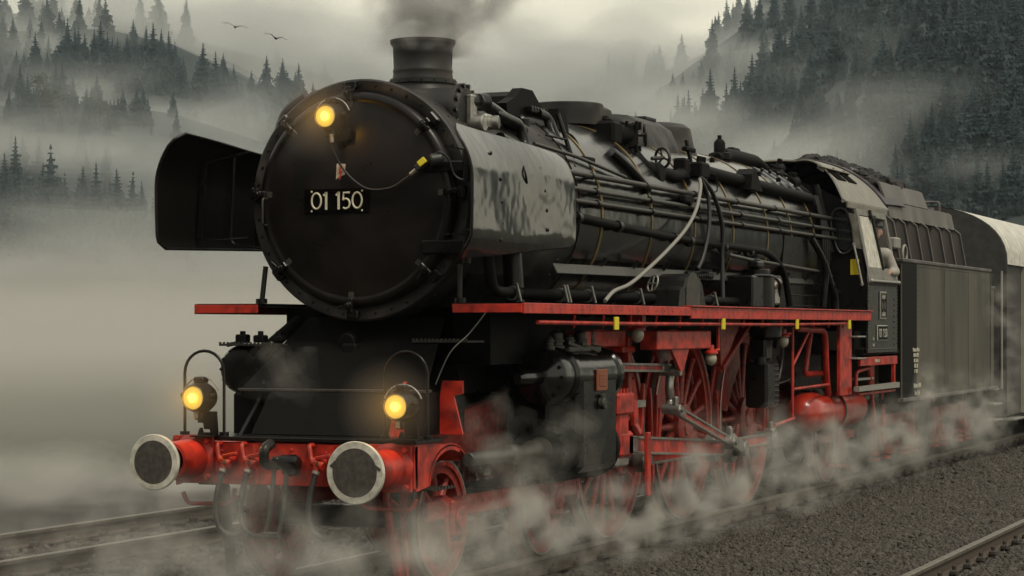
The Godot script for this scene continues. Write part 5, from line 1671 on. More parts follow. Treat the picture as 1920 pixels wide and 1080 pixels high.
func loco_cab() -> void:
	var x0 := 13.54
	var x1 := 15.22
	var g: Geo
	# front wall with curved window
	g = Geo.new()
	g.prism([Vector2(0.72, 2.0), Vector2(1.47, 2.0), Vector2(1.47, 2.80), Vector2(1.30, 3.52), Vector2(1.14, 3.68), Vector2(0.8, 3.86), Vector2(0.4, 3.98), Vector2(0.4, 3.3), Vector2(0.985, 3.15)], Vector3(x0, 0, 0), Vector3(0, 0, 1), Vector3(0, 1, 0), Vector3(0.03, 0, 0))
	g.prism([Vector2(-0.72, 2.0), Vector2(-1.47, 2.0), Vector2(-1.47, 2.80), Vector2(-1.30, 3.52), Vector2(-1.14, 3.68), Vector2(-0.8, 3.86), Vector2(-0.4, 3.98), Vector2(-0.4, 3.3), Vector2(-0.985, 3.15)], Vector3(x0, 0, 0), Vector3(0, 0, 1), Vector3(0, 1, 0), Vector3(0.03, 0, 0))
	g.prism([Vector2(-0.42, 3.3), Vector2(0.42, 3.3), Vector2(0.42, 4.0), Vector2(0, 4.08), Vector2(-0.42, 4.0)], Vector3(x0 + 0.004, 0, 0), Vector3(0, 0, 1), Vector3(0, 1, 0), Vector3(0.02, 0, 0))
	part("cab_front", g, M.black, loco)
	# spectacle window with bright frame
	var ring := []
	for q in [[1.02, 3.25], [1.0, 3.42], [1.04, 3.54], [1.13, 3.575], [1.21, 3.53], [1.26, 3.40], [1.29, 3.20], [1.28, 3.08], [1.2, 3.0], [1.1, 3.03], [1.02, 3.25]]:
		ring.append(Vector3(x0 - 0.02, q[1], q[0]))
	g = Geo.new()
	g.tube(curve(ring, 4), 0.014, 8, false)
	var fw := part("front_window", g, M.dark_steel, loco)
	g = Geo.new()
	g.prism([Vector2(1.03, 3.25), Vector2(1.02, 3.42), Vector2(1.06, 3.52), Vector2(1.13, 3.55), Vector2(1.20, 3.50), Vector2(1.25, 3.38), Vector2(1.27, 3.2), Vector2(1.26, 3.09), Vector2(1.19, 3.03), Vector2(1.1, 3.06)], Vector3(x0 - 0.014, 0, 0), Vector3(0, 0, 1), Vector3(0, 1, 0), Vector3(0.004, 0, 0))
	part("window_pane", g, M.dark_glass, fw)
	g = Geo.new()
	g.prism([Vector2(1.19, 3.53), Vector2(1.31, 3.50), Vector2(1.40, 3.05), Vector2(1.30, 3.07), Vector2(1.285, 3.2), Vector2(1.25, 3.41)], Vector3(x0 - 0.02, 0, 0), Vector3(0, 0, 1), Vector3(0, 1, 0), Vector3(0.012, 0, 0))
	part("window_side_plate", g, M.cab_sky_sheen, fw)
	# side walls: upright below the sill, leaning inwards above
	for s in [1.0, -1.0]:
		g = Geo.new()
		g.box(Vector3((x0 + x1) / 2, 2.17, 1.47 * s), Vector3(x1 - x0, 0.90, 0.03), Basis(), 0.004)
		for k in 20:
			g.rivet(Vector3(x0 + 0.03, 1.75 + 0.043 * k, 1.487 * s), Vector3(0, 0, s), 0.012)
			g.rivet(Vector3(x1 - 0.05, 1.75 + 0.043 * k, 1.487 * s), Vector3(0, 0, s), 0.012)
		g.rivets(Vector3(x0 + 0.04, 2.60, 1.487 * s), Vector3(x1 - 0.04, 2.60, 1.487 * s), 22, Vector3(0, 0, s), 0.014)
		g.rivets(Vector3(x0 + 0.04, 1.765, 1.487 * s), Vector3(x1 - 0.04, 1.765, 1.487 * s), 22, Vector3(0, 0, s), 0.011)
		for k in 9:
			g.box(Vector3(x1 - 0.18, 2.42 - 0.075 * k, 1.492 * s), Vector3(0.10, 0.018, 0.014))
		part("cab_side", g, M.cab_side, loco)
		var lean := func(x: float, y: float, off: float) -> Vector3:
			return Vector3(x, y, (1.475 - (y - 2.62) * 0.19 + off) * s)
		g = Geo.new()
		var xs := [x0, 13.62, 14.32, 15.12, x1]
		# window surround built of strips round the opening
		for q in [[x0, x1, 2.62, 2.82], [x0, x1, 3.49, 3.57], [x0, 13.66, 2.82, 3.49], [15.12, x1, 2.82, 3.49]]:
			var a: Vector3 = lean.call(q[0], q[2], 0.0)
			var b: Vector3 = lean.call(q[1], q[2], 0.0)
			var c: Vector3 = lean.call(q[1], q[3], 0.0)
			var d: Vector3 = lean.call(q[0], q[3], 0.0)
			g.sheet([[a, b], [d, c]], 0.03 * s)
		part("window_surround", g, M.cab_sky_sheen, loco)  # pale colour carries the sky mirrored in the leaning wall
		g = Geo.new()
		g.sheet([[lean.call(13.64, 2.80, 0.012), lean.call(14.42, 2.80, 0.012)], [lean.call(13.64, 3.48, 0.012), lean.call(14.30, 3.48, 0.012)]], 0.015 * s)
		var blind := part("sliding_panel", g, M.white_panel, loco)
		g = Geo.new()
		for k in 13:
			g.rivet(lean.call(13.67, 2.83 + 0.05 * k, 0.014), Vector3(0, 0.18, s), 0.012)
			g.rivet(lean.call(13.69 + 0.055 * k, 2.83, 0.014), Vector3(0, 0.18, s), 0.012)
			g.rivet(lean.call(13.69 + 0.045 * k, 3.46, 0.014), Vector3(0, 0.18, s), 0.012)
		part("panel_screw", g, M.black, blind)
		# sill pad, rail, hand rail
		g = Geo.new()
		for k in 40:
			g.box(lean.call(x0 + 0.12 + 0.038 * k, 2.70 + 0.012 * sin(k * 2.3), 0.02), Vector3(0.026, 0.11 + 0.02 * sin(k * 1.7), 0.012), Basis(Vector3(0, 0, 1), 0.15 * sin(k * 3.1)))
		part("sill_fringe", g, M.grey_hose, loco)
		g = Geo.new()
		g.tube([Vector3(x0 + 0.08, 2.645, 1.52 * s), Vector3(x1 - 0.03, 2.645, 1.52 * s)], 0.018, 8)
		for x in [x0 + 0.08, x1 - 0.03]:
			g.ball(Vector3(x, 2.645, 1.51 * s), Vector3(0.03, 0.03, 0.03), 8, 6)
		part("arm_rest_rail", g, M.alu, loco)
		# upright rail at the front edge
		g = Geo.new()
		g.tube([Vector3(x0 - 0.05, 3.10, 1.31 * s), Vector3(x0 - 0.06, 2.60, 1.42 * s)], 0.016, 8)
		g.cyl(Vector3(x0 - 0.05, 3.10, 1.31 * s), Vector3(x0, 3.12, 1.29 * s), 0.022, 8)
		g.cyl(Vector3(x0 - 0.06, 2.60, 1.42 * s), Vector3(x0, 2.60, 1.40 * s), 0.022, 8)
		part("cab_hand_rail", g, M.alu, loco)
		# steps and red foot plate below the cab
		g = Geo.new()
		g.box(Vector3(14.25, 1.61, 1.45 * s), Vector3(2.1, 0.11, 0.04), Basis(), 0.006)
		g.box(Vector3(15.17, 1.42, 1.44 * s), Vector3(0.05, 0.36, 0.05), Basis(), 0.006)
		g.box(Vector3(14.9, 1.40, 1.2 * s), Vector3(0.25, 0.36, 0.04), Basis(), 0.006)
		g.box(Vector3(14.2, 1.20, 1.44 * s), Vector3(2.05, 0.03, 0.04), Basis(), 0.006)
		g.tube(bent([Vector3(13.4, 1.25, 1.36 * s), Vector3(13.4, 1.48, 1.36 * s), Vector3(14.1, 1.52, 1.36 * s), Vector3(14.2, 1.36, 1.36 * s)], 0.08), 0.025, 8)
		g.bar(Vector3(14.93, 1.22, 1.2 * s), Vector3(15.15, 0.45, 1.2 * s), 0.04, 0.06, Vector3(1, 0, 0), 0.008)
		g.bar(Vector3(15.6, 1.22, 1.2 * s), Vector3(15.65, 0.70, 1.2 * s), 0.04, 0.09, Vector3(1, 0, 0), 0.008)
		part("foot_plate_frame", g, M.red, loco)
		g = Geo.new()
		g.prism([Vector2(12.95, 1.30), Vector2(12.95, 1.24), Vector2(15.25, 1.24), Vector2(15.25, 1.31)], Vector3(0, 0, 1.44 * s), Vector3(1, 0, 0), Vector3(0, 1, 0), Vector3(0, 0, 0.07 * s))
		g.box(Vector3(13.9, 1.38, 1.30 * s), Vector3(0.9, 0.03, 0.14), Basis(), 0.004)
		part("cab_step", g, M.alu, loco)
		g = Geo.new()
		for q in [1.93, 1.655]:
			g.box(Vector3(13.22, q, 1.40 * s), Vector3(0.45, 0.02, 0.16), Basis(), 0.004)
		part("ladder_rung", g, M.alu, loco)
		g = Geo.new()
		g.box(Vector3(13.24, 1.92, 1.30 * s), Vector3(0.52, 0.55, 0.03))
		part("ladder_back", g, M.black, loco)
		g = Geo.new()
		g.box(Vector3(12.78, 1.66, 1.36 * s), Vector3(0.60, 0.92, 0.05), Basis(), 0.008)
		part("board_end_plate", g, M.red, loco)
	# plates on the near side: crest plate and number plate
	g = Geo.new()
	g.box(Vector3(14.30, 2.335, 1.50), Vector3(0.34, 0.36, 0.02), Basis(), 0.008)
	var cp := part("crest_plate", g, M.alu, loco)
	g = Geo.new()
	for q in [[14.30, 2.335, 0.30, 0.018, 0.15], [14.30, 2.335, 0.30, 0.018, -0.15]]:
		g.box(Vector3(q[0], q[1] + q[4], 1.512), Vector3(q[2], 0.014, 0.008))
	for z in [-0.13, 0.13]:
		g.box(Vector3(14.30 + z, 2.335, 1.512), Vector3(0.02, 0.28, 0.008))
	for z in [-0.06, 0.06]:
		g.tube(ring_points(Vector3(14.30 + z, 2.335, 1.512), Vector3(0.042, 0, 0) / 0.08, Vector3(0, 1, 0), 0.085, 16), 0.008, 5, false)
	part("raised_letter", g, M.dull_black, cp)
	g = Geo.new()
	g.box(Vector3(14.25, 1.975, 1.50), Vector3(0.56, 0.20, 0.018), Basis(), 0.005)
	var np := part("side_number_plate", g, M.letter_faded, loco)
	g = Geo.new()
	g.box(Vector3(14.25, 1.975, 1.5105), Vector3(0.53, 0.175, 0.006))
	part("plate_ground", g, M.dull_black, np)
	word("side_number", "01 150", 0.155, M.letter_faded, np, Transform3D(Basis(), Vector3(14.25, 1.972, 1.517)))
	word("depot_lettering", "Bw", 0.055, M.letter_faded, loco, Transform3D(Basis(), Vector3(13.82, 1.90, 1.489)))
	word("depot_lettering", "Rad", 0.055, M.letter_faded, loco, Transform3D(Basis(), Vector3(13.82, 1.82, 1.489)))
	word("step_lettering", "Unt.  Br. 3", 0.055, M.letter_white, loco, Transform3D(Basis(), Vector3(14.1, 1.615, 1.475)))
	g = Geo.new()
	g.box(Vector3(x0 - 0.012, 2.82, 1.31), Vector3(0.02, 0.20, 0.11), Basis(), 0.006)
	part("yellow_plate", g, M.yellow, loco)
	# roof: light grey with vents, rear part darker
	g = Geo.new()
	var rows := []
	for k in 25:
		var a := deg_to_rad(-58.0 + 116.0 * k / 24.0)
		var z := 1.43 * sin(a)
		var y := 2.915 + 1.43 * cos(a)
		var f := pow(clampf(1.0 - absf(z) / 1.2, 0.0, 1.0), 1.0)
		rows.append([Vector3(13.26 + 2.3 * f, y, z), Vector3(15.72, y, z)])
	g.sheet(rows, -0.02)
	for k in 18:
		var a := deg_to_rad(52.0)
		g.rivet(Vector3(13.5 + 0.125 * k, 2.915 + 1.433 * cos(a), 1.433 * sin(a)), Vector3(0, cos(a), sin(a)), 0.013)
	for k in 12:
		var a := deg_to_rad(30.0)
		g.rivet(Vector3(14.5 + 0.1 * k, 2.915 + 1.433 * cos(a), 1.433 * sin(a)), Vector3(0, cos(a), sin(a)), 0.013)
	part("cab_roof", g, M.roof_grey, loco)
	g = Geo.new()
	for s in [1.0, -1.0]:
		g.tube([Vector3(13.26, 3.66, 1.225 * s), Vector3(15.74, 3.66, 1.225 * s)], 0.025, 8)
		g.box(Vector3(14.4, 3.61, 1.27 * s), Vector3(2.2, 0.08, 0.03), Basis(), 0.006)
	part("rain_gutter", g, M.roof_grey, loco)
	for q in [[14.12, 0.44], [14.72, 0.42]]:
		g = Geo.new()
		var a := deg_to_rad(40.0)
		var rad := Vector3(0, cos(a), sin(a))
		g.box(Vector3(q[0], 2.915, 0) + rad * 1.452, Vector3(q[1], 0.02, 0.17), Basis(Vector3(1, 0, 0), rad, Vector3(1, 0, 0).cross(rad)))
		part("vent_opening", g, M.deep_black, loco)
	g = Geo.new()
	var fa := deg_to_rad(34.5)
	var frad := Vector3(0, cos(fa), sin(fa))
	var ftan := Vector3(1, 0, 0).cross(frad)
	g.box(Vector3(14.35, 2.915, 0) + frad * 1.475, Vector3(1.35, 0.015, 0.12), Basis(Vector3(1, 0, 0), frad, ftan) * Basis(Vector3(1, 0, 0), -0.3), 0.004)
	for x in [13.72, 14.42, 14.98]:
		g.box(Vector3(x, 2.915, 0) + frad * 1.455, Vector3(0.03, 0.06, 0.10), Basis(Vector3(1, 0, 0), frad, ftan))
	part("vent_flap", g, M.roof_grey, loco)
	g = Geo.new()
	rows = []
	for k in 25:
		var a := deg_to_rad(-56.0 + 112.0 * k / 24.0)
		var e: float = 0.10 * absf(sin(a * 1.5))
		rows.append([Vector3(15.70, 2.915 + 1.45 * cos(a), 1.45 * sin(a)), Vector3(16.5, 2.93 + 1.46 * cos(a), 1.46 * sin(a)), Vector3(17.0 - e, 2.93 + 1.46 * cos(a), 1.46 * sin(a))])
	g.sheet(rows, -0.02)
	part("roof_extension", g, M.roof_dark, loco)
	# dark inside: floor, back head
	g = Geo.new()
	g.box(Vector3(14.7, 1.72, 0), Vector3(2.4, 0.05, 2.86))
	g.box(Vector3(13.75, 2.8, 0), Vector3(0.3, 2.0, 1.6), Basis(), 0.04)
	part("cab_inside", g, M.dull_black, loco)
	# wind shield bar and lever by the window
	g = Geo.new()
	g.bar(Vector3(14.42, 2.80, 1.47), Vector3(14.30, 3.50, 1.34), 0.06, 0.05, Vector3(1, 0, 0), 0.01)
	g.box(Vector3(14.28, 3.49, 1.36), Vector3(0.22, 0.06, 0.06), Basis(), 0.01)
	g.cyl(Vector3(14.22, 3.46, 1.36), Vector3(14.22, 3.58, 1.34), 0.025, 8)
	part("window_bar", g, M.black, loco)

# ---------------------------------------------------------------- tender, coach, driver

func build_tender() -> void:
	tender = thing("coal_tender", "grey black coal tender with ribbed bunker and red bogies behind the cab", "tender")
	var g := Geo.new()
	g.box(Vector3(18.85, 2.01, 0), Vector3(6.55, 1.88, 2.94), Basis(), 0.015)
	g.box(Vector3(22.35, 1.88, 0), Vector3(0.44, 1.62, 2.90), Basis(), 0.01)
	var body := part("water_tank", g, M.tender_side, tender)
	g = Geo.new()
	for s in [1.0, -1.0]:
		g.box(Vector3(18.85, 2.965, 1.44 * s), Vector3(6.6, 0.05, 0.10), Basis(), 0.008)
		g.box(Vector3(22.36, 2.70, 1.42 * s), Vector3(0.46, 0.04, 0.10), Basis(), 0.008)
		g.box(Vector3(22.135, 2.0, 1.475 * s), Vector3(0.03, 1.86, 0.015))
	part("tank_edge", g, M.bunker, body)
	g = Geo.new()
	g.rivets(Vector3(16.6, 2.90, 1.471), Vector3(22.05, 2.90, 1.471), 70, Vector3(0, 0, 1), 0.011)
	g.rivets(Vector3(16.6, 1.12, 1.471), Vector3(22.05, 1.12, 1.471), 70, Vector3(0, 0, 1), 0.011)
	for x in [16.58, 18.4, 20.25, 22.06]:
		g.rivets(Vector3(x, 1.16, 1.471), Vector3(x, 2.86, 1.471), 24, Vector3(0, 0, 1), 0.010)
	for x in [18.44, 20.29]:
		g.box(Vector3(x, 2.0, 1.472), Vector3(0.05, 1.76, 0.006), Basis(), 0.002)
	var seams := part("rivet_seam", g, M.tender_side, body)
	seams.set_meta("kind", "stuff")
	g = Geo.new()
	g.box(Vector3(16.05, 2.01, 1.455), Vector3(0.9, 1.87, 0.042), Basis(), 0.006)
	g.box(Vector3(15.72, 1.95, 1.3), Vector3(0.3, 1.9, 0.3))
	part("front_bulkhead", g, M.dull_black, body)
	g = Geo.new()
	g.box(Vector3(19.05, 1.055, 1.47), Vector3(7.1, 0.05, 0.08), Basis(), 0.006)
	g.box(Vector3(19.05, 1.055, -1.47), Vector3(7.1, 0.05, 0.08), Basis(), 0.006)
	part("sill", g, M.bunker, tender)
	g = Geo.new()
	g.box(Vector3(18.9, 0.93, 0), Vector3(6.9, 0.22, 2.0))
	part("frame", g, M.dull_black, tender)
	# coal bunker: sloping panel over a recessed wall with gussets
	for s in [1.0, -1.0]:
		g = Geo.new()
		g.sheet([[Vector3(15.95, 3.56, 1.19 * s), Vector3(20.45, 3.56, 1.19 * s)], [Vector3(15.95, 3.795, 1.14 * s), Vector3(20.45, 3.795, 1.14 * s)]], 0.03 * s)
		g.sheet([[Vector3(15.95, 3.802, 1.135 * s), Vector3(18.75, 3.802, 1.135 * s)], [Vector3(15.95, 4.05, 1.04 * s), Vector3(18.75, 4.05, 1.04 * s)]], 0.03 * s)
		g.tube([Vector3(15.95, 4.06, 1.04 * s), Vector3(18.75, 4.06, 1.04 * s)], 0.016, 6)
		g.tube([Vector3(18.75, 3.81, 1.14 * s), Vector3(20.45, 3.81, 1.14 * s)], 0.014, 6)
		g.rivets(Vector3(16.0, 3.79, 1.155 * s), Vector3(20.4, 3.79, 1.155 * s), 30, Vector3(0, 0, s), 0.010)
		part("bunker_panel", g, M.bunker, tender)
		g = Geo.new()
		g.box(Vector3(18.4, 3.28, 0.92 * s), Vector3(5.0, 0.62, 0.04))
		part("bunker_wall", g, M.deep_black, tender)
		var gus: MeshInstance3D = null
		for k in 7:
			var x: float = [15.75, 16.46, 17.24, 17.98, 18.87, 19.64, 20.42][k]
			if gus == null:
				g = Geo.new()
				g.prism([Vector2(0.94, 2.99), Vector2(1.40, 2.99), Vector2(1.31, 3.50), Vector2(1.19, 3.60), Vector2(0.94, 3.60)], Vector3.ZERO, Vector3(0, 0, s), Vector3(0, 1, 0), Vector3(0.012, 0, 0))
				g.bar(Vector3(0.006, 2.99, 1.40 * s), Vector3(0.006, 3.50, 1.31 * s), 0.035, 0.02, Vector3(0, 0, 1), 0.003)
				g.bar(Vector3(0.006, 3.50, 1.31 * s), Vector3(0.006, 3.60, 1.19 * s), 0.035, 0.02, Vector3(0, 0, 1), 0.003)
				gus = part("gusset", g, M.bunker, tender)
				gus.position = Vector3(x, 0, 0)
			else:
				again(gus, tender, Transform3D(Basis(), Vector3(x, 0, 0)))
		var post: MeshInstance3D = null
		for k in 6:
			var x: float = [16.2, 16.95, 17.7, 18.5, 19.3, 20.08][k]
			if post == null:
				g = Geo.new()
				g.prism([Vector2(-0.10, 0), Vector2(0.10, 0), Vector2(0.045, 0.33), Vector2(0.0, 0.36), Vector2(-0.045, 0.33)], Vector3(0, 2.99, 1.12 * s), Vector3(1, 0, 0), Vector3(0, 1, 0), Vector3(0, 0, 0.05))
				post = part("tapered_post", g, M.roof_grey, tender)
				post.position = Vector3(x, 0, 0)
			else:
				again(post, tender, Transform3D(Basis(), Vector3(x, 0, 0)))
	g = Geo.new()
	g.box(Vector3(20.47, 3.4, 0), Vector3(0.04, 0.82, 2.3))
	g.box(Vector3(15.9, 3.35, 0), Vector3(0.04, 0.75, 2.2))
	part("bunker_end", g, M.bunker, tender)
	g = Geo.new()
	g.box(Vector3(20.6, 3.86, 0.7), Vector3(0.16, 0.14, 0.3), Basis(), 0.01)
	g.tube(bent([Vector3(20.6, 3.8, 0.95), Vector3(20.6, 4.02, 0.95), Vector3(20.6, 4.02, 0.6)], 0.05), 0.02, 6)
	part("filler_lid", g, M.bunker, tender)
	# lettering on the side, small lines of white paint
	var lines := [["Wasser 34 m", 1.735], ["Kohle 10 t", 1.66], ["Br. Gew.", 1.585], ["Lfd. 12", 1.51], ["P  38 t", 1.435]]
	for q in lines:
		word("tender_lettering", q[0], 0.075, M.letter_white, tender, Transform3D(Basis(), Vector3(16.42, q[1], 1.482)))
	for q in [["Unters. 4.04", 1.235], ["Bw  5.07", 1.13]]:
		word("tender_lettering", q[0], 0.085, M.letter_white, tender, Transform3D(Basis(), Vector3(16.5, q[1], 1.482)))
	# two bogies
	for bx in [17.2, 21.2]:
		for s in [1.0, -1.0]:
			for e in [-0.95, 0.95]:
				g = Geo.new()
				g.lathe([Vector2(-0.06, 0.53), Vector2(-0.03, 0.53), Vector2(-0.02, 0.5), Vector2(0.075, 0.495), Vector2(0.08, 0.43), Vector2(0.05, 0.42), Vector2(0.04, 0.18), Vector2(0.09, 0.16), Vector2(0.09, 0)], Vector3(bx + e, 0.5, 0.72 * s), Vector3(0, 0, s), 36)
				part("wheel", g, M.dull_black, tender)
				g = Geo.new()
				g.box(Vector3(bx + e, 0.50, 0.98 * s), Vector3(0.30, 0.30, 0.14), Basis(), 0.03)
				g.cyl(Vector3(bx + e, 0.50, 1.03 * s), Vector3(bx + e, 0.50, 1.08 * s), 0.10, 12, 0.01)
				for k in [-0.33, 0.33]:
					g.bar(Vector3(bx + e + k * 0.5, 0.78, 0.98 * s), Vector3(bx + e + k, 0.36, 1.0 * s), 0.05, 0.07, Vector3(0, 0, 1), 0.01)
					for c in 3:
						g.lathe([Vector2(0, 0), Vector2(0, 0.085), Vector2(0.035, 0.085), Vector2(0.045, 0.06), Vector2(0.06, 0)], Vector3(bx + e + k, 0.20 + 0.07 * c, 1.0 * s), Vector3.UP, 12)
				part("axle_box", g, M.red, tender)
				g = Geo.new()
				var sag := []
				for k in 9:
					var f := k / 8.0 * 2.0 - 1.0
					sag.append(Vector3(bx + e + f * 0.36, 0.30 + 0.12 * f * f, 1.04 * s))
				for k in 4:
					var ln := []
					for p in sag:
						ln.append(p + Vector3(0, 0.022 * k, 0))
					for j in 8:
						g.bar(ln[j], ln[j + 1], 0.09, 0.017)
				part("leaf_spring", g, M.dirty_red, tender)
			g = Geo.new()
			g.bar(Vector3(bx - 1.4, 0.74, 0.95 * s), Vector3(bx + 1.4, 0.74, 0.95 * s), 0.06, 0.18, Vector3.UP, 0.01)
			g.bar(Vector3(bx - 0.3, 0.30, 0.95 * s), Vector3(bx + 0.3, 0.30, 0.95 * s), 0.05, 0.10, Vector3.UP, 0.01)
			g.bar(Vector3(bx - 0.3, 0.30, 0.95 * s), Vector3(bx - 0.5, 0.7, 0.95 * s), 0.05, 0.08, Vector3(0, 0, 1), 0.01)
			g.bar(Vector3(bx + 0.3, 0.30, 0.95 * s), Vector3(bx + 0.5, 0.7, 0.95 * s), 0.05, 0.08, Vector3(0, 0, 1), 0.01)
			part("bogie_frame", g, M.dirty_red, tender)
			g = Geo.new()
			for e in [-1.35, 1.2]:
				g.bar(Vector3(bx + e, 1.0, 1.0 * s), Vector3(bx + e + 0.02, 0.3, 1.02 * s), 0.05, 0.06, Vector3(1, 0, 0), 0.008)
				g.box(Vector3(bx + e + 0.05, 0.3, 1.02 * s), Vector3(0.22, 0.06, 0.08), Basis(), 0.01)
			part("brake_hanger", g, M.red, tender)
	# steps at the rear corner and hose at the front
	g = Geo.new()
	for q in [[22.75, 1.02, 0.5], [22.95, 0.77, 0.75], [23.0, 0.50, 0.8]]:
		g.box(Vector3(q[0], q[1], 1.35), Vector3(q[2], 0.03, 0.22), Basis(), 0.005)
	g.bar(Vector3(22.6, 1.0, 1.3), Vector3(22.8, 0.5, 1.3), 0.03, 0.04, Vector3(0, 0, 1))
	part("rear_steps", g, M.alu, tender)
	g = Geo.new()
	g.tube(curve([Vector3(15.3, 1.25, 1.1), Vector3(15.35, 0.8, 1.15), Vector3(15.6, 0.45, 1.15), Vector3(16.0, 0.35, 1.1)], 6), 0.025, 8)
	part("coupling_hose", g, M.grey_hose, tender)
	g = Geo.new()
	g.box(Vector3(15.75, 3.2, 1.33), Vector3(0.34, 0.16, 0.1), Basis(), 0.02)
	g.tube(ring_points(Vector3(16.05, 3.05, 1.40), Vector3(1, 0, 0), Vector3(0, 1, 0), 0.13, 16), 0.02, 6, false)
	part("hose_coil", g, M.grey_hose, tender)
	# coal: many lumps, one heap
	var lump := Geo.new()
	var r2 := RandomNumberGenerator.new()
	r2.seed = 77
	var mm := MultiMesh.new()
	mm.transform_format = MultiMesh.TRANSFORM_3D
	mm.mesh = stone_mesh(5, 0.26)
	var tr: Array[Transform3D] = []
	for k in 3800:
		var x := r2.randf_range(15.95, 20.4)
		var z := r2.randf_range(-1.0, 1.0)
		var top := 4.46 - absf(z) * 0.36 - 0.02 * absf(x - 17.2)
		if x > 17.8:
			top -= (x - 17.8) * 0.115
		if x > 18.7:
			top -= 0.10
		top += 0.05 * sin(x * 7.0 + z * 4.0)
		var s := r2.randf_range(0.028, 0.085)
		tr.append(Transform3D(Basis.from_euler(Vector3(r2.randf() * TAU, r2.randf() * TAU, r2.randf() * TAU)).scaled(Vector3(s, s * 0.85, s * 1.1)), Vector3(x, top - r2.randf() * 0.06, z)))
	mm.instance_count = tr.size()
	for k in tr.size():
		mm.set_instance_transform(k, tr[k])
	var mi := MultiMeshInstance3D.new()
	mi.name = "coal_heap"
	mi.multimesh = mm
	mi.material_override = M.coal
	mi.set_meta("kind", "stuff")
	tag(mi, "heap of broken black coal piled high in the tender bunker", "coal")
	add_child(mi)
	g = Geo.new()
	g.sheet([[Vector3(15.95, 3.8, -1.05), Vector3(18, 3.8, -1.05), Vector3(20.4, 3.6, -1.05)], [Vector3(15.95, 4.38, 0), Vector3(18, 4.38, 0), Vector3(20.4, 3.95, 0)], [Vector3(15.95, 3.9, 1.03), Vector3(18, 3.9, 1.03), Vector3(20.4, 3.68, 1.08)]])
	part("coal_bed", g, M.coal, tender)

func build_coach() -> void:
	coach = thing("passenger_coach", "dark ended coach with pale rounded roof behind the tender", "railway coach")
	var prof := []
	for k in 25:
		var a := PI * k / 24.0
		prof.append(Vector2(1.48 * cos(a), 3.1 + 1.02 * pow(sin(a), 0.85)))
	var g := Geo.new()
	g.prism(prof + [Vector2(-1.48, 0.55), Vector2(1.48, 0.55)], Vector3(23.6, 0, 0), Vector3(0, 0, 1), Vector3(0, 1, 0), Vector3(0.05, 0, 0))
	part("coach_end", g, M.coach_dark, coach)
	g = Geo.new()
	var rows := []
	for p in prof:
		rows.append([Vector3(23.655, p.y + 0.012, p.x * 1.004), Vector3(34.0, p.y + 0.012, p.x * 1.004), Vector3(44.0, p.y + 0.012, p.x * 1.004)])
	g.sheet(rows, 0.0)
	part("coach_roof", g, M.coach_roof, coach)
	g = Geo.new()
	g.box(Vector3(34.7, 1.82, 1.45), Vector3(18.7, 2.55, 0.06))
	g.box(Vector3(33.9, 1.82, -1.45), Vector3(20.3, 2.55, 0.06))
	part("coach_side", g, M.coach_side, coach)
	g = Geo.new()
	g.box(Vector3(24.5, 1.82, 1.40), Vector3(1.7, 2.55, 0.04))
	part("entrance_recess", g, M.coach_dark, coach)
	for x in [26.6, 28.2, 30.0, 31.8]:
		g = Geo.new()
		g.box(Vector3(x, 2.4, 1.485), Vector3(1.1, 0.85, 0.012), Basis(), 0.003)
		part("window", g, M.dark_glass, coach)
	g = Geo.new()
	g.box(Vector3(23.5, 2.0, 0), Vector3(0.22, 2.4, 1.3), Basis(), 0.04)
	part("gangway", g, M.dull_black, coach)
	g = Geo.new()
	g.tube([Vector3(23.57, 1.0, 1.4), Vector3(23.57, 3.0, 1.4)], 0.02, 6)
	part("end_rail", g, M.alu, coach)
	g = Geo.new()
	g.box(Vector3(33.9, 0.62, 0), Vector3(20.3, 0.3, 2.5))
	for x in [25.5, 28.0]:
		for s in [0.72, -0.72]:
			g.cyl(Vector3(x, 0.5, s - 0.06), Vector3(x, 0.5, s + 0.06), 0.5, 28)
	part("underframe", g, M.dull_black, coach)
	g = Geo.new()
	g.box(Vector3(24.6, 0.47, 1.42), Vector3(1.3, 0.03, 0.25), Basis(), 0.005)
	part("foot_board", g, M.alu, coach)

# signed distance figure meshed with surface nets
func capsule(p: Vector3, a: Vector3, b: Vector3, ra: float, rb: float) -> float:
	var ab := b - a
	var t := clampf((p - a).dot(ab) / ab.length_squared(), 0.0, 1.0)
	return p.distance_to(a + ab * t) - lerpf(ra, rb, t)

func smin(a: float, b: float, k: float) -> float:
	var h := clampf(0.5 + 0.5 * (b - a) / k, 0.0, 1.0)
	return lerpf(b, a, h) - k * h * (1.0 - h)

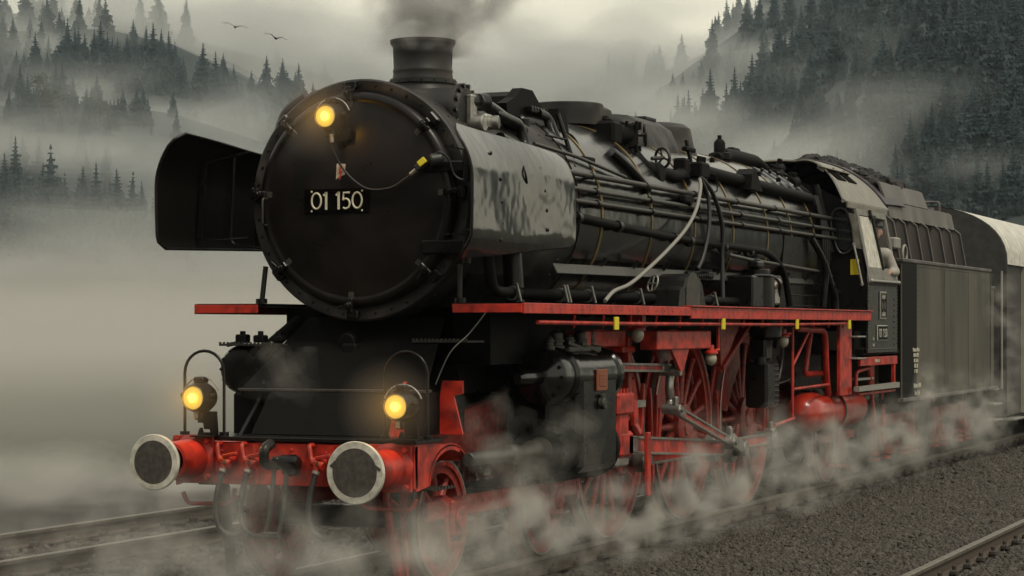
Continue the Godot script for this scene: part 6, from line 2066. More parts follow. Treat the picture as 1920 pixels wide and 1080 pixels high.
func surface_nets(bones: Array, lo: Vector3, hi: Vector3, cell: float, k: float) -> Geo:
	var n := Vector3i(((hi - lo) / cell).ceil()) + Vector3i.ONE
	var f := PackedFloat32Array()
	f.resize(n.x * n.y * n.z)
	for z in n.z:
		for y in n.y:
			for x in n.x:
				var p := lo + Vector3(x, y, z) * cell
				var d := 1.0
				for b in bones:
					d = smin(d, capsule(p, b[0], b[1], b[2], b[3]), k)
				f[(z * n.y + y) * n.x + x] = d
	var vert := {}
	var pos := PackedVector3Array()
	var nor := PackedVector3Array()
	var sx := 1
	var sy := n.x
	var sz := n.x * n.y
	for z in n.z - 1:
		for y in n.y - 1:
			for x in n.x - 1:
				var i := (z * n.y + y) * n.x + x
				var c := [f[i], f[i + sx], f[i + sy], f[i + sx + sy], f[i + sz], f[i + sx + sz], f[i + sy + sz], f[i + sx + sy + sz]]
				var neg := 0
				for v in c:
					if v < 0.0:
						neg += 1
				if neg == 0 or neg == 8:
					continue
				var sum := Vector3.ZERO
				var cnt := 0
				for a in 8:
					for bit in [1, 2, 4]:
						if a & bit:
							continue
						var b: int = a | bit
						if (c[a] < 0.0) != (c[b] < 0.0):
							var t: float = c[a] / (c[a] - c[b])
							var pa := Vector3(a & 1, (a >> 1) & 1, a >> 2)
							var pb := Vector3(b & 1, (b >> 1) & 1, b >> 2)
							sum += pa.lerp(pb, t)
							cnt += 1
				vert[i] = pos.size()
				pos.append(lo + (Vector3(x, y, z) + sum / cnt) * cell)
				nor.append(Vector3(c[1] + c[3] + c[5] + c[7] - c[0] - c[2] - c[4] - c[6], c[2] + c[3] + c[6] + c[7] - c[0] - c[1] - c[4] - c[5], c[4] + c[5] + c[6] + c[7] - c[0] - c[1] - c[2] - c[3]).normalized())
	var g := Geo.new()
	var st := [sx, sy, sz]
	for z in range(1, n.z - 1):
		for y in range(1, n.y - 1):
			for x in range(1, n.x - 1):
				var i := (z * n.y + y) * n.x + x
				for ax in 3:
					var j: int = i + st[ax]
					if (f[i] < 0.0) == (f[j] < 0.0):
						continue
					var u: int = st[(ax + 1) % 3]
					var w: int = st[(ax + 2) % 3]
					var a: int = vert.get(i, -1)
					var b: int = vert.get(i - u, -1)
					var c: int = vert.get(i - u - w, -1)
					var d: int = vert.get(i - w, -1)
					if a < 0 or b < 0 or c < 0 or d < 0:
						continue
					g.squad(pos[a], pos[b], pos[c], pos[d], nor[a], nor[b], nor[c], nor[d])
	return g

func build_driver() -> void:
	# seen from the waist up in the cab window, leaning on the sill and looking ahead
	var o := thing("person", "person in grey shirt and dark peaked cap leaning out of cab window", "person", Vector3(14.98, 1.69, 1.20))
	var skin := [
		[Vector3(-0.02, 1.40, 0.02), Vector3(-0.03, 1.52, 0.03), 0.055, 0.052],
		[Vector3(-0.035, 1.60, 0.03), Vector3(-0.02, 1.66, 0.03), 0.085, 0.095],
		[Vector3(-0.09, 1.555, 0.03), Vector3(-0.07, 1.62, 0.03), 0.045, 0.06],
		[Vector3(-0.125, 1.60, 0.03), Vector3(-0.115, 1.635, 0.03), 0.014, 0.010],
		[Vector3(-0.01, 1.60, 0.125), Vector3(-0.005, 1.635, 0.125), 0.016, 0.018],
		[Vector3(-0.01, 1.60, -0.065), Vector3(-0.005, 1.635, -0.065), 0.016, 0.018],
		[Vector3(0, 1.25, 0.0), Vector3(0, 0.95, 0.0), 0.14, 0.14],
		[Vector3(0.0, 1.33, -0.15), Vector3(0.0, 1.33, 0.15), 0.075, 0.075],
		[Vector3(0.0, 0.95, -0.07), Vector3(0.0, 0.55, -0.10), 0.10, 0.07],
		[Vector3(0.0, 0.95, 0.07), Vector3(0.0, 0.55, 0.10), 0.10, 0.07],
		[Vector3(0.0, 0.55, -0.10), Vector3(0.02, 0.06, -0.10), 0.07, 0.045],
		[Vector3(0.0, 0.55, 0.10), Vector3(0.02, 0.06, 0.10), 0.07, 0.045],
		[Vector3(0.02, 0.04, -0.10), Vector3(-0.14, 0.03, -0.11), 0.045, 0.035],
		[Vector3(0.02, 0.04, 0.10), Vector3(-0.14, 0.03, 0.11), 0.045, 0.035],
		[Vector3(0.02, 1.32, 0.19), Vector3(0.06, 1.10, 0.28), 0.058, 0.048],
		[Vector3(0.06, 1.10, 0.28), Vector3(-0.12, 1.09, 0.27), 0.044, 0.032],
		[Vector3(-0.02, 1.32, -0.19), Vector3(-0.10, 1.08, -0.20), 0.058, 0.048],
		[Vector3(-0.10, 1.08, -0.20), Vector3(-0.26, 1.14, -0.02), 0.044, 0.032],
		[Vector3(-0.12, 1.09, 0.27), Vector3(-0.17, 1.085, 0.265), 0.034, 0.03],
	]
	for h in [[Vector3(-0.17, 1.085, 0.265), Vector3(-1, -0.15, 0), Vector3(0, 0, 1)], [Vector3(-0.27, 1.15, -0.01), Vector3(-0.7, 0.3, 0.6), Vector3(0.5, 0, 0.8)]]:
		for k in 4:
			var q: Vector3 = h[0] + h[2] * ((k - 1.5) * 0.018)
			var l: float = [0.065, 0.078, 0.074, 0.058][k]
			skin.append([q, q + h[1] * l * 0.6, 0.010, 0.009])
			skin.append([q + h[1] * l * 0.6, q + h[1] * l + Vector3(0, -0.03, 0), 0.009, 0.008])
		skin.append([h[0] - h[2] * 0.03, h[0] - h[2] * 0.05 + h[1] * 0.05, 0.011, 0.009])
	part("body", surface_nets(skin, Vector3(-0.42, -0.03, -0.32), Vector3(0.22, 1.80, 0.38), 0.014, 0.02), M.skin, o)
	var shirt := [
		[Vector3(0, 1.27, 0.0), Vector3(0, 0.95, 0.0), 0.165, 0.160],
		[Vector3(0.0, 1.335, -0.16), Vector3(0.0, 1.335, 0.16), 0.09, 0.09],
		[Vector3(0.02, 1.33, 0.19), Vector3(0.065, 1.10, 0.285), 0.078, 0.066],
		[Vector3(0.065, 1.10, 0.285), Vector3(-0.08, 1.09, 0.272), 0.062, 0.050],
		[Vector3(-0.02, 1.33, -0.19), Vector3(-0.10, 1.08, -0.205), 0.078, 0.066],
		[Vector3(-0.10, 1.08, -0.205), Vector3(-0.22, 1.13, -0.06), 0.060, 0.048],
	]
	part("shirt", surface_nets(shirt, Vector3(-0.36, 0.72, -0.34), Vector3(0.26, 1.50, 0.42), 0.018, 0.03), M.shirt, o)
	var g := Geo.new()
	g.tube(ring_points(Vector3(-0.02, 1.425, 0.02), Vector3(1, 0.1, 0), Vector3(0, 0.2, 1), 0.068, 14), 0.016, 6, false)
	part("collar", g, M.collar, o)
	g = Geo.new()
	g.ball(Vector3(0.0, 1.715, 0.03), Vector3(0.125, 0.055, 0.118), 18, 8)
	g.ball(Vector3(0.01, 1.74, 0.03), Vector3(0.11, 0.055, 0.11), 16, 8)
	g.prism([Vector2(-0.10, -0.09), Vector2(-0.19, -0.05), Vector2(-0.205, 0.03), Vector2(-0.19, 0.11), Vector2(-0.10, 0.15)], Vector3(0, 1.69, 0), Vector3(1, 0.18, 0), Vector3(0, 0, 1), Vector3(0, 0.012, 0))
	part("peaked_cap", g, M.cap, o)
	g = Geo.new()
	g.ball(Vector3(0.02, 1.655, 0.03), Vector3(0.10, 0.075, 0.103), 16, 8)
	part("hair", g, M.hair, o)
	g = Geo.new()
	for z in [-0.005, 0.065]:
		g.ball(Vector3(-0.122, 1.645, z), Vector3(0.006, 0.008, 0.012), 8, 6)
	g.ball(Vector3(-0.128, 1.572, 0.03), Vector3(0.005, 0.005, 0.022), 8, 6)
	part("face_feature", g, M.hair, o)
	for z in [-0.085, 0.085]:
		g = Geo.new()
		g.tube([Vector3(0.0, 0.98, z), Vector3(0.0, 0.55, z * 1.15), Vector3(0.02, 0.10, z * 1.15)], 0.1, 12, true, [0.13, 0.095, 0.085])
		part("trouser_leg", g, M.cap, o)

func build_birds() -> void:
	var k := 0
	for q in [Vector3(37.8, 10.0, -21.3), Vector3(38.2, 9.7, -20.3)]:
		var g := Geo.new()
		g.ball(Vector3.ZERO, Vector3(0.11, 0.03, 0.03), 8, 6)
		for s in [-1.0, 1.0]:
			var up := 0.10 if s < 0 else -0.02
			g.sheet([[Vector3(-0.06, 0.01, 0.02 * s), Vector3(0.06, 0.0, 0.02 * s)], [Vector3(-0.05, 0.06 + up * 0.5, 0.16 * s), Vector3(0.04, 0.05 + up * 0.5, 0.16 * s)], [Vector3(0.0, up, 0.34 * s), Vector3(0.03, up - 0.005, 0.34 * s)]], 0.006)
		var o := solo("bird", g, M.bird, ["higher of the two dark birds gliding in pale sky left of chimney", "lower of the two dark birds, nearer the smoking chimney"][k], "bird", "birds in the misty sky")
		o.position = q
		o.rotation = Vector3(0, 0.6 + 0.3 * k, 0.35)
		k += 1

# ---------------------------------------------------------------- ground, tracks, hills, trees

func stone_mesh(sd: int, rough := 0.22) -> ArrayMesh:
	var r := RandomNumberGenerator.new()
	r.seed = sd
	var pts := []
	var faces := [[0, 2, 4], [2, 1, 4], [1, 3, 4], [3, 0, 4], [0, 2, 5], [2, 1, 5], [1, 3, 5], [3, 0, 5]]
	for q in [Vector3(1, 0, 0), Vector3(-1, 0, 0), Vector3(0, 1, 0), Vector3(0, -1, 0), Vector3(0, 0, 1), Vector3(0, 0, -1)]:
		pts.append(q)
	var mid := {}
	var out := []
	for f in faces:
		var m := []
		for k in 3:
			var a: int = mini(f[k], f[(k + 1) % 3])
			var b: int = maxi(f[k], f[(k + 1) % 3])
			if not mid.has(a * 10 + b):
				mid[a * 10 + b] = pts.size()
				pts.append((pts[a] + pts[b]).normalized())
			m.append(mid[a * 10 + b])
		out.append_array([[f[0], m[0], m[2]], [f[1], m[1], m[0]], [f[2], m[2], m[1]], [m[0], m[1], m[2]]])
	for k in pts.size():
		pts[k] *= 1.0 + r.randf_range(-rough, rough)
	var g := Geo.new()
	for f in out:
		g.flat(pts[f[0]], pts[f[1]], pts[f[2]], pts[f[0]] + pts[f[1]] + pts[f[2]])
	return g.mesh()

func rail_geo(z: float, x0: float, x1: float) -> Array:
	var foot := [Vector2(-0.07, -0.165), Vector2(0.07, -0.165), Vector2(0.07, -0.152), Vector2(0.012, -0.13), Vector2(0.010, -0.05), Vector2(0.034, -0.036), Vector2(-0.034, -0.036), Vector2(-0.010, -0.05), Vector2(-0.012, -0.13), Vector2(-0.07, -0.152)]
	var head := [Vector2(-0.034, -0.036), Vector2(0.034, -0.036), Vector2(0.036, -0.008), Vector2(0.026, 0.0), Vector2(-0.026, 0.0), Vector2(-0.036, -0.008)]
	var a := Geo.new()
	a.prism(foot, Vector3(x0, 0, z), Vector3(0, 0, 1), Vector3(0, 1, 0), Vector3(x1 - x0, 0, 0))
	var b := Geo.new()
	b.prism(head, Vector3(x0, 0, z), Vector3(0, 0, 1), Vector3(0, 1, 0), Vector3(x1 - x0, 0, 0))
	return [a, b]

func make_track(label: String, zc: float, x0: float, x1: float, sleepers: int, from: float) -> void:
	var o := thing("railway_track", label, "railway track", Vector3(0, 0, 0), "parallel tracks through the station")
	for s in [0.755, -0.755]:
		var q := rail_geo(zc + s, x0, x1)
		var w := part("rail", q[0], M.rail_web, o)
		part("rail_head", q[1], M.rail_head, w)
	var g := Geo.new()
	g.box(Vector3.ZERO, Vector3(0.26, 0.14, 2.5), Basis(), 0.015)
	var clip := Geo.new()
	for s in [0.755, -0.755]:
		for e in [-0.105, 0.105]:
			clip.box(Vector3(0, 0.115, s + e), Vector3(0.12, 0.05, 0.07), Basis(), 0.012)
			clip.cyl(Vector3(0, 0.13, s + e), Vector3(0, 0.175, s + e), 0.022, 6)
	var first: MeshInstance3D = null
	for k in sleepers:
		var at := Transform3D(Basis(), Vector3(from + 0.63 * k, -0.245, zc))
		if first == null:
			first = part("sleeper", g, M.sleeper, o)
			first.transform = at
			part("rail_clip", clip, M.sleeper, first)
		else:
			again(first, o, at)

func build_ground() -> void:
	var g := Geo.new()
	# meadow out to the hills, one sheet to the horizon
	g.quad(Vector3(-1700, -0.75, -1700), Vector3(1700, -0.75, -1700), Vector3(1700, -0.75, 1700), Vector3(-1700, -0.75, 1700), Vector3.UP)
	struct("ground", g, M.meadow)
	g = Geo.new()
	var prof := [Vector2(-13.0, -0.74), Vector2(-11.5, -0.32), Vector2(-6.2, -0.26), Vector2(-5.3, -0.20), Vector2(-3.2, -0.20), Vector2(-2.2, -0.27), Vector2(-1.4, -0.21), Vector2(0.9, -0.21), Vector2(1.25, -0.19), Vector2(2.3, -0.15), Vector2(3.2, -0.165), Vector2(3.8, -0.20), Vector2(6.2, -0.20), Vector2(8.5, -0.25), Vector2(14.0, -0.74)]
	var rows := []
	for p in prof:
		rows.append([Vector3(-60, p.y, p.x), Vector3(0, p.y, p.x), Vector3(60, p.y, p.x), Vector3(260, p.y, p.x)])
	g.sheet(rows)
	struct("ballast_bed", g, M.ballast_bed)
	make_track("main track of two rails that the steam locomotive stands on", 0.0, -40, 120, 66, -1.0)
	make_track("empty track at the lower right, nearest the viewer, in brown ballast", 4.90, -40, 120, 40, 2.0)
	make_track("empty track on the far left beyond the locomotive, half lost in fog", -4.2, -40, 120, 40, -2.0)
	# loose stones, one scatter
	var r := RandomNumberGenerator.new()
	r.seed = 99
	var tr: Array[Transform3D] = []
	var col: Array[Color] = []
	var spots := [[58000, 2.0, 16.0, 0.93, 4.05, 0.72], [38000, 16.0, 34.0, 0.93, 4.05, 0.9], [16000, 3.0, 16.0, 4.2, 5.6, 0.75], [8000, 16.0, 34.0, 4.2, 5.6, 1.0], [7000, 0.0, 14.0, -5.6, -0.85, 1.1], [6000, -2.0, 22.0, -0.65, 0.65, 1.1], [5000, 34.0, 60.0, 0.95, 6.0, 2.0]]
	for q in spots:
		for k in int(q[0]):
			var x := r.randf_range(q[1], q[2])
			var z := r.randf_range(q[3], q[4])
			if absf(z - 4.145) < 0.09 or absf(z + 4.2 - 0.755) < 0.09 or absf(z + 4.2 + 0.755) < 0.09:
				continue
			var s: float = r.randf_range(0.016, 0.036) * q[5] * (1.7 if r.randf() < 0.05 else 1.0)
			var y := -0.21
			for i in prof.size() - 1:
				if z >= prof[i].x and z < prof[i + 1].x:
					y = lerpf(prof[i].y, prof[i + 1].y, (z - prof[i].x) / (prof[i + 1].x - prof[i].x))
			var b := Basis.from_euler(Vector3(r.randf() * TAU, r.randf() * TAU, r.randf() * TAU)).scaled_local(Vector3(s * r.randf_range(0.8, 1.5), s * r.randf_range(0.6, 1.0), s))
			tr.append(Transform3D(b, Vector3(x, y + r.randf_range(0.0, 0.03), z)))
			var v := r.randf_range(0.55, 1.25)
			col.append(Color(v, v * r.randf_range(0.94, 1.0), v * r.randf_range(0.86, 1.0)))
	var mm := MultiMesh.new()
	mm.transform_format = MultiMesh.TRANSFORM_3D
	mm.use_colors = true
	mm.mesh = stone_mesh(3)
	mm.instance_count = tr.size()
	for k in tr.size():
		mm.set_instance_transform(k, tr[k])
		mm.set_instance_color(k, col[k])
	var mi := MultiMeshInstance3D.new()
	mi.name = "ballast_stones"
	mi.multimesh = mm
	mi.material_override = M.stone
	mi.set_meta("kind", "stuff")
	tag(mi, "crushed brown grey ballast stones lying between and beside the rails", "ballast")
	add_child(mi)

# height of the land at a place: a valley end that rises to all sides with bearing
func land(x: float, z: float) -> float:
	var r := sqrt(x * x + z * z)
	var b := rad_to_deg(atan2(-z, x))
	var rise := 0.235
	var near := 300.0
	if b < 22.5:
		var f := smoothstep(8.0, 22.5, b)
		rise = lerpf(0.33, 0.155, f)
		near = lerpf(190.0, 420.0, f)
	else:
		var f := smoothstep(22.5, 33.0, b)
		rise = lerpf(0.155, 0.235, f)
		near = lerpf(420.0, 330.0, f)
	var d := maxf(0.0, r - near)
	var h := rise * d * d / (d + 90.0)
	h += minf(d, 200.0) / 200.0 * (6.0 * sin(x * 0.021 + 1.0) * sin(z * 0.017) + 3.0 * sin(x * 0.05 - z * 0.043))
	h = minf(h, 120.0) + (60.0 * (1.0 - exp(-maxf(0.0, h - 120.0) / 60.0)))
	return h - 0.75 - (1.5 if d <= 0.0 else 0.0)

func conifer(sd: int, tall: float, wide: float, tiers: int, ragged: float) -> Array:
	var r := RandomNumberGenerator.new()
	r.seed = sd
	var g := Geo.new()
	for k in tiers:
		var f := float(k) / (tiers - 1)
		var y := tall * (0.10 + 0.88 * f)
		var reach := wide * pow(1.0 - f, 0.85) * r.randf_range(1.0 - ragged, 1.0 + ragged * 0.6) + 0.12
		var n := 7 + int(6.0 * (1.0 - f))
		var turn := r.randf() * TAU
		for j in n:
			if r.randf() < 0.10:
				continue
			var a := turn + TAU * (j + r.randf_range(-0.35, 0.35)) / n
			var l := reach * r.randf_range(0.62, 1.12)
			var d := Vector3(cos(a), 0, sin(a))
			var side := Vector3(-d.z, 0, d.x)
			var drop := l * r.randf_range(0.16, 0.42) * (1.0 - 0.6 * f)
			var root := Vector3(0, y + l * 0.10, 0)
			var tip := root + d * l - Vector3(0, drop, 0)
			for m in 3:
				var p := root.lerp(tip, 0.10 + 0.26 * m)
				var q := root.lerp(tip, 0.52 + 0.24 * m) - Vector3(0, 0.04 * l, 0)
				var w := l * (0.30 - 0.06 * m) * r.randf_range(0.7, 1.25)
				var hang := Vector3(0, -l * r.randf_range(0.22, 0.46), 0)
				var c := p.lerp(q, 0.5)
				g.flat(p, c + side * w + hang, q, Vector3.UP)
				g.flat(p, c - side * w + hang, q, Vector3.UP)
				g.flat(p, c + hang * 1.3, q, side)
		# thick dark inside
		if k < tiers - 2:
			var inner := reach * 0.42
			g.lathe([Vector2(-tall * 0.05, inner * r.randf_range(0.9, 1.2)), Vector2(tall * 0.06, inner * 0.35)], Vector3(0, y, 0), Vector3.UP, 6)
	g.lathe([Vector2(0, 0.3), Vector2(tall * 0.06, 0.0)], Vector3(0, tall * 0.955, 0), Vector3.UP, 5)
	var t := Geo.new()
	t.lathe([Vector2(-1.5, tall * 0.016), Vector2(tall * 0.3, tall * 0.012), Vector2(tall * 0.97, 0.02)], Vector3.ZERO, Vector3.UP, 7)
	return [g, t]

func broadleaf(sd: int, tall: float, wide: float) -> Array:
	var r := RandomNumberGenerator.new()
	r.seed = sd
	var g := Geo.new()
	var t := Geo.new()
	t.lathe([Vector2(-1.5, tall * 0.03), Vector2(tall * 0.5, tall * 0.018), Vector2(tall * 0.8, 0.03)], Vector3.ZERO, Vector3.UP, 7)
	for k in 14:
		var a := r.randf() * TAU
		var y := tall * r.randf_range(0.35, 0.95)
		var l := wide * r.randf_range(0.4, 1.0) * sin(PI * clampf((y / tall - 0.15) / 0.95, 0.0, 1.0))
		var e := Vector3(cos(a) * l, y, sin(a) * l)
		t.tube([Vector3(0, y * 0.62, 0), e], 0.06, 5, true, [0.09, 0.03])
		for j in 60:
			var p := e + Vector3(r.randfn(), r.randfn() * 0.7, r.randfn()) * wide * 0.17
			var u := Vector3(r.randfn(), r.randfn(), r.randfn()).normalized() * 0.32
			var w := u.cross(Vector3(r.randfn(), r.randfn(), r.randfn())).normalized() * 0.22
			g.flat(p - u, p + w, p + u, Vector3.UP)
			g.flat(p - u, p - w, p + u, Vector3.UP)
	return [g, t]

# woods too far and too many to count, as one mass; and an unseen wood ahead, added to darken the front of the locomotive
func build_woods(kinds: Array) -> void:
	var r := RandomNumberGenerator.new()
	r.seed = 606
	for w in 2:
		var tr: Array[Transform3D] = []
		var tries := 0
		while tr.size() < [650, 900][w] and tries < 20000:
			tries += 1
			var p: Vector3
			if w == 0:
				var b := deg_to_rad(r.randf_range(3.0, 42.0))
				var d := 330.0 + 900.0 * pow(r.randf(), 0.8)
				p = Vector3(d * cos(b), 0, -d * sin(b))
				p.y = land(p.x, p.z)
				# clearings and thick patches
				if sin(p.x * 0.013) + sin(p.z * 0.019 + 1.3) + 0.6 * sin(p.x * 0.04 + p.z * 0.03) < (0.25 if rad_to_deg(b) > 15.0 else -0.4):
					continue
				if rad_to_deg(b) > 17.0 and (d < 560.0 or sin(p.x * 0.03) + sin(p.z * 0.026) < 0.7):
					continue
				p.y -= 0.3
			else:
				p = Vector3(r.randf_range(-170.0, -75.0), -0.8, r.randf_range(-130.0, 26.0))
			var s := r.randf_range(0.6, 1.05) if w == 0 else r.randf_range(1.0, 1.5)
			tr.append(Transform3D(Basis(Vector3.UP, r.randf() * TAU).scaled(Vector3(s, s * r.randf_range(0.8, 1.15), s)), p))
		if w == 0:
			# lower trees crowding round the ones that stand out
			for q in tree_list():
				for k in 4:
					var b := deg_to_rad(q[0])
					var p := Vector3(q[1] * cos(b) + r.randfn() * 11.0, 0, -q[1] * sin(b) + r.randfn() * 8.0)
					p.y = land(p.x, p.z) - 0.5
					var s: float = q[3] * r.randf_range(0.35, 0.75)
					if q[2] == 5:
						s *= 0.5
					tr.append(Transform3D(Basis(Vector3.UP, r.randf() * TAU).scaled(Vector3(s, s * r.randf_range(0.8, 1.15), s)), p))
		var mm := MultiMesh.new()
		mm.transform_format = MultiMesh.TRANSFORM_3D
		mm.mesh = kinds[w][0].mesh()
		mm.instance_count = tr.size()
		for k in tr.size():
			mm.set_instance_transform(k, tr[k])
		var mi := MultiMeshInstance3D.new()
		mi.name = ["hill_forest", "added_forest"][w]
		mi.multimesh = mm
		mi.material_override = M.needles
		mi.set_meta("kind", "stuff")
		tag(mi, ["mass of dark conifers covering the misty hillsides behind the train", "unseen conifer wood added ahead of the train to darken its front"][w], "forest")
		add_child(mi)

func build_hills() -> void:
	var g := Geo.new()
	var rows := []
	for i in 60:
		var b := deg_to_rad(-20.0 + 100.0 * i / 59.0)
		var line := []
		for j in 46:
			var r := 170.0 + 1500.0 * pow(j / 45.0, 1.35)
			var x := r * cos(b)
			var z := -r * sin(b)
			line.append(Vector3(x, land(x, z), z))
		rows.append(line)
	g.sheet(rows)
	struct("hills", g, M.forest_floor)
	# kinds of tree; each kind is built once and copied
	var kinds := []
	for q in [[11, 22.0, 5.6, 21, 0.22], [12, 25.0, 5.4, 24, 0.30], [13, 18.0, 5.2, 17, 0.28], [14, 20.0, 4.4, 20, 0.36], [15, 16.0, 4.6, 15, 0.42]]:
		kinds.append(conifer(q[0], q[1], q[2], q[3], q[4]))
	kinds.append(broadleaf(16, 11.0, 4.5))
	build_woods(kinds)
	var source := []
	# [bearing from the track in degrees, distance, kind, size, label]
	for q in tree_list():
		var b := deg_to_rad(q[0])
		var x: float = q[1] * cos(b)
		var z: float = -q[1] * sin(b)
		var kind: int = q[2]
		var at := Vector3(x, land(x, z) - 0.3, z)
		var o := thing("bushy_tree" if kind == 5 else "conifer_tree", q[4], "tree", at, q[5])
		if source.size() <= kind or source[kind] == null:
			while source.size() <= kind:
				source.append(null)
			part("crown", kinds[kind][0], M.leaf if kind == 5 else M.needles, o)
			part("trunk", kinds[kind][1], M.bark, o)
			source[kind] = o
		else:
			for c in source[kind].get_children():
				again(c, o, Transform3D())
		var sz: float = q[3]
		o.rotation.y = fposmod(q[0] * 57.3 + q[1] * 1.7, TAU)
		var fat := 0.92 + 0.36 * fposmod(q[1] * 0.37 + q[0], 1.0)
		o.scale = Vector3(sz * fat, sz, sz * fat)
		o.rotation.x = 0.05 * sin(q[1])
		o.rotation.z = 0.05 * sin(q[1] * 1.7 + q[0])

func tree_list() -> Array:
	var out := []
	var order := ["leftmost", "second", "third", "fourth", "fifth", "sixth", "seventh", "eighth", "ninth", "tenth", "eleventh", "twelfth", "thirteenth", "fourteenth", "fifteenth", "sixteenth", "seventeenth", "eighteenth", "nineteenth", "twentieth", "twenty-first", "twenty-second", "twenty-third"]
	var i0 := 0
	for q in [[35.13, 454, 3, 0.79], [35.02, 483, 1, 0.67], [34.63, 463, 4, 1.08], [34.29, 467, 1, 0.60], [33.96, 477, 4, 1.28], [33.62, 477, 4, 0.92], [33.35, 473, 4, 0.91], [32.81, 469, 3, 0.50], [32.20, 483, 0, 0.71], [31.93, 480, 2, 0.90], [31.59, 488, 1, 0.53], [31.32, 481, 4, 0.73]]:
		out.append(q + [("leftmost conifer in the " if i0 == 0 else order[i0] + " conifer from the left in the ") + "dark clump beside the left smoke deflector", "dark clump beside the left smoke deflector"])
		i0 += 1
	var i1 := 0
	for q in [[32.99, 568, 0, 0.65], [32.52, 570, 1, 0.61]]:
		out.append(q + [("leftmost conifer in the " if i1 == 0 else order[i1] + " conifer from the left in the ") + "pale pair above the lower left clump", "pale pair above the lower left clump"])
		i1 += 1
	var i2 := 0
	for q in [[34.95, 565, 0, 0.85], [34.63, 565, 1, 0.71], [34.26, 568, 2, 0.88]]:
		out.append(q + [("leftmost conifer in the " if i2 == 0 else order[i2] + " conifer from the left in the ") + "pale row at the far left edge", "pale row at the far left edge"])
		i2 += 1
	var i3 := 0
	for q in [[34.96, 666, 1, 0.46], [34.50, 664, 2, 0.95], [34.30, 663, 3, 0.67], [34.04, 672, 0, 0.65], [33.77, 681, 3, 0.79], [33.60, 681, 1, 0.66], [33.37, 675, 0, 0.61], [33.04, 677, 4, 0.64], [32.69, 677, 1, 0.36]]:
		out.append(q + [("leftmost conifer in the " if i3 == 0 else order[i3] + " conifer from the left in the ") + "dark stand at the upper left", "dark stand at the upper left"])
		i3 += 1
	var i4 := 0
	for q in [[33.49, 795, 2, 1.17], [33.22, 785, 1, 0.77], [32.81, 799, 1, 0.66], [32.46, 785, 2, 0.98], [32.02, 784, 1, 0.56], [31.75, 782, 0, 0.64], [31.28, 785, 1, 0.42], [31.08, 788, 3, 0.52], [30.85, 789, 3, 0.45]]:
		out.append(q + [("leftmost conifer in the " if i4 == 0 else order[i4] + " conifer from the left in the ") + "sloping row of the left hillside", "sloping row of the left hillside"])
		i4 += 1
	var i5 := 0
	for q in [[34.98, 965, 2, 0.84], [34.80, 854, 1, 0.63], [34.46, 960, 1, 0.79], [34.41, 844, 0, 0.66], [33.80, 971, 0, 0.70], [33.27, 963, 1, 0.54], [32.74, 964, 1, 0.50]]:
		out.append(q + [("leftmost conifer in the " if i5 == 0 else order[i5] + " conifer from the left in the ") + "high stand at the top left corner", "high stand at the top left corner"])
		i5 += 1
	var i6 := 0
	for q in [[18.30, 928, 1, 0.36], [18.02, 921, 1, 0.55], [17.77, 913, 1, 0.55]]:
		out.append(q + [("leftmost conifer in the " if i6 == 0 else order[i6] + " conifer from the left in the ") + "pair above the sand dome in the right fog", "pair above the sand dome in the right fog"])
		i6 += 1
	var i7 := 0
	for q in [[17.22, 893, 1, 0.59], [16.96, 862, 1, 0.57], [16.47, 843, 3, 0.85], [16.09, 835, 4, 1.05], [15.58, 737, 4, 1.05], [15.30, 730, 1, 0.74], [15.04, 668, 1, 0.67]]:
		out.append(q + [("leftmost conifer in the " if i7 == 0 else order[i7] + " conifer from the left in the ") + "stepped row on the right hillside", "stepped row on the right hillside"])
		i7 += 1
	var i8 := 0
	for q in [[15.74, 644, 4, 0.56], [15.43, 635, 1, 0.36], [15.05, 623, 2, 0.88], [14.88, 622, 1, 0.57], [14.56, 553, 0, 0.42], [14.36, 520, 1, 0.37], [14.07, 532, 2, 0.50], [13.96, 468, 1, 0.36], [13.45, 452, 1, 0.36]]:
		out.append(q + [("leftmost conifer in the " if i8 == 0 else order[i8] + " conifer from the left in the ") + "dark clump over the boiler on the right", "dark clump over the boiler on the right"])
		i8 += 1
	var i9 := 0
	for q in [[16.09, 940, 1, 0.62], [15.82, 931, 0, 0.72], [15.42, 875, 1, 0.70], [14.98, 852, 1, 0.71], [14.43, 763, 3, 0.69], [14.02, 741, 3, 0.79], [13.57, 716, 0, 0.52], [13.00, 656, 3, 0.68], [12.60, 553, 4, 0.57], [12.42, 634, 4, 0.56], [12.11, 548, 1, 0.46], [11.83, 541, 0, 0.53]]:
		out.append(q + [("leftmost conifer in the " if i9 == 0 else order[i9] + " conifer from the left in the ") + "steep ridge at the top right", "steep ridge at the top right"])
		i9 += 1
	var i10 := 0
	for q in [[13.19, 516, 1, 0.50], [12.94, 536, 1, 0.46], [12.54, 430, 1, 0.53], [12.37, 451, 2, 0.57], [12.26, 419, 4, 0.78], [12.13, 447, 1, 0.40], [11.84, 416, 1, 0.59], [11.75, 447, 2, 0.60], [11.53, 395, 2, 0.59], [11.42, 422, 4, 0.83], [11.08, 384, 1, 0.44], [11.05, 452, 0, 0.55], [10.92, 435, 1, 0.42], [10.56, 395, 0, 0.61], [10.35, 435, 4, 0.80], [10.08, 416, 1, 0.40], [9.78, 351, 2, 0.67], [9.67, 428, 0, 0.65], [9.24, 351, 3, 0.64], [9.25, 405, 2, 0.66], [8.98, 418, 1, 0.63], [8.85, 358, 2, 0.70], [8.66, 334, 3, 0.61]]:
		out.append(q + [("leftmost conifer in the " if i10 == 0 else order[i10] + " conifer from the left in the ") + "dark forest in the right corner", "dark forest in the right corner"])
		i10 += 1
	var i11 := 0
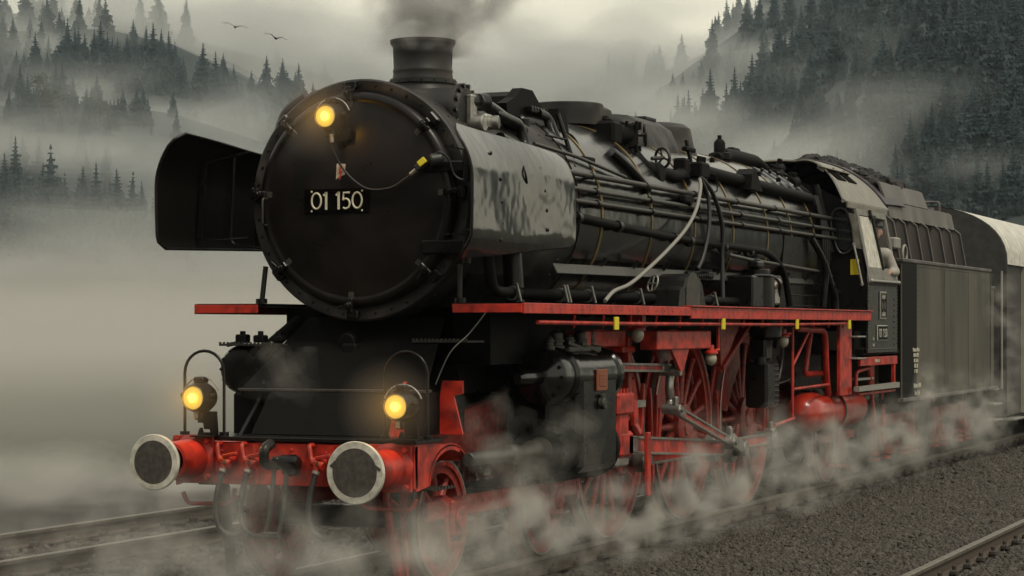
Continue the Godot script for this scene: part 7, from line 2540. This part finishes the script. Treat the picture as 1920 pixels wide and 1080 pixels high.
	for q in [[11.32, 357, 0, 0.41], [11.03, 357, 2, 0.50], [10.70, 353, 0, 0.41], [10.17, 342, 4, 0.61], [9.74, 324, 1, 0.36], [9.41, 316, 3, 0.45], [8.99, 311, 1, 0.36], [8.72, 312, 0, 0.52]]:
		out.append(q + [("leftmost conifer in the " if i11 == 0 else order[i11] + " conifer from the left in the ") + "near group above the tender", "near group above the tender"])
		i11 += 1
	for q in [[31.81, 854, 1, 0.63], [31.48, 854, 3, 0.74], [31.14, 852, 2, 0.86], [30.74, 843, 2, 0.81], [29.46, 859, 2, 0.69], [29.24, 859, 3, 0.62], [28.44, 879, 0, 0.75], [28.03, 889, 2, 0.92], [27.73, 897, 2, 0.67], [19.98, 1232, 2, 0.91], [19.56, 1130, 1, 0.42], [13.69, 638, 2, 0.66], [14.17, 642, 2, 0.72], [14.69, 726, 0, 0.71], [29.80, 814, 2, 0.60], [26.94, 1100, 2, 0.82], [20.41, 1420, 2, 0.97], [33.55, 846, 0, 0.61], [34.22, 782, 1, 0.50], [34.74, 776, 2, 0.68]]:
		out.append(q + ["pale grey conifer almost lost in the fog behind the train", "fog veiled conifers"])
	for q in [[16.25, 711, 5, 0.82], [34.04, 670, 5, 1.37], [32.64, 676, 5, 0.82], [30.74, 788, 5, 0.82], [15.99, 653, 5, 0.82]]:
		out.append(q + ["", "leafy trees on the hillsides"])
	out[-5][4] = "round leafy bush left of the dark clump over the boiler"
	out[-4][4] = "leafy tree among the dark stand at the upper left"
	out[-3][4] = "low leafy tree at the right end of the upper left stand"
	out[-2][4] = "leafy tree at the lower end of the sloping left row"
	out[-1][4] = "second leafy bush beside the clump over the boiler"
	for q in [[35.80, 766, 1, 0.52], [34.74, 792, 0, 0.49], [34.97, 762, 3, 0.55]]:
		out.append(q + ["dim conifer in the misty forest on the left hillside", "forest on the left hillside"])
	for q in [[10.65, 441, 4, 0.61], [7.80, 359, 2, 0.50], [10.71, 389, 1, 0.36], [10.26, 421, 4, 0.61], [10.97, 414, 2, 0.58], [9.29, 429, 2, 0.70], [8.02, 384, 2, 0.56]]:
		out.append(q + ["dim conifer in the misty forest on the right hillside", "forest on the right hillside"])
	for q in [[31.74, 679, 2, 0.63]]:
		out.append(q + ["dim conifer in the misty forest on the left hillside", "forest on the left hillside"])
	for q in [[8.94, 343, 3, 0.45], [12.03, 429, 1, 0.45], [8.13, 418, 2, 0.54], [12.70, 447, 1, 0.36], [10.27, 446, 0, 0.57], [12.38, 463, 4, 0.61], [12.00, 642, 2, 0.76]]:
		out.append(q + ["dim conifer in the misty forest on the right hillside", "forest on the right hillside"])
	for q in [[32.41, 809, 4, 0.69], [33.35, 852, 1, 0.56]]:
		out.append(q + ["dim conifer in the misty forest on the left hillside", "forest on the left hillside"])
	for q in [[8.69, 396, 3, 0.45]]:
		out.append(q + ["dim conifer in the misty forest on the right hillside", "forest on the right hillside"])
	for q in [[31.18, 972, 4, 1.16]]:
		out.append(q + ["dim conifer in the misty forest on the left hillside", "forest on the left hillside"])
	for q in [[10.64, 427, 3, 0.55], [8.09, 354, 2, 0.50], [11.13, 385, 0, 0.41], [9.73, 451, 3, 0.45], [10.03, 370, 2, 0.50], [9.10, 376, 4, 0.56], [8.59, 421, 2, 0.54], [9.14, 419, 4, 0.68]]:
		out.append(q + ["dim conifer in the misty forest on the right hillside", "forest on the right hillside"])
	for q in [[33.17, 598, 0, 0.50], [32.93, 668, 3, 0.64]]:
		out.append(q + ["dim conifer in the misty forest on the left hillside", "forest on the left hillside"])
	for q in [[12.48, 438, 2, 0.54], [10.12, 420, 3, 0.49], [10.62, 407, 0, 0.41], [7.74, 366, 1, 0.36]]:
		out.append(q + ["dim conifer in the misty forest on the right hillside", "forest on the right hillside"])
	for q in [[33.12, 808, 0, 0.51], [33.95, 880, 2, 0.84], [34.19, 834, 2, 0.63], [33.39, 764, 0, 0.53]]:
		out.append(q + ["dim conifer in the misty forest on the left hillside", "forest on the left hillside"])
	for q in [[8.51, 432, 2, 0.61], [14.07, 627, 3, 0.70]]:
		out.append(q + ["dim conifer in the misty forest on the right hillside", "forest on the right hillside"])
	for q in [[34.33, 1065, 0, 0.96]]:
		out.append(q + ["dim conifer in the misty forest on the left hillside", "forest on the left hillside"])
	for q in [[8.67, 356, 3, 0.45], [12.10, 422, 4, 0.56], [9.54, 438, 3, 0.45], [8.50, 401, 4, 0.56], [8.35, 434, 2, 0.50]]:
		out.append(q + ["dim conifer in the misty forest on the right hillside", "forest on the right hillside"])
	for q in [[33.57, 859, 1, 0.54]]:
		out.append(q + ["dim conifer in the misty forest on the left hillside", "forest on the left hillside"])
	for q in [[9.45, 424, 2, 0.62], [9.21, 351, 2, 0.50], [12.72, 656, 4, 1.05]]:
		out.append(q + ["dim conifer in the misty forest on the right hillside", "forest on the right hillside"])
	for q in [[33.94, 836, 3, 0.67]]:
		out.append(q + ["dim conifer in the misty forest on the left hillside", "forest on the left hillside"])
	for q in [[12.68, 637, 1, 0.49], [9.62, 452, 3, 0.45]]:
		out.append(q + ["dim conifer in the misty forest on the right hillside", "forest on the right hillside"])
	for q in [[31.63, 766, 0, 0.77]]:
		out.append(q + ["dim conifer in the misty forest on the left hillside", "forest on the left hillside"])
	for q in [[8.82, 443, 0, 0.41], [8.86, 404, 0, 0.45]]:
		out.append(q + ["dim conifer in the misty forest on the right hillside", "forest on the right hillside"])
	for q in [[32.38, 794, 0, 0.66]]:
		out.append(q + ["dim conifer in the misty forest on the left hillside", "forest on the left hillside"])
	for q in [[8.18, 368, 1, 0.41], [10.58, 419, 1, 0.36], [8.07, 342, 4, 0.63], [11.21, 407, 1, 0.36], [10.30, 353, 2, 0.50], [14.14, 509, 0, 0.65], [14.43, 519, 1, 0.44], [11.26, 421, 0, 0.41], [10.89, 470, 2, 0.50], [11.59, 464, 2, 0.56]]:
		out.append(q + ["dim conifer in the misty forest on the right hillside", "forest on the right hillside"])
	for q in [[35.14, 881, 3, 0.89]]:
		out.append(q + ["dim conifer in the misty forest on the left hillside", "forest on the left hillside"])
	for q in [[9.13, 407, 3, 0.45], [9.28, 342, 0, 0.41], [13.62, 436, 4, 0.56], [9.29, 433, 1, 0.36], [12.54, 523, 0, 0.64], [10.32, 422, 1, 0.36], [11.79, 420, 3, 0.55], [9.90, 426, 4, 0.56], [10.43, 437, 2, 0.50]]:
		out.append(q + ["dim conifer in the misty forest on the right hillside", "forest on the right hillside"])
	for q in [[33.18, 795, 4, 1.11], [32.51, 877, 4, 0.94]]:
		out.append(q + ["dim conifer in the misty forest on the left hillside", "forest on the left hillside"])
	for q in [[8.99, 442, 2, 0.50], [8.49, 419, 2, 0.66], [8.15, 361, 2, 0.58]]:
		out.append(q + ["dim conifer in the misty forest on the right hillside", "forest on the right hillside"])
	for q in [[32.15, 763, 0, 0.62], [30.88, 834, 3, 0.93]]:
		out.append(q + ["dim conifer in the misty forest on the left hillside", "forest on the left hillside"])
	for q in [[11.90, 412, 3, 0.51], [8.22, 350, 0, 0.43], [8.50, 428, 4, 0.56], [9.59, 419, 4, 0.57]]:
		out.append(q + ["dim conifer in the misty forest on the right hillside", "forest on the right hillside"])
	return out

# ---------------------------------------------------------------- smoke, steam and banks of fog

# a block of air: how thick the mist is at each point, drawn as nested bodies of fog
class Air:
	var lo: Vector3
	var cell: Vector3
	var n: Vector3i
	var f := PackedFloat32Array()
	var noise := FastNoiseLite.new()

	func _init(from: Vector3, to: Vector3, step: Vector3, sd: int, freq: float, octaves := 4) -> void:
		lo = from
		cell = step
		n = Vector3i(((to - from) / step).ceil()) + Vector3i.ONE
		f.resize(n.x * n.y * n.z)
		noise.seed = sd
		noise.noise_type = FastNoiseLite.TYPE_SIMPLEX_SMOOTH
		noise.frequency = freq
		noise.fractal_octaves = octaves
		noise.domain_warp_enabled = true
		noise.domain_warp_frequency = freq * 0.8
		noise.domain_warp_amplitude = 0.45 / freq

	func splat(c: Vector3, s: Vector3, w: float) -> void:
		var a := Vector3i(((c - s * 2.4 - lo) / cell).floor()).clamp(Vector3i.ZERO, n - Vector3i.ONE)
		var b := Vector3i(((c + s * 2.4 - lo) / cell).ceil()).clamp(Vector3i.ZERO, n - Vector3i.ONE)
		for z in range(a.z, b.z + 1):
			for y in range(a.y, b.y + 1):
				for x in range(a.x, b.x + 1):
					var d := (lo + Vector3(x, y, z) * cell - c) / s
					var q := d.length_squared()
					if q < 5.76:
						f[(z * n.y + y) * n.x + x] += w * exp(-q)

	# thick and thin places; the outermost layer stays clear so that every body is closed
	func ruffle(base: float, amount: float, squash := Vector3.ONE) -> void:
		for z in n.z:
			for y in n.y:
				for x in n.x:
					var i := (z * n.y + y) * n.x + x
					if x == 0 or y == 0 or z == 0 or x == n.x - 1 or y == n.y - 1 or z == n.z - 1:
						f[i] = 0.0
					elif f[i] > 0.02:
						var p := (lo + Vector3(x, y, z) * cell) * squash
						f[i] *= maxf(0.0, base + amount * noise.get_noise_3dv(p))

	func body(level: float) -> ArrayMesh:
		var sx := 1
		var sy := n.x
		var sz := n.x * n.y
		var vert := {}
		var pos := PackedVector3Array()
		var idx := PackedInt32Array()
		for z in n.z - 1:
			for y in n.y - 1:
				var i := (z * n.y + y) * n.x - 1
				for x in n.x - 1:
					i += 1
					var m := 0
					if f[i] > level: m |= 1
					if f[i + 1] > level: m |= 2
					if f[i + sy] > level: m |= 4
					if f[i + sy + 1] > level: m |= 8
					if f[i + sz] > level: m |= 16
					if f[i + sz + 1] > level: m |= 32
					if f[i + sz + sy] > level: m |= 64
					if f[i + sz + sy + 1] > level: m |= 128
					if m == 0 or m == 255:
						continue
					var sum := Vector3.ZERO
					var cnt := 0
					for a in 8:
						var fa := f[i + (a & 1) + ((a >> 1) & 1) * sy + (a >> 2) * sz] - level
						for bit in [1, 2, 4]:
							if a & bit:
								continue
							var b: int = a | bit
							if ((m >> a) & 1) != ((m >> b) & 1):
								var fb := f[i + (b & 1) + ((b >> 1) & 1) * sy + (b >> 2) * sz] - level
								sum += Vector3(a & 1, (a >> 1) & 1, a >> 2).lerp(Vector3(b & 1, (b >> 1) & 1, b >> 2), fa / (fa - fb))
								cnt += 1
					vert[i] = pos.size()
					pos.append(lo + (Vector3(x, y, z) + sum / cnt) * cell)
		var st := [sx, sy, sz]
		for i in vert:
			var here: bool = f[i] > level
			for ax in 3:
				if here == (f[i + st[ax]] > level):
					continue
				var u: int = st[(ax + 1) % 3]
				var w: int = st[(ax + 2) % 3]
				var a: int = vert[i]
				var b: int = vert.get(i - u, -1)
				var c: int = vert.get(i - u - w, -1)
				var d: int = vert.get(i - w, -1)
				if b < 0 or c < 0 or d < 0:
					continue
				if here:
					idx.append_array([a, c, b, a, d, c])
				else:
					idx.append_array([a, b, c, a, c, d])
		var arr := []
		arr.resize(Mesh.ARRAY_MAX)
		arr[Mesh.ARRAY_VERTEX] = pos
		arr[Mesh.ARRAY_INDEX] = idx
		var me := ArrayMesh.new()
		if idx.size():
			me.add_surface_from_arrays(Mesh.PRIMITIVE_TRIANGLES, arr)
		return me

func fog_material(density: float, grey: float, tint := Color(1.0, 0.972, 0.89)) -> FogMaterial:
	var m := FogMaterial.new()
	m.resource_name = "mist"
	m.density = density
	m.albedo = Color(grey * tint.r, grey * tint.g, grey * tint.b).linear_to_srgb()
	return m

# levels: thickness at which each nested body starts; each adds its own density
func mist(called: String, air: Air, levels: Array, grey: float, parent: Node3D, tint := Color(1.0, 0.972, 0.89)) -> void:
	for q in levels:
		var me := air.body(q[0])
		if me.get_surface_count() == 0:
			continue
		var o := MeshInstance3D.new()
		o.name = called
		o.mesh = me
		o.material_override = fog_material(q[1], grey, tint)
		o.set_meta("kind", "stuff")
		parent.add_child(o, true)

func puff(called: String, at: Vector3, size: Vector3, density: float, grey: float, parent: Node3D) -> void:
	var v := FogVolume.new()
	v.name = called
	v.shape = RenderingServer.FOG_VOLUME_SHAPE_ELLIPSOID
	v.size = size
	v.material = fog_material(density, grey)
	v.position = at
	v.set_meta("kind", "stuff")
	parent.add_child(v, true)

func cloud(called: String, label: String, category: String) -> Node3D:
	var o := thing(called, label, category)
	o.set_meta("kind", "stuff")
	return o

func build_steam() -> void:
	# steam along the running gear: middle, spread along and up, count, strength
	var wheels := cloud("wheel_steam", "pale steam curling round the wheels and along the rail beside the train", "steam")
	var air := Air.new(Vector3(-2.9, -0.22, 0.80), Vector3(24.5, 2.9, 2.15), Vector3(0.052, 0.05, 0.058), 31, 2.7, 5)
	var front := Air.new(Vector3(-3.0, -0.22, -2.3), Vector3(0.75, 1.95, 2.3), Vector3(0.06, 0.052, 0.06), 32, 2.4, 5)
	for q in [
		[1.57, 0.53, 1.35, 0.21, 0.19, 12, 0.10, 0.24, 2.20],
		[2.43, 0.41, 1.35, 0.17, 0.13, 9, 0.10, 0.22, 2.40],
		[0.55, 0.47, 1.45, 0.17, 0.14, 9, 0.10, 0.25, 1.60],
		[-0.23, 0.50, 1.50, 0.14, 0.11, 7, 0.10, 0.22, 1.60],
		[1.97, 0.72, 1.30, 0.23, 0.15, 9, 0.12, 0.30, 0.6],
		[3.17, 0.66, 1.35, 0.22, 0.15, 8, 0.12, 0.28, 0.7],
		[4.11, 0.40, 1.30, 0.26, 0.14, 9, 0.12, 0.28, 1.40],
		[4.99, 0.18, 1.35, 0.38, 0.14, 10, 0.12, 0.30, 1.30],
		[6.45, 0.54, 1.35, 0.16, 0.19, 11, 0.10, 0.24, 2.40],
		[6.64, 0.26, 1.40, 0.17, 0.11, 6, 0.10, 0.20, 1.80],
		[8.30, 0.48, 1.35, 0.25, 0.26, 9, 0.14, 0.32, 1.30],
		[9.16, 0.80, 1.40, 0.22, 0.16, 8, 0.12, 0.28, 0.80],
		[9.82, 0.95, 1.40, 0.16, 0.12, 5, 0.10, 0.22, 0.9],
		[10.70, 0.39, 1.35, 0.34, 0.31, 9, 0.16, 0.36, 1.00],
		[12.27, 0.55, 1.40, 0.35, 0.22, 9, 0.16, 0.36, 0.8],
		[13.83, 0.70, 1.50, 0.26, 0.28, 9, 0.16, 0.34, 0.9],
		[15.73, 0.69, 1.50, 0.32, 0.26, 8, 0.14, 0.32, 1.20],
		[16.47, 1.22, 1.60, 0.28, 0.16, 8, 0.14, 0.30, 1.30],
		[18.54, 0.89, 1.60, 0.38, 0.24, 8, 0.16, 0.36, 1.00],
		[20.56, 0.74, 1.70, 0.36, 0.33, 8, 0.20, 0.42, 0.90],
		[22.46, 1.73, 1.70, 0.24, 0.52, 7, 0.20, 0.42, 0.60],
		[21.49, 2.50, 1.70, 0.28, 0.34, 5, 0.20, 0.42, 0.50],
		[20.21, 3.23, 1.60, 0.27, 0.25, 4, 0.20, 0.40, 0.50],
		[6.80, 0.90, 1.35, 0.35, 0.18, 6, 0.12, 0.26, 0.30],
		[-1.28, 1.77, 0.90, 0.20, 0.13, 7, 0.10, 0.22, 0.70],
		[-1.77, 0.83, 0.80, 0.23, 0.14, 8, 0.14, 0.34, 0.70],
		[-1.16, 0.71, 1.00, 0.32, 0.15, 10, 0.16, 0.36, 0.80],
		[-0.61, 0.60, 1.30, 0.24, 0.15, 8, 0.14, 0.32, 0.90],
		[-1.71, 0.53, 1.60, 0.45, 0.07, 8, 0.16, 0.36, 0.70],
		[-1.07, 0.85, -0.20, 0.20, 0.08, 5, 0.12, 0.25, 1.00],
		[-0.39, 0.98, 0.20, 0.25, 0.12, 6, 0.10, 0.24, 0.60],
		[1.31, 1.27, 1.30, 0.27, 0.17, 7, 0.12, 0.30, 0.50],
		[2.53, 1.14, 1.50, 0.29, 0.13, 6, 0.12, 0.28, 0.50]]:
		var c := Vector3(q[0], q[1], q[2] + 0.05)
		var s := Vector3(q[3] * 1.5 + 0.1, q[4] * 1.3 + 0.08, 0.24)
		var w: float = 0.25 + q[8] * 0.42
		if q[0] < 0.4:
			front.splat(c, s, w)
		else:
			air.splat(c, s, w)
	for k in 19:
		var x := 0.9 + 1.3 * k
		air.splat(Vector3(x, 0.15 + 0.03 * k, 1.35), Vector3(1.2, 0.32 + 0.022 * k, 0.30), 0.30)
	for q in [[-0.3, 0.35, 1.7], [-1.2, 0.3, 1.0], [-0.6, 0.35, -0.2], [-0.2, 0.4, -1.2], [-1.4, 0.35, -1.4], [-1.6, 0.3, 0.2]]:
		front.splat(Vector3(q[0], q[1], q[2]), Vector3(1.0, 0.40, 0.8), 0.31)
	air.ruffle(0.30, 2.5)
	front.ruffle(0.32, 2.3)
	mist("steam", air, [[0.10, 0.14], [0.22, 0.26], [0.38, 0.40], [0.58, 0.8], [0.85, 1.9], [1.2, 3.4]], 0.97, wheels)
	mist("steam", front, [[0.10, 0.10], [0.22, 0.16], [0.38, 0.26], [0.58, 0.40], [0.85, 0.65]], 0.92, wheels)
	for p in [Vector3(0.30, 1.50, -0.765), Vector3(0.30, 1.455, 0.98), Vector3(1.36, 3.768, -0.145)]:
		for k in 8:
			puff("lamp_mist", p, Vector3(1, 1, 1) * (0.20 + 0.08 * k), 0.03, 0.9, wheels)
	# smoke from the chimney
	var smoke := cloud("chimney_smoke", "grey smoke billowing up out of the tall chimney and drifting back", "smoke")
	for part_of in 2:
		if part_of == 0:
			air = Air.new(Vector3(2.1, 4.42, -0.9), Vector3(5.6, 6.1, 0.9), Vector3(0.042, 0.04, 0.045), 33, 2.6, 5)
		else:
			air = Air.new(Vector3(1.8, 5.6, -1.7), Vector3(8.4, 9.8, 1.7), Vector3(0.085, 0.08, 0.085), 33, 2.0, 5)
		for k in 44:
			var f := k / 43.0
			var wide := 0.16 + 0.85 * pow(f, 0.8)
			air.splat(Vector3(3.05 + 0.6 * f + 2.6 * f * f, 4.48 + 4.3 * f * f + 0.45 * f, 0.12 * sin(k * 0.9)), Vector3(wide, 0.15 + 0.75 * f, wide * 0.85), 0.50 - 0.32 * f)
		if part_of == 1:
			for z in air.n.z:
				for y in air.n.y:
					for x in air.n.x:
						air.f[(z * air.n.y + y) * air.n.x + x] *= smoothstep(5.7, 6.3, air.lo.y + y * air.cell.y)
		else:
			for z in air.n.z:
				for y in air.n.y:
					for x in air.n.x:
						air.f[(z * air.n.y + y) * air.n.x + x] *= 1.0 - smoothstep(5.5, 6.05, air.lo.y + y * air.cell.y)
		air.ruffle(0.34, 2.9)
		mist("smoke", air, [[0.10, 0.2], [0.22, 0.36], [0.4, 0.6], [0.62, 0.95], [0.9, 1.4]], 0.90, smoke, Color(1, 0.985, 0.96))
	# banks of fog hanging over the hillsides
	var fog := cloud("hill_fog", "banks of pale fog drifting between the wooded hillsides behind the train", "fog")
	air = Air.new(Vector3(250, -4, -640), Vector3(1190, 185, 10), Vector3(8.5, 4.2, 8.0), 34, 0.024, 4)
	for q in [
		[318, 10, -208, 61, 8, 120, 0.0080],
		[323, 13, -222, 30, 5, 100, 0.0110],
		[330, 13, -206, 30, 5, 100, 0.0120],
		[351, 18, -207, 22, 9, 120, 0.0120],
		[458, 49, -314, 42, 9, 100, 0.0160],
		[468, 46, -289, 47, 12, 120, 0.0180],
		[597, 65, -345, 66, 20, 140, 0.0180],
		[598, 71, -381, 67, 9, 80, 0.0180],
		[703, 106, -481, 64, 14, 120, 0.0160],
		[787, 120, -488, 88, 20, 160, 0.0220],
		[872, 142, -518, 106, 34, 180, 0.0220],
		[630, 85, -422, 54, 9, 80, 0.0140],
		[887, 150, -587, 120, 25, 180, 0.0180],
		[443, 37, -247, 49, 20, 160, 0.0110],
		[354, 20, -199, 40, 12, 120, 0.0130],
		[850, 109, -466, 106, 37, 180, 0.0200],
		[952, 125, -481, 117, 41, 180, 0.0200],
		[1011, 127, -443, 121, 42, 180, 0.0180],
		[988, 117, -391, 102, 41, 180, 0.0200],
		[927, 106, -329, 94, 33, 160, 0.0200],
		[796, 82, -254, 60, 16, 120, 0.0200],
		[755, 83, -222, 45, 15, 100, 0.0200],
		[608, 56, -186, 52, 18, 140, 0.0180],
		[733, 95, -196, 51, 12, 100, 0.0180],
		[528, 48, -144, 40, 11, 120, 0.0200],
		[612, 72, -149, 33, 15, 100, 0.0110],
		[451, 62, -94, 27, 8, 120, 0.0080],
		[405, 42, -75, 28, 8, 120, 0.0090],
		[328, 25, -52, 16, 6, 80, 0.0090],
		[430, 46, -92, 17, 6, 80, 0.0100],
		[445, 37, -108, 40, 10, 100, 0.0160],
		[409, 37, -91, 20, 9, 80, 0.0080],
		[394, 30, -101, 32, 10, 120, 0.0140],
		[362, 26, -74, 21, 8, 80, 0.0090],
		[538, 66, -118, 18, 16, 80, 0.0060],
		[297, 15, -49, 18, 7, 80, 0.0090],
		[954, 128, -316, 62, 34, 160, 0.0180],
		[952, 135, -270, 42, 16, 120, 0.0160],
		[711, 94, -172, 42, 12, 80, 0.0100],
		[926, 118, -280, 51, 18, 140, 0.0160]]:
		air.splat(Vector3(q[0], q[1], q[2]), Vector3(q[5] * 0.5, q[4] * 0.52, q[3] * 0.5), q[6] * 80.0)
	air.ruffle(0.62, 2.2, Vector3(0.75, 1.7, 0.75))
	mist("fog", air, [[0.10, 0.0008], [0.22, 0.0014], [0.36, 0.0022], [0.52, 0.0032], [0.75, 0.0045], [1.05, 0.006]], 0.95, fog, Color(0.985, 1.0, 0.965))
	# ground fog over the meadow on the far side of the train
	air = Air.new(Vector3(-14, -0.8, -170), Vector3(270, 16, -5.2), Vector3(3.6, 0.6, 2.6), 35, 0.05, 4)
	for q in [[40, 0.3, -45, 60, 2.2, 22, 0.9], [70, 0.6, -70, 80, 3.0, 30, 0.9], [20, 0.2, -24, 40, 1.7, 10, 0.9], [8, 0.4, -14, 18, 1.4, 5, 0.9], [4, 0.3, -9, 14, 1.1, 3, 0.7], [24, 0.5, -18, 24, 1.6, 6, 0.8], [130, 1.5, -110, 90, 4.5, 40, 0.9], [200, 3, -100, 80, 5.5, 50, 0.9], [110, 1, -60, 90, 3.5, 30, 0.8]]:
		air.splat(Vector3(q[0], q[1], q[2]), Vector3(q[3], q[4], q[5]), q[6])
	air.ruffle(0.8, 1.1, Vector3(1, 2.5, 1))
	mist("fog", air, [[0.12, 0.0016], [0.28, 0.0022], [0.46, 0.003], [0.68, 0.004], [0.95, 0.005]], 0.80, fog)
	# a rolling bank just beyond the far track
	air = Air.new(Vector3(-4, -0.75, -12.5), Vector3(24, 1.6, -5.4), Vector3(0.2, 0.08, 0.16), 36, 0.55, 5)
	for q in [[8.0, 0.05, -9.0, 2.4, 0.42, 1.0, 1.1], [10.5, 0.0, -8.6, 2.4, 0.36, 0.9, 1.2], [13.0, -0.15, -8.4, 2.6, 0.30, 0.9, 1.1], [5.0, 0.0, -8.4, 2.6, 0.34, 0.9, 0.9], [16.5, -0.2, -8.8, 3.0, 0.30, 1.0, 0.9]]:
		air.splat(Vector3(q[0], q[1], q[2]), Vector3(q[3], q[4], q[5]), q[6])
	air.ruffle(0.6, 1.8, Vector3(1, 1.6, 1))
	mist("fog", air, [[0.12, 0.05], [0.28, 0.08], [0.48, 0.12], [0.72, 0.18], [1.0, 0.25]], 0.92, fog)
